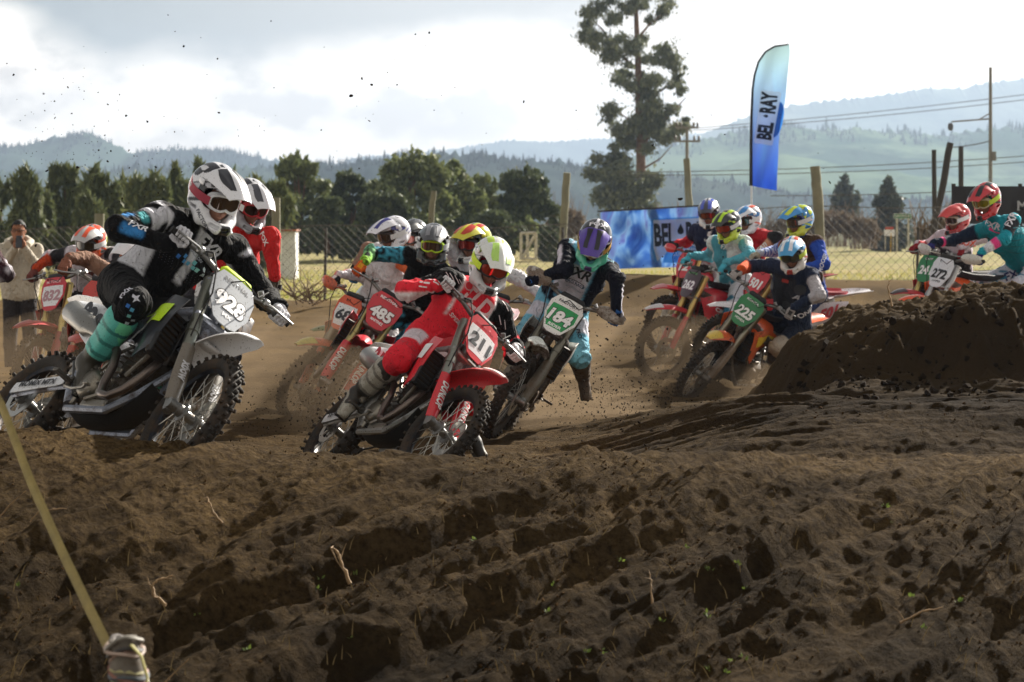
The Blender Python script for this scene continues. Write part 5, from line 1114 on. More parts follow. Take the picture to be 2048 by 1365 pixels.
class SDF:
    def __init__(s,h,lo,hi): s.h=h; s.o=np.array(lo)-3*h; n=np.ceil((np.array(hi)+3*h-s.o)/h).astype(int)+1; s.n=n; s.D=np.full(n,.2,dtype=np.float32)
    def _sub(s,lo,hi,pad):
        a=np.maximum(0,np.floor((np.asarray(lo)-pad-s.o)/s.h).astype(int)); b=np.minimum(s.n,np.ceil((np.asarray(hi)+pad-s.o)/s.h).astype(int)+1)
        if (b<=a).any(): return None,None
        ax=[s.o[i]+s.h*np.arange(a[i],b[i]) for i in range(3)]; X=np.stack(np.meshgrid(*ax,indexing='ij'),-1); return tuple(slice(a[i],b[i]) for i in range(3)),X
    def comb(s,sl,d,k,sub=False):
        a=s.D[sl]
        if sub: d=-d; h=np.clip(.5-.5*(d-a)/k,0,1) if k>0 else None; s.D[sl]=np.maximum(a,d) if k<=0 else -( (-a)*(1-0)+0 ) if False else np.maximum(a,d)+ (np.maximum(k-np.abs(a-d),0)**2/(4*k) if k>0 else 0)
        else: s.D[sl]=np.minimum(a,d)-(np.maximum(k-np.abs(a-d),0)**2/(4*k) if k>0 else 0)
    def cone(s,a,b,ra,rb,k=.02,flat=None):
        a=np.asarray(a,float);b=np.asarray(b,float);r_=max(ra,rb)*1.5; sl,X=s._sub(np.minimum(a,b)-r_,np.maximum(a,b)+r_,k+2*s.h)
        if sl is None:return s
        ab=b-a; t=np.clip(((X-a)@ab)/max(ab@ab,1e-9),0,1); v=X-a-t[...,None]*ab
        if flat is not None:
            n,f=flat; n=np.asarray(n,float)/np.linalg.norm(n); v=v+((v@n)*(f-1))[...,None]*n
        s.comb(sl,np.linalg.norm(v,axis=-1)-(ra+(rb-ra)*t),k); return s
    def ell(s,c,r_,M=None,k=.02,sub=False,pad=None):
        c=np.asarray(c,float);r_=np.asarray(r_,float);m=r_.max(); sl,X=s._sub(c-m,c+m,(k+2*s.h) if pad is None else pad)
        if sl is None:return s
        q=X-c
        if M is not None:q=q@np.asarray(M)   # columns of M = local axes
        l0=np.linalg.norm(q/r_,axis=-1); l1=np.linalg.norm(q/r_**2,axis=-1); s.comb(sl,l0*(l0-1)/(l1+1e-9),k,sub); return s
    def box(s,c,hs,M=None,r_=.01,k=.02,sub=False):
        c=np.asarray(c,float);hs=np.asarray(hs,float);m=np.linalg.norm(hs); sl,X=s._sub(c-m,c+m,k+2*s.h)
        if sl is None:return s
        q=X-c
        if M is not None:q=q@np.asarray(M)
        q=np.abs(q)-hs+r_; s.comb(sl,np.linalg.norm(np.maximum(q,0),axis=-1)+np.minimum(q.max(-1),0)-r_,k,sub); return s
    def out(s): return surface_nets(s.D,s.o,s.h)
def vcol(me,C):
    a=me.color_attributes.new('kit','FLOAT_COLOR','POINT'); C=np.concatenate([C,np.ones((len(C),1))],1).astype(np.float32); a.data.foreach_set('color',C.ravel())
L3=lambda h:np.array(lin(h))
# ---- helmet, in its own frame: x forward, y left, z up
def helmet_shell():
    s=SDF(.0052,(-.17,-.15,-.20),(.235,.15,.165))
    s.ell((-.01,0,.012),(.148,.122,.140),k=0); s.ell((-.05,0,.01),(.12,.118,.13),k=.03)
    for y in(-1,1):
        s.cone((-.02,y*.085,-.06),(.07,y*.080,-.115),.045,.036,.03); s.cone((.07,y*.080,-.115),(.165,y*.030,-.128),.034,.026,.02); s.cone((.055,y*.085,-.05),(.07,y*.08,-.11),.03,.03,.02)
    s.cone((.165,.030,-.128),(.165,-.030,-.128),.027,.027,.02); s.cone((.178,.018,-.118),(.178,-.018,-.118),.02,.02,.015)
    s.ell((.0,0,-.03),(.118,.098,.128),k=.006,sub=True); s.box((.0,0,-.2),(.10,.085,.06),k=.01,sub=True)
    s.box((.14,0,-.005),(.10,.105,.052),np.array(Matrix.Rotation(R(4),3,'Y')),.03,.008,sub=True)
    for y in(-1,1): s.box((.165,y*.052,-.118),(.03,.012,.010),np.array(Matrix.Rotation(R(-35*y),3,'Z')),.005,.003,sub=True); s.box((.02,y*.115,-.075),(.028,.02,.008),None,.004,.004,sub=True)
    s.box((.2,0,-.125),(.02,.018,.010),None,.005,.003,sub=True)
    return s.out()
def peak_pt(t,v):
    w=np.interp(t,[0,.25,.6,1],[.108,.112,.098,.066]); x=.03+.235*t*(1-.10*v*v)-.045*abs(v)**2*(1-t)
    z=.150-.006*t-.066*t*t-(.055*(1-t)+.022)*abs(v)**2.4+.010*max(0,1-abs(v)/.3)*math.sin(math.pi*t)+.006*max(0,1-abs(abs(v)-.6)/.15)*math.sin(math.pi*t)
    return np.array([x,v*w,z])
def peak_mesh():
    G=np.array([[peak_pt(t,v) for v in np.linspace(-1,1,25)] for t in np.linspace(0,1,16)])
    return MB().sheet(G,.005).box((.02,.117,.062),(.05,.010,.03),None,.004).box((.02,-.117,.062),(.05,.010,.03),None,.004)
def goggle_frame():
    def ring(t,gr):
        a=2*math.pi*t; cy=math.copysign(abs(math.cos(a))**.6,math.cos(a)); sz=math.copysign(abs(math.sin(a))**.75,math.sin(a)); y=cy*.084*gr; z=-.006+sz*.042*gr+(.014 if sz<0 else 0)*math.exp(-(y/.018)**2)*gr
        return (.134-5.6*y*y*.9,y,z)
    mb=MB(); P_=[ring(t,1.) for t in np.linspace(0,1,49)[:-1]]; P_.append(P_[0]); mb.tube(P_,.0085,8,cap=False)
    P2=[(p[0]-.022,p[1]*1.02,p[2]) for p in P_]; mb.tube(P2,.011,8,cap=False); return mb
def goggle_lens():
    G=np.array([[(.137-5.0*y*y*.9,y,-.006+z*(.042*(1-(abs(y)/.084)**4*.4))+ (.014*math.exp(-(y/.018)**2) if z<-.9 else 0)) for z in np.linspace(-1,1,9)] for y in np.linspace(-.08,.08,19)])
    return MB().sheet(G,.002)
def strap_mesh():
    mb=MB(); G=np.zeros((24,4,3))
    for i,a in enumerate(np.linspace(R(38),R(322),24)):
        for j,z in enumerate(np.linspace(-.022,.022,4)):
            rr=1/math.sqrt((math.cos(a)/.160)**2+(math.sin(a)/.1285)**2); G[i,j]=(-.008+rr*math.cos(a),rr*math.sin(a),.0+z+.012*math.cos(a)*-1)
    return mb.sheet(G,.003)
HV,HF=helmet_shell(); HN=None
def helmet_colors(V,c):
    """paint scheme of the shell: crown, stripes, chin bar"""
    x,y,z=V.T; C=np.tile(L3(c['h']),(len(V),1)); n=noise3(V*22+c.get('seed',1)*7.1,c.get('seed',1)); ay=np.abs(y)
    st=L3(c.get('h2',c['h'])); m=(ay>.035)&(ay<.075)&(z>.02); C[m&(x<.1)]=st
    sd_=c.get('seed',1); k1=z-.45*x+.10*ay; fr=np.sin(sd_*1.7); w1=.022+.01*fr
    m=(np.abs(k1-.045-.02*fr)<w1)&(ay>.03); C[m]=L3(c.get('h3',c.get('h2',c['h']))); m=(np.abs(np.abs(k1-.045-.02*fr)-w1)<.0035)&(ay>.03); C[m]=L3('222226')
    m=(np.abs(k1+.035)<.010)&(ay>.06)&(x<.06); C[m]=L3(c.get('h2',c['h']))
    m=(n>.30)&(z>.0); C[m]=L3(c.get('h2',c['h'])); m=(np.abs(n-.30)<.03)&(z>.0); C[m]=L3('2a2a2e')
    m=(ay<.012)&(z>.05); C[m]=L3(c.get('h3',c['h']))
    m=(x<-.05)&(z<.05)&(np.sin(z*190+x*60)>-.5); C[m]=L3(c.get('back',c['h']))
    m=(z<-.085)|((z<-.045)&(x>.04)); C[m]=L3(c.get('chin',c['h'])); m=(x>.155)&(ay<.028)&(z<-.1); C[m]=L3(c.get('mouth','1b1b1e'))
    inner=(x/.135)**2+(y/.112)**2+((z+.0)/.13)**2<.80; C[inner]=L3('151517'); C[(z<-.165)]=L3('1a1a1c'); return C
def helmet(person,M,c):
    me=mesh_from('helmet',HV,HF); vcol(me,helmet_colors(HV,c)); h=ob('helmet',me,mat('helmet_paint','888888',.22,attr=True,dirt=c.get('hd',.12),dscale=9,coat=.6),person,matrix=M)
    pk=ob('peak',geo_('peak',peak_mesh,60),mat('peak_'+c.get('peak',c['h']),c.get('peak',c['h']),.3,dirt=c.get('hd',.12),dscale=12,coat=.4),h)
    if c.get('peak2'):
        def st(q):
            mb=MB()
            for sg in(-1,1):
                mb.sheet(np.array([[peak_pt(t,sg*v)+np.array([0,0,.0052]) for v in np.linspace(.14+.25*(t-.1),.62-.12*math.sin(t*5+q),7)] for t in np.linspace(.06,.80,12)]),.002)
            return mb
        q=int(c.get('seed',1))%3; ob('peak_graphic',geo_('peakg%d'%q,lambda:st(q),60),mat('decal_'+c['peak2'],c['peak2'],.3,dirt=.15,dscale=12),pk)
    ob('goggle_frame',geo_('gframe',goggle_frame,60),mat('goggle_'+c.get('gog','e8e8e8'),c.get('gog','e8e8e8'),.35,dirt=.1,dscale=12),h)
    ob('goggle_lens',geo_('glens',goggle_lens,60),mat('lens_'+c.get('lens','3a2c24'),c.get('lens','3a2c24'),.06,.55,coat=1.),h)
    ob('goggle_strap',geo_('gstrap',strap_mesh,60),mat('strap_'+c.get('strap','d8d8d8'),c.get('strap','d8d8d8'),.7,dirt=.2),h)
    nz=MB().tube([(.10,0,-.045),(.125,0,-.062),(.118,0,-.072)],[.012,.014,.010],8).tube([(.085,-.03,-.088),(.105,0,-.092),(.085,.03,-.088)],[.008,.011,.008],6)
    ob('face',geo_('facebit',lambda:nz.add(*ellm((.045,0,-.03),(.078,.066,.10))),60),mat('skin','8a5f4a',.55),h); return h
def ellm(c,r_,n=16,m=10):
    V=[];Fc=[]
    for j in range(m+1):
        for i in range(n):
            a=2*math.pi*i/n;b=math.pi*j/m;V.append((c[0]+r_[0]*math.sin(b)*math.cos(a),c[1]+r_[1]*math.sin(b)*math.sin(a),c[2]+r_[2]*math.cos(b)))
    for j in range(m):
        for i in range(n): Fc.append((j*n+i,j*n+(i+1)%n,(j+1)*n+(i+1)%n,(j+1)*n+i))
    return V,Fc
# ---- gloved fist closed on a grip: y along the grip (toward the end), x forward over it, z up
def fist(h=.0042):
    s=SDF(h,(-.115,-.06,-.06),(.06,.06,.06))
    s.box((-.030,0,.030),(.036,.036,.014),np.array(Matrix.Rotation(R(-10),3,'Y')),.013,.012); s.cone((-.062,0,.026),(-.105,0,.022),.026,.028,.02,flat=((0,0,1),1.15)); s.cone((-.05,-.03,.02),(-.02,-.034,.022),.014,.014,.012)
    for i,(yy,l,rr) in enumerate(((-.031,1.,.0098),(-.0105,1.08,.0102),(.0105,1.03,.0098),(.030,.86,.0086))):
        p=[(.002,yy,.036),(.036*l,yy*1.02,.020),(.034*l,yy,-.016),(.008,yy*.97,-.029)]
        for a,b,k in zip(p[:-1],p[1:],(0,1,2)): s.cone(a,b,rr*(1-.05*k),rr*(.95-.05*k),.0025 if k else .004)
        s.ell((.004,yy,.040),(.011,.009,.007),k=.004); s.ell((.034*l,yy,.021),(.0105,.0105,.0105),k=.003)
    s.cone((-.048,-.030,.010),(-.022,-.046,-.012),.013,.011,.01); s.cone((-.022,-.046,-.012),(.008,-.042,-.026),.011,.0095,.004)
    return s.out()
GV,GF=fist()
def folds(m):
    nt=m.node_tree; N=nt.nodes.new; L=nt.links.new; tc=N('ShaderNodeTexCoord'); mp=N('ShaderNodeMapping'); mp.inputs['Scale'].default_value=(1.6,1.6,.8); L(tc.outputs['Object'],mp.inputs[0])
    n=N('ShaderNodeTexNoise'); n.inputs['Scale'].default_value=9; n.inputs['Detail'].default_value=3; n.inputs['Distortion'].default_value=1.8; L(mp.outputs[0],n.inputs[0])
    b=N('ShaderNodeBump'); b.inputs['Strength'].default_value=.9; b.inputs['Distance'].default_value=.05; L(n.outputs[0],b.inputs['Height'])
    old=[x for x in nt.nodes if x.type=='BUMP' and x is not b][0]; L(b.outputs[0],old.inputs['Normal'])
def norm(v): v=np.asarray(v,float); return v/(np.linalg.norm(v)+1e-12)
def ik(a,b,l1,l2,pole):
    a=np.asarray(a,float);b=np.asarray(b,float);d=b-a;L_=np.linalg.norm(d);u=d/L_; L2=min(L_,(l1+l2)*.995); x=(l1*l1-l2*l2+L2*L2)/(2*L2); x=x*L_/L2; hgt=math.sqrt(max(1e-4,l1*l1-min(x,l1)**2)); p=np.asarray(pole,float)-a; p=p-u*(p@u); return a+u*x+norm(p)*hgt
BODYMAT=mat('riding_cloth','888888',.85,attr=True,dirt=.10,dscale=6,bump=.35,bscale=90,sheen=.02,spec=.2)
folds(BODYMAT)
def rider(k,bk,c,ov,label,h=.011):
    """body grown round a posed skeleton; ov gives photo pixels (and depth shift) of joints that can be seen"""
    M=bike_matrix(bk); S=M@steer_matrix(bk); T=lambda p:np.array(M@Vector(p))
    J=dict(hip_r=T((-.20,-.10,1.00)),hip_l=T((-.20,.10,1.00)),sh_r=T((.06,-.19,1.42)),sh_l=T((.06,.19,1.42)),head=T((.24,0,1.62)),kn_r=T((.12,-.25,.86)),kn_l=T((.12,.25,.86)),
        an_r=T((-.26,-.20,.50)),an_l=T((-.26,.20,.50)),el_r=T((.16,-.46,1.36)),el_l=T((.16,.46,1.36)))
    J['hip']=(J['hip_r']+J['hip_l'])/2
    for n,v in ov.items():
        if n in('look','lookroll') or n.startswith('toe'): continue
        d=J[n][1]+(v[2] if len(v)>2 else 0); J[n]=P(v[0],v[1],d)
    if 'hip' in ov: m=(J['hip_r']+J['hip_l'])/2; J['hip_r']+=J['hip']-m; J['hip_l']+=J['hip']-m
    J['hip']=(J['hip_r']+J['hip_l'])/2; out=dict(J=J)
    # hands
    H={}
    for s,n in((-1,'r'),(1,'l')):
        g=np.array(S@Vector((.268,s*.342,1.209))); Y=norm(np.array(S.to_3x3()@Vector((-.1,s*1.,.03)))); e=J['el_'+n]; f=g-e; f=norm(f-Y*(f@Y)); upb=norm(np.array(M.to_3x3()@Vector((0,0,1)))); X=norm(f*.75-upb*.25-Y*((f*.75-upb*.25)@Y)); Z=np.cross(X,Y)
        if s<0: Z=-Z
        if 'off_'+n in ov: pass
        H[n]=(g,X,Y,Z); wr=g-X*.088+Z*.022; J['wr_'+n]=wr; J['el_'+n]=ik(J['sh_'+n],wr,.30,.265,J['el_'+n])
    for n in 'rl': J['kn_'+n]=ik(J['hip_'+n],J['an_'+n],.43,.42,J['kn_'+n])
    up=norm((J['sh_r']+J['sh_l'])/2-J['hip']); lat=norm(J['sh_l']-J['sh_r']); fw=norm(np.cross(lat,up)); 
    nk=(J['sh_r']+J['sh_l'])/2+up*.05; ch=J['hip']+up*.62*np.linalg.norm(nk-J['hip'])+fw*.0
    # head frame
    yaw,pit,rol=ov.get('look',(0,15,0)); a=R(yaw); f0=np.array([math.sin(a)*math.cos(R(pit)),-math.cos(a)*math.cos(R(pit)),-math.sin(R(pit))]); u0=norm(np.array([0,0,1.])-f0*f0[2]); l0=np.cross(u0,f0); q=R(rol); cr,sr=math.cos(q),math.sin(q)
    ax=np.array([0,-1.,0]); Rm=np.array(Matrix.Rotation(-q,3,Vector(ax)))  # positive roll tips the crown to the picture's right
    f0=Rm@f0;u0=Rm@u0;l0=Rm@l0; hd=J['head']
    pts=np.array([v for n,v in J.items()]); lo=pts.min(0)-.16; hi=pts.max(0)+.16; s=SDF(h,lo,hi); bones=[]
    def bone(a,b,ra,rb,reg,kk=.03,flat=None): s.cone(a,b,ra,rb,kk,flat); bones.append((np.asarray(a,float),np.asarray(b,float),ra,rb,reg))
    for q_ in(-1,1):
        bone(J['hip']+lat*q_*.075,ch+lat*q_*.075,.112,.118,0,.05); bone(ch+lat*q_*.08,nk+lat*q_*.095-up*.07,.118,.085,0,.05)
    bone(nk-up*.06,nk+up*.03,.075,.06,0,.04)
    for n,q_ in(('r',-1),('l',1)):
        sh=J['sh_'+n]; bone(nk+lat*q_*.05-up*.04,sh,.078,.074,0,.04); bone(sh,J['el_'+n],.068,.056,1 if n=='r' else 3,.035); bone(J['el_'+n],J['wr_'+n],.057,.036,2 if n=='r' else 4,.02)
        bone(J['hip_'+n],J['kn_'+n],.105,.076,5 if n=='r' else 7,.045); bone(J['kn_'+n],J['kn_'+n]+(J['an_'+n]-J['kn_'+n])*.45,.074,.066,6 if n=='r' else 8,.03)
        kf=norm(norm(J['kn_'+n]-J['hip_'+n])+norm(J['kn_'+n]-J['an_'+n])); s.ell(J['kn_'+n]+kf*.022,(.07,.066,.066),None,.03)
    bone(nk,hd-u0*.09,.058,.055,9,.02); s.ell(hd-u0*.02-f0*.01,(.085,.075,.11),np.stack([f0,l0,u0],1),.02); bones.append((hd-u0*.05,hd,.085,.085,9))
    V,Fq=s.out()
    # folds of cloth, stronger near the bends and the waist
    Bd=[];Bt=[]
    for a,b,ra,rb,reg in bones:
        ab=b-a; t=np.clip(((V-a)@ab)/(ab@ab),0,1); d=np.linalg.norm(V-a-t[:,None]*ab,axis=1)-(ra+(rb-ra)*t); Bd.append(d);Bt.append(t)
    Bd=np.array(Bd);Bt=np.array(Bt); bi=Bd.argmin(0); t=Bt[bi,np.arange(len(V))]; reg=np.array([b[4] for b in bones])[bi]
    e1=V[Fq[:,1]]-V[Fq[:,0]];e2=V[Fq[:,2]]-V[Fq[:,0]];fn=np.cross(e1,e2);Nn=np.zeros_like(V)
    for i in range(4): np.add.at(Nn,Fq[:,i],fn)
    Nn/=np.linalg.norm(Nn,axis=1)[:,None]+1e-12
    A_=np.array([b[0] for b in bones])[bi];B_=np.array([b[1] for b in bones])[bi]; dirn=B_-A_; dirn/=np.linalg.norm(dirn,axis=1)[:,None]+1e-9
    al=((V-A_)*dirn).sum(1); across=V-dirn*al[:,None]; wob=noise3(V*7,3)*1.3
    fold=(1-np.abs(noise3(np.stack([al*26+wob*2.2,across[:,0]*6,across[:,2]*6+across[:,1]*6],1),5))*2)
    V0=V.copy(); amp=np.where(reg==0,.009*sm(-t,-.75,.1)+.005,np.where(reg==9,0,.0065+.008*np.abs(2*t-1)**2)); V=V+Nn*(amp*fold+ .008*noise3(V*9,8)*(reg!=9))[:,None]
    # local coordinates for the kit's colours
    V,Vd=V0,V; tu=((V-J['hip'])@up)/np.linalg.norm(nk-J['hip']); tl=((V-J['hip'])@lat)/.2; tf=((V-J['hip'])@fw)/.12
    rad=V-A_-dirn*al[:,None]; rad/=np.linalg.norm(rad,axis=1)[:,None]+1e-9
    outr=np.where(np.isin(reg,(1,2,5,6))[:,None],-lat,lat); oc=(rad*outr).sum(1); fc=(rad*fw).sum(1); uc=rad[:,2]
    C=np.tile(L3(c['torso']),(len(V),1)); kit_=c
    def setc(m,col): C[m]=L3(col)
    side=(np.abs(tl)>.52)&(reg==0)
    if c.get('side'): setc(side,c['side'])
    if c.get('yoke'): setc((reg==0)&(tu>.80),c['yoke'])
    if c.get('chest'): setc((reg==0)&(tf>.35)&(np.abs(tl)<.40+.1*(tu>.6))&(tu>.34)&(tu<.93),c['chest'])
    if c.get('waist'): setc((reg==0)&(tu<.34)&(tf>.2)&(np.abs(tl)<.5),c['waist'])
    for r_ in(1,3): setc(reg==r_,c.get('uarm',c['torso']))
    for r_ in(2,4): setc(reg==r_,c.get('farm',c.get('uarm',c['torso'])))
    if c.get('arm2'): m=np.isin(reg,(1,2,3,4))&(oc>.35); setc(m&(noise3(V*9,c.get('seed',1))>-.35),c['arm2'])
    if c.get('elbow'): setc((np.isin(reg,(1,3))&(t>.80))|(np.isin(reg,(2,4))&(t<.16)),c['elbow'])
    if c.get('cuff'): setc(np.isin(reg,(2,4))&(t>.78),c['cuff'])
    if c.get('wave'):  # flowing bands of two colours between dark lines
        f=noise3(V*8.5,c.get('seed',2))*2.6+V[:,0]*4; m=np.isin(reg,c.get('wreg',(1,2,3,4,5,6,7,8)))
        g_=np.clip((t if True else 0),0,1)[:,None]; ca=L3(c['wave'][0]);cb=L3(c['wave'][1]); inn=np.isin(reg,(2,4))[:,None]; colw=np.where(inn,ca*(.4+.6*g_)+cb*(.6-.6*g_),cb); on=np.sin(f*10)>-.15; C[m&on]=colw[m&on]; setc(m&~on,'101012')
    legs=np.isin(reg,(5,6,7,8)); lowt=(reg==0)&(tu<.06); setc(legs|lowt,c.get('pants',c['torso']))
    if c.get('wave') and 5 in c.get('wreg',(5,)): m=legs; f=noise3(V*8.5,c.get('seed',2))*2.6+V[:,0]*4; on=np.sin(f*10)>-.15; C[m]=L3('101012'); C[m&on]=L3(c['wave'][1])
    if c.get('thigh'): setc(np.isin(reg,(5,7))&(t>.30)&(t<.62)&(oc>-.2),c['thigh'])
    if c.get('blot'): m=(legs)&(noise3(V*16,4)>.25); setc(m,c['blot'])
    if c.get('knee'): setc((np.isin(reg,(5,7))&(t>.78))|(np.isin(reg,(6,8))),c['knee'])
    if c.get('neck'): setc((reg==9)|((reg==0)&(tu>.97)&(np.abs(tl)<.45)),c['neck'])
    else: setc(reg==9,c['torso'])
    if c.get('fn'): c['fn'](C,reg,t,tl,tu,tf,oc,V)
    V=Vd
    for _ in range(1):
        Cs=C.copy(); cn=np.ones(len(C))
        for i in range(4): np.add.at(Cs,Fq[:,i],C[Fq[:,(i+1)%4]]); np.add.at(cn,Fq[:,i],1)
        C=Cs/cn[:,None]
    base=np.array([J['hip'][0],J['hip'][1],gz(J['hip'][0],J['hip'][1])]) if CONTACT else J['hip']
    me=mesh_from('person',V-base,Fq); vcol(me,C); pr=ob('person',me,BODYMAT,matrix=Matrix.Translation(base)); tag(pr,label,'person','riders in the pack')
    inv=Matrix.Translation(-Vector(base)); 
    Hm=Matrix(((f0[0],l0[0],u0[0],hd[0]),(f0[1],l0[1],u0[1],hd[1]),(f0[2],l0[2],u0[2],hd[2]),(0,0,0,1))); hl=helmet(pr,inv@Hm@Matrix.Scale(c.get('hs',1.0),4),c); 
    for n in 'rl':
        g,X,Y,Z=H[n]; sgn=1; Mx=np.eye(4); Mx[:3,0]=X;Mx[:3,1]=Y;Mx[:3,2]=Z;Mx[:3,3]=g
        VV=GV@Mx[:3,:3].T+g-base; F2=GF if np.linalg.det(Mx[:3,:3])>0 else GF[:,::-1]
        gm=mesh_from('glove',VV,F2); x,y,z=GV.T; Cg=np.tile(L3(c.get('glove','1b1b1e')),(len(GV),1)); Cg[(x<-.072)]=L3(c.get('gcuff',c.get('glove','1b1b1e'))); Cg[(x>-.05)&(x<-.005)&(z>.035)&(np.abs(y)<.02)]=L3(c.get('gpad',c.get('glove','1b1b1e'))); vcol(gm,Cg); ob('glove',gm,BODYMAT,pr)
        # boot
        K,A=J['kn_'+n],J['an_'+n]; sd=norm(A-K); tf_=ov.get('toe_'+n)
        fd=norm(np.array(M.to_3x3()@Vector((1,(.18 if n=='l' else -.18),-.12)))) if tf_ is None else norm(tf_)
        fd=norm(fd-sd*(fd@sd)*.9); bl=norm(np.cross(fd,sd)); heel=A+sd*.055-fd*.055; toe=A+sd*.075+fd*.17
        b_=SDF(max(h*.75,.006),np.minimum(np.minimum(K,toe),heel)-.13,np.maximum(np.maximum(K,toe),heel)+.13); top=K+(A-K)*.28
        b_.cone(top,A-sd*.10,.086,.066,.02); b_.cone(A-sd*.10,A+sd*.02,.060,.056,.03); b_.cone(A+sd*.02-fd*.01,A+sd*.055+fd*.09,.050,.043,.03); b_.cone(A+sd*.055+fd*.09,toe,.043,.036,.02,flat=(sd,1.25)); b_.cone(heel,A+sd*.02,.040,.05,.03)
        b_.box(A+sd*.100+fd*.055,(.135,.046,.014),np.stack([fd,bl,sd],1),.012,.006)
        fs=norm(fd-sd*(fd@sd)); 
        b_.box(K+(A-K)*.55+fs*.035,(.045,.05,.115),np.stack([fs,np.cross(sd,fs),sd],1),.03,.02)
        for tt in(.36,.55,.74): b_.cone(K+(A-K)*tt+bl*.05-fs*.02,K+(A-K)*tt+bl*.045+fs*.055,.017,.017,.004); b_.cone(K+(A-K)*tt-bl*.05-fs*.02,K+(A-K)*tt-bl*.045+fs*.055,.017,.017,.004)
        b_.cone(A+bl*.05+sd*.0,A+fs*.06+bl*.03-sd*.02,.016,.016,.004)
        BV,BF=b_.out(); q=BV-A; zz=q@sd; Cb=np.tile(L3(c.get('boot','d0d0d0')),(len(BV),1)); nn=noise3(BV*14,6); m=nn>.05; Cb[m]=L3(c.get('boot2','3a3a3c')); Cb[zz>.085]=L3('191919')
        for tt in(.36,.55,.74):
            zc=np.linalg.norm(A-K)*(tt-1); Cb[np.abs(zz-zc)<.011]=L3(c.get('buckle','2a2a2c'))
        if c.get('boot3'): Cb[zz>-.07]=L3(c['boot3']); Cb[zz>.085]=L3('191919')
        bm_=mesh_from('boot',BV-base,BF); vcol(bm_,Cb); ob('boot',bm_,mat('boot_shell','888888',.5,attr=True,dirt=c.get('bd',.55),dscale=10,bump=.25,bscale=60),pr)
        out['boot_'+n]=(BV,BF)
    out.update(root=pr,base=base,V=V,F=Fq,c=c,hel=Hm,dist=J['hip'][1]); RID[k]=out; return out
RID={}
# ---- lettering and patches laid onto cloth or helmets where the photograph shows them
_BV={}
def bvh(k,what='body'):
    if (k,what) in _BV:return _BV[(k,what)]
    r_=RID[k]
    if what=='body': V,Fc=r_['V'],r_['F']
    elif what in('boot_r','boot_l'): V,Fc=r_[what]
    elif what=='peak':
        me=GC['peak']; V=np.array([v.co[:] for v in me.vertices]); Fc=[tuple(p.vertices) for p in me.polygons]; V=V@np.array(r_['hel'])[:3,:3].T+np.array(r_['hel'])[:3,3]
    else: V=HV@np.array(r_['hel'])[:3,:3].T+np.array(r_['hel'])[:3,3]; Fc=HF
    t=BVHTree.FromPolygons([Vector(v) for v in V],[tuple(int(i) for i in f) for f in Fc]); _BV[(k,what)]=t; return t
def decal(k,shape,px,py,hpx,ang=0,col='f0f0f0',what='body',name='jersey_lettering',sx=1.,bold=.03,shear=0.,lift=.0035):
    """stick a word or outline on the garment at the point seen at (px,py); hpx = height in photo px, ang = slope in the picture"""
    t=bvh(k,what); r_=RID[k]; o=Vector((0,0,CAMH)); d=(Vector(P(px,py,10.))-o).normalized(); hit,n,_,dist=t.ray_cast(o,d)
    if hit is None: print('decal missed',k,shape if isinstance(shape,str) else 'poly',px,py); return
    # average normal around the spot
    acc=Vector(n); 
    for a in range(8):
        for q in(.4,.9):
            p2=P(px+hpx*q*math.cos(a*.785),py+hpx*q*math.sin(a*.785),10.); h2,n2,_,d2=t.ray_cast(o,(Vector(p2)-o).normalized())
            if h2 is not None and (h2-hit).length<.25: acc+=n2
    n=acc.normalized(); 
    if n.dot(d)>0:n=-n
    ux=Vector((math.cos(R(ang)),0,math.sin(R(ang)))); ux=(ux-n*ux.dot(n)).normalized(); uy=n.cross(ux); s=hpx/F*hit.y
    V,Fc=text2d(shape,bold,shear,.35) if isinstance(shape,str) else poly2d(shape,.35); A=[];inv=Vector(r_['base'])
    for x,y in V:
        p=hit+ux*(x*s*sx)+uy*(y*s); h2,n2,_,_=t.ray_cast(p+n*.15,-n,.30)
        A.append((h2+n*lift if h2 is not None else p+n*0.0)-inv)
    if isinstance(shape,str): pass
    ob(name,mesh_from(name,A,Fc),mat('print_'+col,col,.6,dirt=.12,dscale=9),r_['root'])
SQ=[(-.5,-.5),(.5,-.5),(.5,.5),(-.5,.5)]
def k928(C,reg,t,tl,tu,tf,oc,V):
    m=(reg==0)&(tf>-.3)&(tl<-.42)&(tu>.02)&(tu<.86); C[m]=L3('d9dae2')        # pale side panel
    m=(reg==0)&(tl>.42)&(tl<.66)&(tu>.38); C[m]=L3('c9cad2')
    m=(reg==3)&(t<.4)&(noise3(V*11,4)>.1); C[m]=L3('cfd0da'); m=(reg==1)&(t<.45)&(noise3(V*11,4)>-.05); C[m]=L3('d5d6df'); m=(reg==1)&(t>.5)&(t<.7)&(noise3(V*13,6)>.2); C[m]=L3('4aa0a8'); m=(reg==2)&(t>.05)&(t<.5)&(oc>.6); C[m]=L3('3d86c8')
    m=(reg==1)&(t>.75)&(oc>.3); C[m]=L3('3d86c8')
def k211(C,reg,t,tl,tu,tf,oc,V):
    m=(reg==0)&((np.abs(tl)>.70)&(tu>.74)); C[m]=L3('0b0b0e'); m=np.isin(reg,(1,3))&(t<.62); C[m]=L3('0b0b0e')
    m=(reg==0)&(np.abs(np.abs(tl)-.66)<.04)&(tu>.5); C[m]=L3('f0e8ea'); m=np.isin(reg,(4,)); C[m]=L3('0b0b0e')
    m=np.isin(reg,(2,))&(V[:,2]<np.median(V[reg==2][:,2])-.02); C[m]=L3('efe6e8'); m=(reg==0)&(np.abs(tu-.12)<.02); C[m]=L3('f0e6e8')
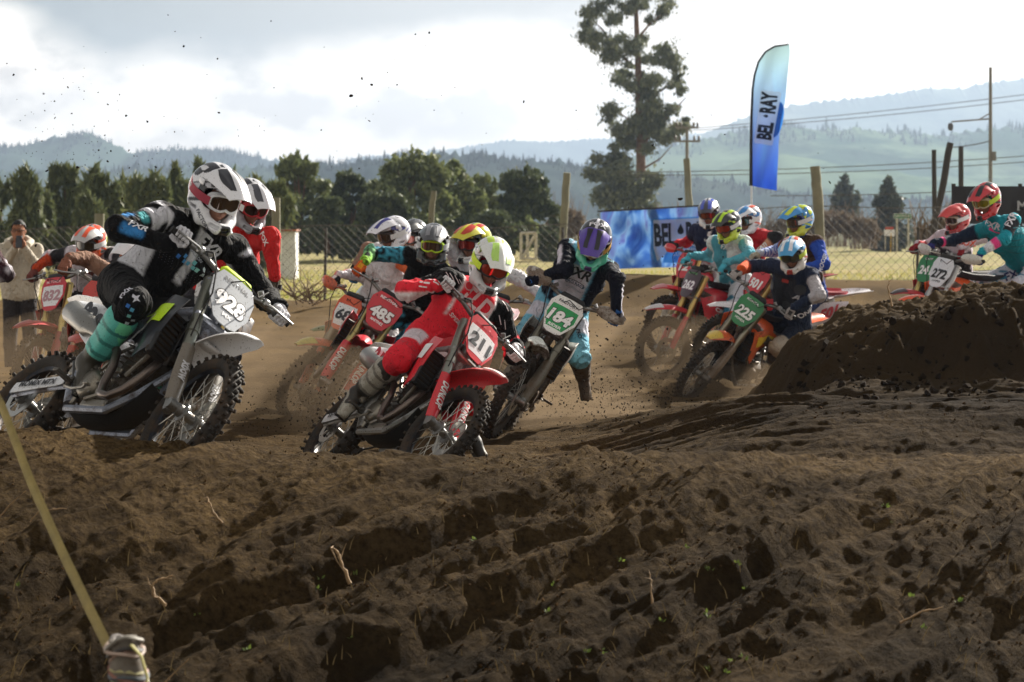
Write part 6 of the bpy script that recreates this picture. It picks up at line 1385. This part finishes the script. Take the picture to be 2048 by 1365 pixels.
def k184(C,reg,t,tl,tu,tf,oc,V):
    m=(reg==0)&(tf>-.2)&(np.abs(tl)<.62)&(tu>.36); C[m]=L3('d6d3de'); m=(reg==0)&(tu>.86)&(np.abs(tl)<.55); C[m]=L3('79b7d4')
    m=(reg==0)&(tf>.1)&(np.abs(tl)<.42)&(tu<.36)&(np.sin(tu*55)>-.3); C[m]=L3('5a9cc0'); m=np.isin(reg,(1,2,3,4))&(oc>.72)&(t>.15); C[m]=L3('d9d6e2')
    m=(reg==0)&(np.abs(np.abs(tl)-.66)<.03); C[m]=L3('6fb3d6')
def kteal(C,reg,t,tl,tu,tf,oc,V):
    m=np.isin(reg,(3,4)); C[m]=L3('1f9cb0'); m=(reg==3)&(t<.75)&(oc>-.1); C[m]=L3('2a2d33'); m=(reg==4)&(t>.25)&(t<.52); C[m]=L3('ee4a92'); m=(reg==4)&(t>=.52)&(t<.86); C[m]=L3('e2e4ee')
    m=np.isin(reg,(1,2)); C[m]=L3('15253c'); m=(reg==0)&(tu>.8)&(tl>.2); C[m]=L3('22a8bb'); m=(reg==2)&(t>.55)&(t<.66); C[m]=L3('ee4a92')
def k225(C,reg,t,tl,tu,tf,oc,V):
    m=(reg==2); C[m]=L3('df5a24'); m=(reg==4)&(t<.9); C[m]=L3('1c2740'); m=(reg==3)&(t>.25); C[m]=L3('b9b6bc'); m=(reg==4)&(t<.35); C[m]=L3('b9b6bc'); m=(reg==3)&(oc>.75); C[m]=L3('dd5a26')
    m=(reg==0)&(tf>.05)&(np.abs(tl)<.62)&(tu>.25)&(tu<.9); C[m]=L3('2a2c33')
def khonda(C,reg,t,tl,tu,tf,oc,V):
    m=(reg==0)&(tu>.3); C[m]=L3('1b2242'); m=np.isin(reg,(1,3))&(t<.55); C[m]=L3('1b2242')
def ko(C,reg,t,tl,tu,tf,oc,V):
    m=(reg==3)&(t>.7); C[m]=L3('1a1a1c'); m=(reg==4)&(t<.3); C[m]=L3('1a1a1c'); m=(reg==4)&(t>=.3); C[m]=L3('b98468')
def kblue(C,reg,t,tl,tu,tf,oc,V):
    m=(reg==0)&(tu>.25)&((np.abs(tl)>.35)|(tf<0)); C[m]=L3('4a3527'); m=(reg==0)&(np.abs(np.abs(tl)-.62)<.07); C[m]=L3('c06a2a')
    m=np.isin(reg,(1,2))&(np.sin(t*34)>0); C[m]=L3('c8d2e8')
def kwhite(C,reg,t,tl,tu,tf,oc,V):
    m=(reg==2)&(t>.55)&(oc>.1)&(noise3(V*20,2)>-.1); C[m]=L3('d04a2a')
def kcyan(C,reg,t,tl,tu,tf,oc,V):
    m=(reg==3)&(oc>.1)&(t<.6); C[m]=L3('e2ecee'); m=(reg==0)&(np.abs(tl)>.5); C[m]=L3('dfe9ec')
def korg(C,reg,t,tl,tu,tf,oc,V):
    m=np.isin(reg,(1,2,3,4))&(noise3(V*12,3)>.12); C[m]=L3('c9c4cc'); m=(reg==2)&(oc<.1); C[m]=L3('cc4a22')
def kfox24(C,reg,t,tl,tu,tf,oc,V):
    m=np.isin(reg,(1,2))&(oc<-.1); C[m]=L3('b02a2e'); m=(reg==0)&(tf>-.2)&(tu<.75); C[m]=L3('241f24')
RK={
'928':(dict(torso='09090d',side='09090d',uarm='09090d',pants='0c0c10',knee='0c0c10',h='dfe0e6',h2='23242c',h3='b9bac2',back='a5283c',chin='e2e3e8',peak='e4e5ea',peak2='2b2c33',gog='d8d9de',lens='4a3a30',strap='9a3042',glove='d4d4da',gcuff='1a1a20',gpad='6a6a74',boot='74d8a6',boot2='58b8ac',boot3='3a372e',buckle='348078',fn=k928,bd=.15,seed=2),
  dict(head=(432,388,-.05),sh_r=(322,432,0),sh_l=(470,500,.12),el_r=(232,478,-.12),el_l=(520,600,.25),hip=(268,590,.0),kn_r=(296,606,-.25),an_r=(180,722,0),look=(38,18,10)),'rider in black with a blue chequered chest and mint green boots',.009),
'211':(dict(torso='ee3040',uarm='ee3040',farm='ee3040',pants='ee3040',thigh='e8dfe8',h='dfe0de',h2='c8e84a',h3='dfe0de',chin='c9cacc',back='d0e060',peak='e2e4e0',peak2='b8e070',gog='1c1c1e',lens='b04030',strap='cdee3c',mouth='26262a',glove='e8e6ea',gcuff='2a2a2e',gpad='3a3a3e',boot='a39f93',boot2='26241f',buckle='6f6b62',fn=k211,bd=.45,seed=4),
  dict(head=(984,524,-.02),sh_r=(893,560,0),sh_l=(1000,625,.05),el_r=(832,582,-.05),el_l=(1020,680,.1),hip=(872,692,0),kn_r=(792,722,-.15),an_r=(718,788,0),kn_l=(930,800,.15),an_l=(938,858,.15),toe_l=(.3,-.9,-.1),look=(16,22,16)),'rider in a bright red suit with black sleeves and a white and lime helmet',.009),
'184':(dict(torso='0c1020',uarm='0c1020',farm='0c1020',pants='6fb4cf',thigh='c9cbd8',knee='7ab6cc',h='15161c',h2='1b1b24',h3='d8d8e2',chin='5fc8a8',back='b890c0',peak='4a2c9c',peak2='15151f',gog='e4e4e4',lens='7a4a20',strap='c89a40',mouth='3a2a6a',glove='2a62a8',gcuff='2a62a8',boot='5a4e40',boot2='3a3228',fn=k184,bd=.75,seed=6),
  dict(head=(1189,482,-.05),sh_r=(1134,498,0),sh_l=(1216,540,.0),el_r=(1056,572,-.2),el_l=(1243,600,-.35),hip=(1125,610,.05),kn_r=(1026,655,-.22),an_r=(1050,730,.1),kn_l=(1158,716,-.25),an_l=(1165,748,.12),toe_l=(.05,-.85,-.5),look=(-6,42,12)),'rider in black and pale blue with a purple and mint helmet',.010),
'485':(dict(torso='0b0b0e',uarm='0b0b0e',pants='0b0b0e',wave=('a8e83c','4aa8c8'),h='3b3c40',h2='8a8b90',h3='3b3c40',chin='2a2b2e',peak='4a4b50',peak2='85868c',gog='c6ee2a',lens='5a4638',strap='b8bcc0',glove='d8642a',gcuff='c8842a',gpad='e0a030',boot='2a2a2a',boot2='1a1a1a',fn=None,hd=.05,seed=3),
  dict(head=(866,486,0),sh_r=(818,512,0),sh_l=(905,560,.1),el_r=(768,518,0),hip=(835,640,.1),kn_r=(697,648,-.1),an_r=(688,715,0),look=(0,12,6)),'rider in black with wavy green and turquoise sleeves and neon yellow goggles',.011),
'456':(dict(torso='3a3a3e',uarm='8a6a5a',pants='3a3a3e',h='35363a',h2='6a6b70',chin='c8c8cc',peak='1d1e22',gog='2a2a2a',lens='7a3a30',glove='2f6fa8',gcuff='2f6fa8'),
  dict(head=(826,472,0),sh_r=(790,505,0),sh_l=(850,520,0),hip=(800,600,0),look=(-30,12,0)),'rider in a matt black helmet with clear goggles behind the neon goggles',.014),
'68':(dict(torso='d8d4d8',uarm='d86a3a',farm='e0dce4',pants='c8c8cc',h='e2e2ea',h2='e2e2ea',h3='3a3a8a',chin='d8d8de',peak='e6e6ee',peak2='3a3a8a',gog='3a3030',lens='4a3a34',glove='26262a',gpad='e0e0e0',fn=kwhite,seed=9),
  dict(head=(786,468,0),sh_r=(755,502,0),sh_l=(800,520,0),el_r=(722,540,0),hip=(760,600,0),look=(-48,12,-4)),'rider in a white peaked helmet with orange shoulders, left of the grey helmets',.014),
'j':(dict(torso='1c1c20',uarm='d8d6dc',farm='d8d6dc',pants='b83040',h='c8cc3a',h2='c83a2a',h3='1f1f24',chin='d8d8d8',peak='d0c832',peak2='c03a28',gog='2a2a2a',lens='a83430',glove='3a3a3e',seed=11),
  dict(head=(948,484,0),sh_r=(916,520,0),sh_l=(975,530,0),hip=(950,620,0),look=(-35,12,4)),'rider in a yellow, red and black patterned helmet with white sleeves',.014),
'fox':(dict(torso='c82828',uarm='cc2a2a',farm='cc2a2a',pants='2a2a30',h='dcdde2',h2='3a3a42',h3='b8b9c0',chin='8a8a90',back='e4e4ea',peak='dcdce2',peak2='4a4a52',gog='b02028',lens='3a2420',mouth='26262a',glove='4a4640',gpad='6a665e',seed=13),
  dict(head=(500,405,0),sh_r=(430,470,.1),sh_l=(518,478,0),el_l=(556,490,-.35),hip=(430,600,.1),kn_l=(462,650,0),an_l=(450,770,.1),look=(34,22,8)),'rider in a bright red jersey behind the one in black and white',.011),
'red_left':(dict(torso='c4bcc4',uarm='1f1d22',farm='2a262a',pants='8a7a70',neck='d2552a',h='a8a6a6',h2='e0502c',h3='3a3a3a',chin='d2552a',back='c8cc3a',peak='b4b2b2',peak2='e0552e',gog='2a2420',lens='2a2420',glove='6a3a34',gcuff='c8401f',fn=korg,seed=15,hd=.3),
  dict(head=(182,484,0),sh_r=(148,508,0),sh_l=(222,512,0),el_r=(108,520,0),el_l=(214,548,-.1),hip=(180,590,.1),look=(-18,16,6)),'rider in a grey and fluorescent orange helmet near the spectator',.013),
'd':(dict(torso='a89a8a',uarm='8a6a58',farm='7a5a48',pants='9a8c7c',h='e4e4e8',h2='e4e4e8',h3='2a2a30',chin='8a4a40',peak='e4e4e8',gog='c8641e',lens='a85a18',glove='8a5a48',seed=17),
  dict(head=(276,512,0),sh_r=(240,560,0),sh_l=(300,565,0),hip=(240,640,.1),look=(-30,12,0)),'rider in a white helmet with orange goggles, mostly hidden by the black jersey',.013),
'honda':(dict(torso='c42836',uarm='c42836',farm='c42836',pants='d0d0d8',h='dcdee8',h2='2a4ab8',h3='3a3a44',chin='e0e0e4',peak='3a3a4a',peak2='4a5ac0',gog='2a2020',lens='7a3a2a',strap='2a2a4a',glove='2a2422',fn=khonda,seed=19),
  dict(head=(1418,424,0),sh_r=(1394,460,0),sh_l=(1440,466,0),el_r=(1368,484,0),hip=(1425,520,0),look=(-14,18,-4)),'rider in navy and red with a white winged badge on the chest',.013),
'262':(dict(torso='4f9db2',uarm='66acbe',farm='5ab0c4',pants='d4dce4',blot='2a6f8a',h='2a2a30',h2='b8d82c',h3='6a3a3a',chin='c8dc34',peak='26262a',peak2='b4dc2a',gog='2a2020',lens='b0402a',glove='4fb4cc',gcuff='4fb4cc',boot='c8ccd4',boot2='3a3a40',fn=kcyan,seed=21,bd=.3),
  dict(head=(1456,450,-.1),sh_r=(1430,486,-.05),sh_l=(1490,486,0),el_r=(1408,510,-.05),el_l=(1499,526,-.1),hip=(1470,565,0),look=(-38,16,-6)),'rider in turquoise and white with a black and neon helmet',.012),
'ducati':(dict(torso='b8232c',uarm='b8232c',farm='b98468',pants='3a3a40',h='e0e2ea',h2='e0562c',h3='3f7fc0',chin='d8d8de',back='e2e4ea',peak='e0e2ea',peak2='3f86c8',gog='2a2420',lens='3a2a22',glove='2a2a2a',fn=ko,seed=23),
  dict(head=(1497,438,0),sh_r=(1475,475,0),sh_l=(1525,472,0),el_l=(1538,500,-.1),hip=(1500,560,0),look=(-44,14,0)),'rider in a red jersey between the turquoise one and the blue one',.013),
'501':(dict(torso='2a4aa0',uarm='2a50b4',farm='2a50b4',pants='2a3a6a',h='3f8fd0',h2='c8dc34',h3='2a2f8a',chin='c8d040',peak='3a92d8',peak2='d0e040',gog='3a3a3a',lens='4a4038',glove='a8a090',fn=kblue,seed=25),
  dict(head=(1598,440,0),sh_r=(1572,492,0),sh_l=(1632,486,0),el_r=(1535,505,0),el_l=(1650,545,0),hip=(1620,585,0),look=(-52,14,0)),'rider in blue with a brown and orange vest and a blue and yellow helmet',.012),
'225':(dict(torso='1f2a44',uarm='1f2a44',farm='1f2a44',pants='1d2436',knee='b5a99a',h='e4e0dc',h2='d8552c',h3='3a92c8',chin='d4d0cc',back='d8552c',peak='3f9ad0',peak2='e8eaf0',gog='2a2a2a',lens='3a4030',strap='b8c83a',mouth='b0362a',glove='b0aaa8',gpad='3a3a3a',boot='3a3230',boot2='26201c',fn=k225,seed=27,bd=.7),
  dict(head=(1585,506,-.05),sh_r=(1545,532,0),sh_l=(1622,552,0),el_r=(1505,534,0),el_l=(1640,605,-.08),hip=(1585,650,.05),kn_l=(1562,672,-.2),an_l=(1548,730,0),look=(-22,20,-4)),'rider in navy and orange with a black chest protector and a blue peak',.011),
'24':(dict(torso='c8bcc4',uarm='d8ccd4',farm='d4c8d0',pants='3a3438',h='c03434',h2='c03434',h3='c03434',chin='a82a2e',peak='cc3a38',gog='b8a898',lens='3a2c28',glove='8a2026',fn=kfox24,seed=29),
  dict(head=(1914,436,0),sh_r=(1882,474,0),sh_l=(1935,480,0),el_r=(1862,486,0),hip=(1915,560,.1),look=(-50,14,0)),'rider in a plain red helmet with white sleeves and a dark chest',.012),
'272':(dict(torso='1a8a98',uarm='1a8a98',farm='1a8a98',pants='d6d6e4',blot='3a7a9a',h='b8242e',h2='1c1c20',h3='b8242e',chin='c0282e',back='d8d8d8',peak='bf2530',peak2='1f1f22',gog='b8b090',lens='8a8a20',strap='b4cc30',glove='2a2a6a',gcuff='b83a5a',boot='4a4a50',fn=kteal,seed=31,hs=1.05,hd=.05),
  dict(head=(1972,398,-.05),sh_r=(1962,462,.05),sh_l=(2026,442,0),el_r=(1918,478,.05),el_l=(2036,486,-.1),hip=(2062,535,.1),kn_l=(2008,566,-.2),an_l=(2040,640,0),look=(-42,18,-6)),'rider in teal, pink and black with white trousers and a red and black helmet',.010),
'edge':(dict(torso='2a2026',uarm='3a1a22',farm='3a2a30',pants='3a3a44',h='b0b0b8',glove='b8b0b0',fn=korg,seed=33),
  dict(el_l=(4,548,0),sh_l=(-30,490,0),sh_r=(-60,480,0),head=(-60,430,0),hip=(-90,600,0)),'rider of whom only an arm enters at the left edge',.014),
}
for _k in (RK if not DEVONLY else DEVONLY):
    _ka=RK[_k]; rider(_k,_k,*_ka)
def D(k,*a,**kw):
    if k in RID: decal(k,*a,**kw)
def seg2(a,b,w):
    a=np.array(a,float);b=np.array(b,float);d=b-a;L_=np.linalg.norm(d);n=np.array([-d[1],d[0]])/L_*w/2;return [tuple(a+n),tuple(b+n),tuple(b-n),tuple(a-n)]
WING=[(-.5,-.1),(-.2,.35),(.5,.5),(.1,.28),(.42,.30),(.05,.12),(.34,.12),(.02,-.04),(.26,-.06),(0,-.2),(-.2,-.5),(-.3,-.2)]
SPIKE=[(-.5,.05),(-.15,.12),(0,.5),(.12,.12),(.5,.1),(.2,-.1),(.1,-.5),(-.05,-.15),(-.35,-.2)]
# --- black and white rider
D('928','FXR',276,452,15,-14,'e2e3ea',shear=.3,sx=1.1)
D('928','FXR',418,496,34,-40,'b9bac4',shear=.2,sx=.85)
D('928','RACE DIV',392,512,7,-40,'8a8f9c')
for i in range(6):
    for j in(0,1):
        if (i+j)%2==0: continue
        cx=361+i*9.2+j*-4.5; cy=505+i*7.0+j*7.6; D('928',SQ,cx,cy,8.6,-38,['2f6fc0','3f86c4','58a4c8','68b4bc','8cc8c4','b8c8cc'][i],name='jersey_print')
for i in range(6):
    j=(i+1)%2; D('928',SQ,361+i*9.2+j*-4.5-3,505+i*7.0+j*7.6+10,8.0,-38,['2f6fc0','3f86c4','58a4c8','68b4bc','8cc8c4','b8c8cc'][i],name='jersey_print') if i%2 else None
D('928',[(-.5,-.2),(.1,.5),(.5,.4),(.2,.0),(.35,-.4),(-.1,-.5)],318,424,22,10,'d2d3dc',name='jersey_print')
D('928',SPIKE,272,597,22,-50,'c9cad6',name='trouser_print'); D('928','FXR',252,585,13,55,'c9cad6',name='trouser_lettering')
for i,(x,y,c_) in enumerate([(256,612,'2f6fc0'),(264,620,'58a4c8'),(258,632,'7fc4c0'),(266,640,'b8c8cc'),(254,646,'b8c8cc')]): D('928',SQ,x,y,8,-30,c_,name='trouser_print')
r=np.random.default_rng(4)
for cx,cy,n_,sl in((322,500,5,-30),(378,546,6,-38)):
    for i in range(n_):
        for j in range(4): D('928',disc2(.5,6),cx+i*6-j*1.5,cy+i*4.2+j*5,1.7,0,'6a6a74',name='vent_hole')
# --- red rider
D('211','TLD',818,690,16,-16,'d82838',shear=.2,name='trouser_lettering')
D('211','TLD',955,603,36,-38,'eac6ca',shear=.1,sx=.9); D('211',disc2(.5,18),938,572,20,0,'eab4b8',name='jersey_print'); D('211',disc2(.5,18),938,572,16,0,'dd3844',name='jersey_print',lift=.0055)
D('211','SPEED',913,640,9,-56,'f0c8cc',sx=1.2)
for p_,q_ in(((852,600),(846,640)),((858,622),(836,668)),((868,604),(870,628))): pass
for x,y,l,a_ in((905,556,22,-62),(914,560,20,-60),(922,566,16,-58),(896,552,18,-66),(1004,600,26,-70),(1012,612,24,-72),(1000,640,22,-78),(1010,650,22,-80)): D('211',seg2((-.5,0),(.5,0),.08),x,y,l,a_,'d8ccd0',name='jersey_print')
for x,y,l,a_ in((850,566,26,-20),(862,560,20,-35),(846,574,18,-8),(872,566,16,-40)): D('211',seg2((-.5,0),(.5,0),.16),x,y,l,a_,'f0dce0',name='jersey_print')
for i in range(5):
    for j in range(5): D('211',disc2(.5,6),900+i*6.4+j*1.5,612+i*2.8+j*5.4,1.8,0,'7a1820',name='vent_hole')
D('211',SPIKE,940,556,1,0,'000000') if False else None
# --- black, white and pale blue rider
D('184','FXR',1157,545,21,-19,'15161c',shear=.3,sx=1.05)
D('184',rrect(2.9,.8,.12),1152,566,13,-18,'15161c',name='jersey_print'); D('184',rrect(2.75,.62,.1),1152,566,13,-18,'d9d6e2',name='jersey_print',lift=.0055); D('184','PRO RACE',1152,566,6.5,-18,'2a4a6a',lift=.0075,sx=1.05)
D('184','DIVISION',1148,577,5.5,-18,'a9b4c0',sx=1.1)
D('184','FXR',1243,562,13,-62,'1a1b22'); D('184','FXR',1090,508,11,55,'d9d6e2'); D('184','FXR',1026,664,14,-62,'17202c',name='trouser_lettering'); D('184','PRO',1158,668,9,-82,'17202c',name='trouser_lettering')
D('184','FXR',1142,482,8,75,'8cc4dc'); D('184','FXR',1220,522,8,-40,'8cc4dc')
D('184','FOX',1197,449,11,-14,'e8e8f0',what='peak',name='peak_lettering',sx=1.2); D('184','FOX',1197,449,11,-14,'e8e8f0',what='helmet',name='helmet_lettering',sx=1.2)
# --- others
D('225','A',1592,594,16,-15,'c9ccd4',shear=.3); D('225','ONEAL',1618,622,11,24,'e8e8f0'); D('225',rrect(1.6,.8,.2),1571,562,9,-8,'b8342a',name='jersey_print')
for x,y,s_ in((1545,570,20),(1600,580,24),(1575,610,22)): D('225',disc2(.5,14),x,y,s_,0,'33353c',name='protector_pad',lift=.010)
D('225','TLD',1568,486,9,-6,'e8f0f4',what='peak',name='peak_lettering')
D('honda',WING,1420,470,17,8,'e6e8f0',name='jersey_print'); D('honda','HONDA',1420,483,6,4,'e6e8f0')
D('262','FXR',1452,495,11,2,'e2ecee',shear=.2); D('262','CARBON',1440,446,4,20,'e8e8e8',what='helmet',name='helmet_lettering')
D('ducati','DUCATI',1517,498,8,22,'e2e2e6'); D('501','MOOSE',1645,525,9,76,'dfe4f4',shear=.2)
D('272','FXR',1984,450,15,0,'e2e4ee',shear=.2); D('272','FXR',2021,440,17,72,'e2e4ee',shear=.2); D('272',SQ,1990,465,6,-4,'ee4a92',name='jersey_print',sx=4.5); D('272',rrect(1.6,.8,.3),1976,476,6,-2,'20242c',name='jersey_print')
D('272','FXR',2030,548,17,25,'2a2f6a',name='trouser_lettering'); D('272',rrect(2.2,.9,.4),2006,556,7,10,'2a7a9a',name='trouser_print'); D('272','FLY',1985,385,10,28,'b4e03a',what='helmet',name='helmet_lettering')
for i in range(5): D('272',seg2((-.5,0),(.5,0),.06),2035,455+i*13,34,8,'176a78',name='jersey_print')
D('24','FOX',1936,486,13,-6,'d8502e'); D('24','360',1850,474,8,30,'2a2428')
D('fox','FOX',528,478,12,-50,'e8d8d8'); D('456',SPIKE,819,465,11,0,'d8d8dc',what='peak',name='peak_lettering')
D('211','100%',925,500,9,-40,'26302a',what='helmet',name='helmet_lettering'); D('928','FACTORY',405,440,8,-62,'5a5c66',what='helmet',name='helmet_lettering')
# ================================================================== SPECTATOR
def spectator():
    d=27.5; A=lambda u,v,dd=0: P(u,v,d+dd); q0,q1=A(-30,425,-.40),A(112,795,.4); s=SDF(.013,np.minimum(q0,q1)-.02,np.maximum(q0,q1)+.02); bones=[]
    def b(a,c,ra,rb,reg,kk=.03,flat=None): s.cone(a,c,ra,rb,kk,flat); bones.append((a,c,ra,rb,reg))
    hd=A(37,463,-.08); hip=A(40,585); 
    for q in(-1,1):
        b(hip+np.array([q*.08,0,0]),A(40,545)+np.array([q*.10,0,0]),.13,.15,0,.05); b(A(40,545)+np.array([q*.10,0,0]),A(40,508)+np.array([q*.11,0,0]),.15,.11,0,.05)
        sh=A(40,500)+np.array([q*.19,0,0]); el=A(40+q*37,540,-.10); wr=A(40+q*10,497,-.30); b(sh,el,.082,.066,0,.04); b(el,wr,.066,.045,1,.03)
        s.ell(wr+np.array([-q*.02,-.02,.05]),(.035,.04,.05),None,.015); bones.append((wr+np.array([-q*.02,-.02,.03]),wr+np.array([-q*.02,-.02,.09]),.04,.04,3))
        for i in range(4): a0=wr+np.array([-q*.035,-.05,.045+i*.017]); s.cone(a0,a0+np.array([-q*.035,.012,.004]),.0105,.009,.004)
        s.cone(wr+np.array([-q*.005,-.05,.07]),wr+np.array([-q*.02,-.07,.115]),.012,.010,.006)
        b(hip+np.array([q*.09,0,0]),A(40+q*20,690),.105,.075,2,.03); b(A(40+q*20,690),A(40+q*20,765),.07,.055,2,.03); b(A(40+q*20,768),A(40+q*22,774,-.16),.05,.04,2,.02)
    s.cone(A(40,497),A(38,478),.09,.06,.03); s.ell(A(40,492,.03),(.12,.10,.05),None,.04); s.ell(hd,(.075,.092,.115),None,.01); s.ell(hd+np.array([0,-.02,-.06]),(.055,.075,.06),None,.03); bones.append((hd-np.array([0,0,.07]),hd,.09,.09,3))
    s.cone(hd+np.array([0,-.088,.01]),hd+np.array([0,-.108,-.025]),.012,.016,.008); s.ell(hd+np.array([0,-.085,-.06]),(.026,.015,.010),None,.006)
    for q in(-1,1): s.ell(hd+np.array([q*.076,.01,-.005]),(.012,.022,.032),None,.006); s.ell(hd+np.array([q*.032,-.078,.012]),(.02,.016,.012),None,.006)
    V,Fq=s.out(); Bd=[]
    for a,c,ra,rb,reg in bones:
        ab=c-a;t=np.clip(((V-a)@ab)/(ab@ab),0,1);Bd.append(np.linalg.norm(V-a-t[:,None]*ab,axis=1)-ra-(rb-ra)*t)
    reg=np.array([x[4] for x in bones])[np.array(Bd).argmin(0)]; C=np.tile(L3('b9b0a0'),(len(V),1)); C[reg==2]=L3('2f2b2c'); C[reg==3]=L3('93654c'); base=P(40,770,d)
    nz=noise3(V*20,3); V=V+np.array([0,-1,0])*(.006*(1-2*np.abs(nz)))[:,None]*(reg!=3)[:,None]
    hl=hd-base; me=mesh_from('person',V-base,Fq); vcol(me,C); pr=ob('person',me,BODYMAT,matrix=Matrix.Translation(base)); tag(pr,'spectator in a beige hooded jacket filming with a phone at the left','person')
    rr=np.random.default_rng(2); mb=MB(); Vh,Fh=ellm((0,.012,.028),(.084,.097,.105),22,14); Vh=np.array(Vh); k=(Vh[:,2]>.03)|(Vh[:,1]>.03)
    nn=noise3(Vh*60,4); Vh=Vh*(1+.05*nn)[:,None]; Fh=[f for f in Fh if all((Vh[i][2]>.052 and Vh[i][1]<=.03) or (Vh[i][1]>.0 and Vh[i][2]>-.06) for i in f)]
    hm=mesh_from('hair',Vh+hl,Fh); ob('hair',hm,mat('dark_hair','15110f',.8),pr)
    g=MB(); 
    for q in(-1,1): g.tube([(hl[0]+q*.034+.026*math.cos(a),hl[1]-.102,hl[2]+.012+.019*math.sin(a)) for a in np.linspace(0,6.283,14)],.003,5,cap=False); g.tube([hl+np.array([q*.06,-.1,.015]),hl+np.array([q*.078,0,.012])],.003,5)
    g.tube([hl+np.array([-.01,-.103,.014]),hl+np.array([.01,-.103,.014])],.003,5); ob('glasses',g.mesh('glasses'),mat('black_frame','0d0d0f',.4),pr)
    for q in(-1,1): ob('eye',MB().lathe([(.0,-.008),(.008,-.003),(.008,.003),(0,.008)],hl+np.array([q*.033,-.090,.012]),(0,1,0),8).mesh('eye'),mat('dark_eye','15100e',.3),pr)
    hood=MB().tube([hl+np.array([x,y,z]) for x,y,z in((-.11,-.06,-.16),(-.13,.04,-.12),(-.07,.11,-.09),(.07,.11,-.09),(.13,.04,-.12),(.11,-.06,-.16))],.045,8); ob('hood',hood.mesh('hood',60),mat('beige_cloth','b9b0a0',.85,dirt=.1),pr)
    ob('drawstring',MB().tube([hl+np.array([.03,-.15,-.17]),hl+np.array([.035,-.17,-.25])],.004,5).tube([hl+np.array([-.03,-.15,-.17]),hl+np.array([-.035,-.17,-.25])],.004,5).mesh('drawstring'),mat('cord','d8d0c4',.8),pr)
    ph=P(38,484,d-.37); tag(ob('phone',MB().box((0,0,0),(.072,.010,.14),np.array(Matrix.Rotation(R(-12),3,'X')),.004).box((.02,-.008,.045),(.026,.006,.032),np.array(Matrix.Rotation(R(-12),3,'X')),.003).mesh('phone'),mat('phone_case','2a2c34',.3),matrix=Matrix.Translation(ph)),"dark phone held up in the spectator's hands",'phone')
if not DEVONLY: spectator()
# ================================================================== FLYING DIRT
def spray():
    r=np.random.default_rng(12); pts=[];sz=[]
    def cloud(n,cu,cv,su,sv,d,sd,s0,s1):
        for _ in range(n):
            u,v=r.normal(cu,su),r.normal(cv,sv); p=P(u,v,r.normal(d,sd))
            if p[2]<gz(p[0],p[1])+.01: continue
            pts.append(p); sz.append(s0+(s1-s0)*r.random()**4)
    cloud(170,150,330,110,80,15,1.5,.003,.009); cloud(120,200,560,150,90,16.,1.5,.003,.010); cloud(60,400,200,260,120,15,2,.003,.009)
    cloud(70,1000,300,500,120,20,4,.004,.013); cloud(1100,1200,795,80,30,18.6,.6,.002,.010); cloud(260,1240,700,60,60,19,.8,.003,.012)
    cloud(150,640,560,60,60,19,1,.003,.007); cloud(420,540,850,110,40,13.5,.6,.002,.008); cloud(500,60,800,90,60,13.6,.6,.002,.008); cloud(350,640,800,60,40,17,.6,.003,.009); cloud(600,1330,775,75,30,22,.6,.0025,.009); cloud(110,1500,500,300,110,24,3,.004,.011); cloud(90,690,470,90,60,20,2,.003,.006)
    clods('flying_dirt',np.array(pts),np.array(sz),'specks and clods of dirt thrown into the air by the wheels',mat('dark_clod','241c14',1.,spec=.05,var=.3,dscale=3,bump=.5,bscale=120),13)
spray()
# ================================================================== AIR
def volume_box(name,lo,hi,dens,col,aniso,kind='stuff',label=None,cat=None,shape=None):
    lo=np.array(lo,float);hi=np.array(hi,float); me=(shape or MB().box((0,0,0),tuple(hi-lo))).mesh(name)
    m=bpy.data.materials.new(name+'_air'); m.use_nodes=True; nt=m.node_tree; nt.nodes.clear(); out=nt.nodes.new('ShaderNodeOutputMaterial'); v=nt.nodes.new('ShaderNodeVolumePrincipled')
    v.inputs['Density'].default_value=dens; v.inputs['Color'].default_value=(*col,1); v.inputs['Anisotropy'].default_value=aniso; nt.links.new(v.outputs[0],out.inputs['Volume'])
    o=ob(name,me,m,matrix=Matrix.Translation((lo+hi)/2)); o['kind']=kind
    return tag(o,label,cat)
volume_box('haze',(-5200,-60,-22),(5200,6250,340),HAZE,(.40,.51,.68),.40,'stuff','thin bluish haze lying over the valley','haze')

def dust(c,r_,dens,label,col=(.40,.30,.20)):
    V,Fc=ellm((0,0,0),r_,28,18); V=np.array(V); V=V*(1+.22*noise3(V/np.mean(r_)*1.6+c[0]*3,5))[:,None]; mb=MB().add(V,Fc); lo=np.array(c)-np.array(r_); hi=np.array(c)+np.array(r_)
    volume_box('dust_cloud',lo,hi,dens,col,.35,'stuff',label,'dust',mb)
for (u,v,d,rx,ry,rz,dn) in ((90,790,15.6,1.3,1.2,.4,.08),(250,740,18.5,1.5,1.2,.5,.13),(600,770,20.2,.9,1.1,.62,.42),(700,800,18.2,.8,.7,.42,.40),(1120,820,19.6,.75,.8,.36,.45),(1310,740,24.6,.95,1.0,.62,.45),(1460,790,22.6,.8,.7,.32,.5),(880,760,19.4,.9,.8,.45,.3)):
    p=P(u,v,d); dust(tuple(p),(rx,ry,rz),dn*.75,'low brown dust thrown up by the wheels')
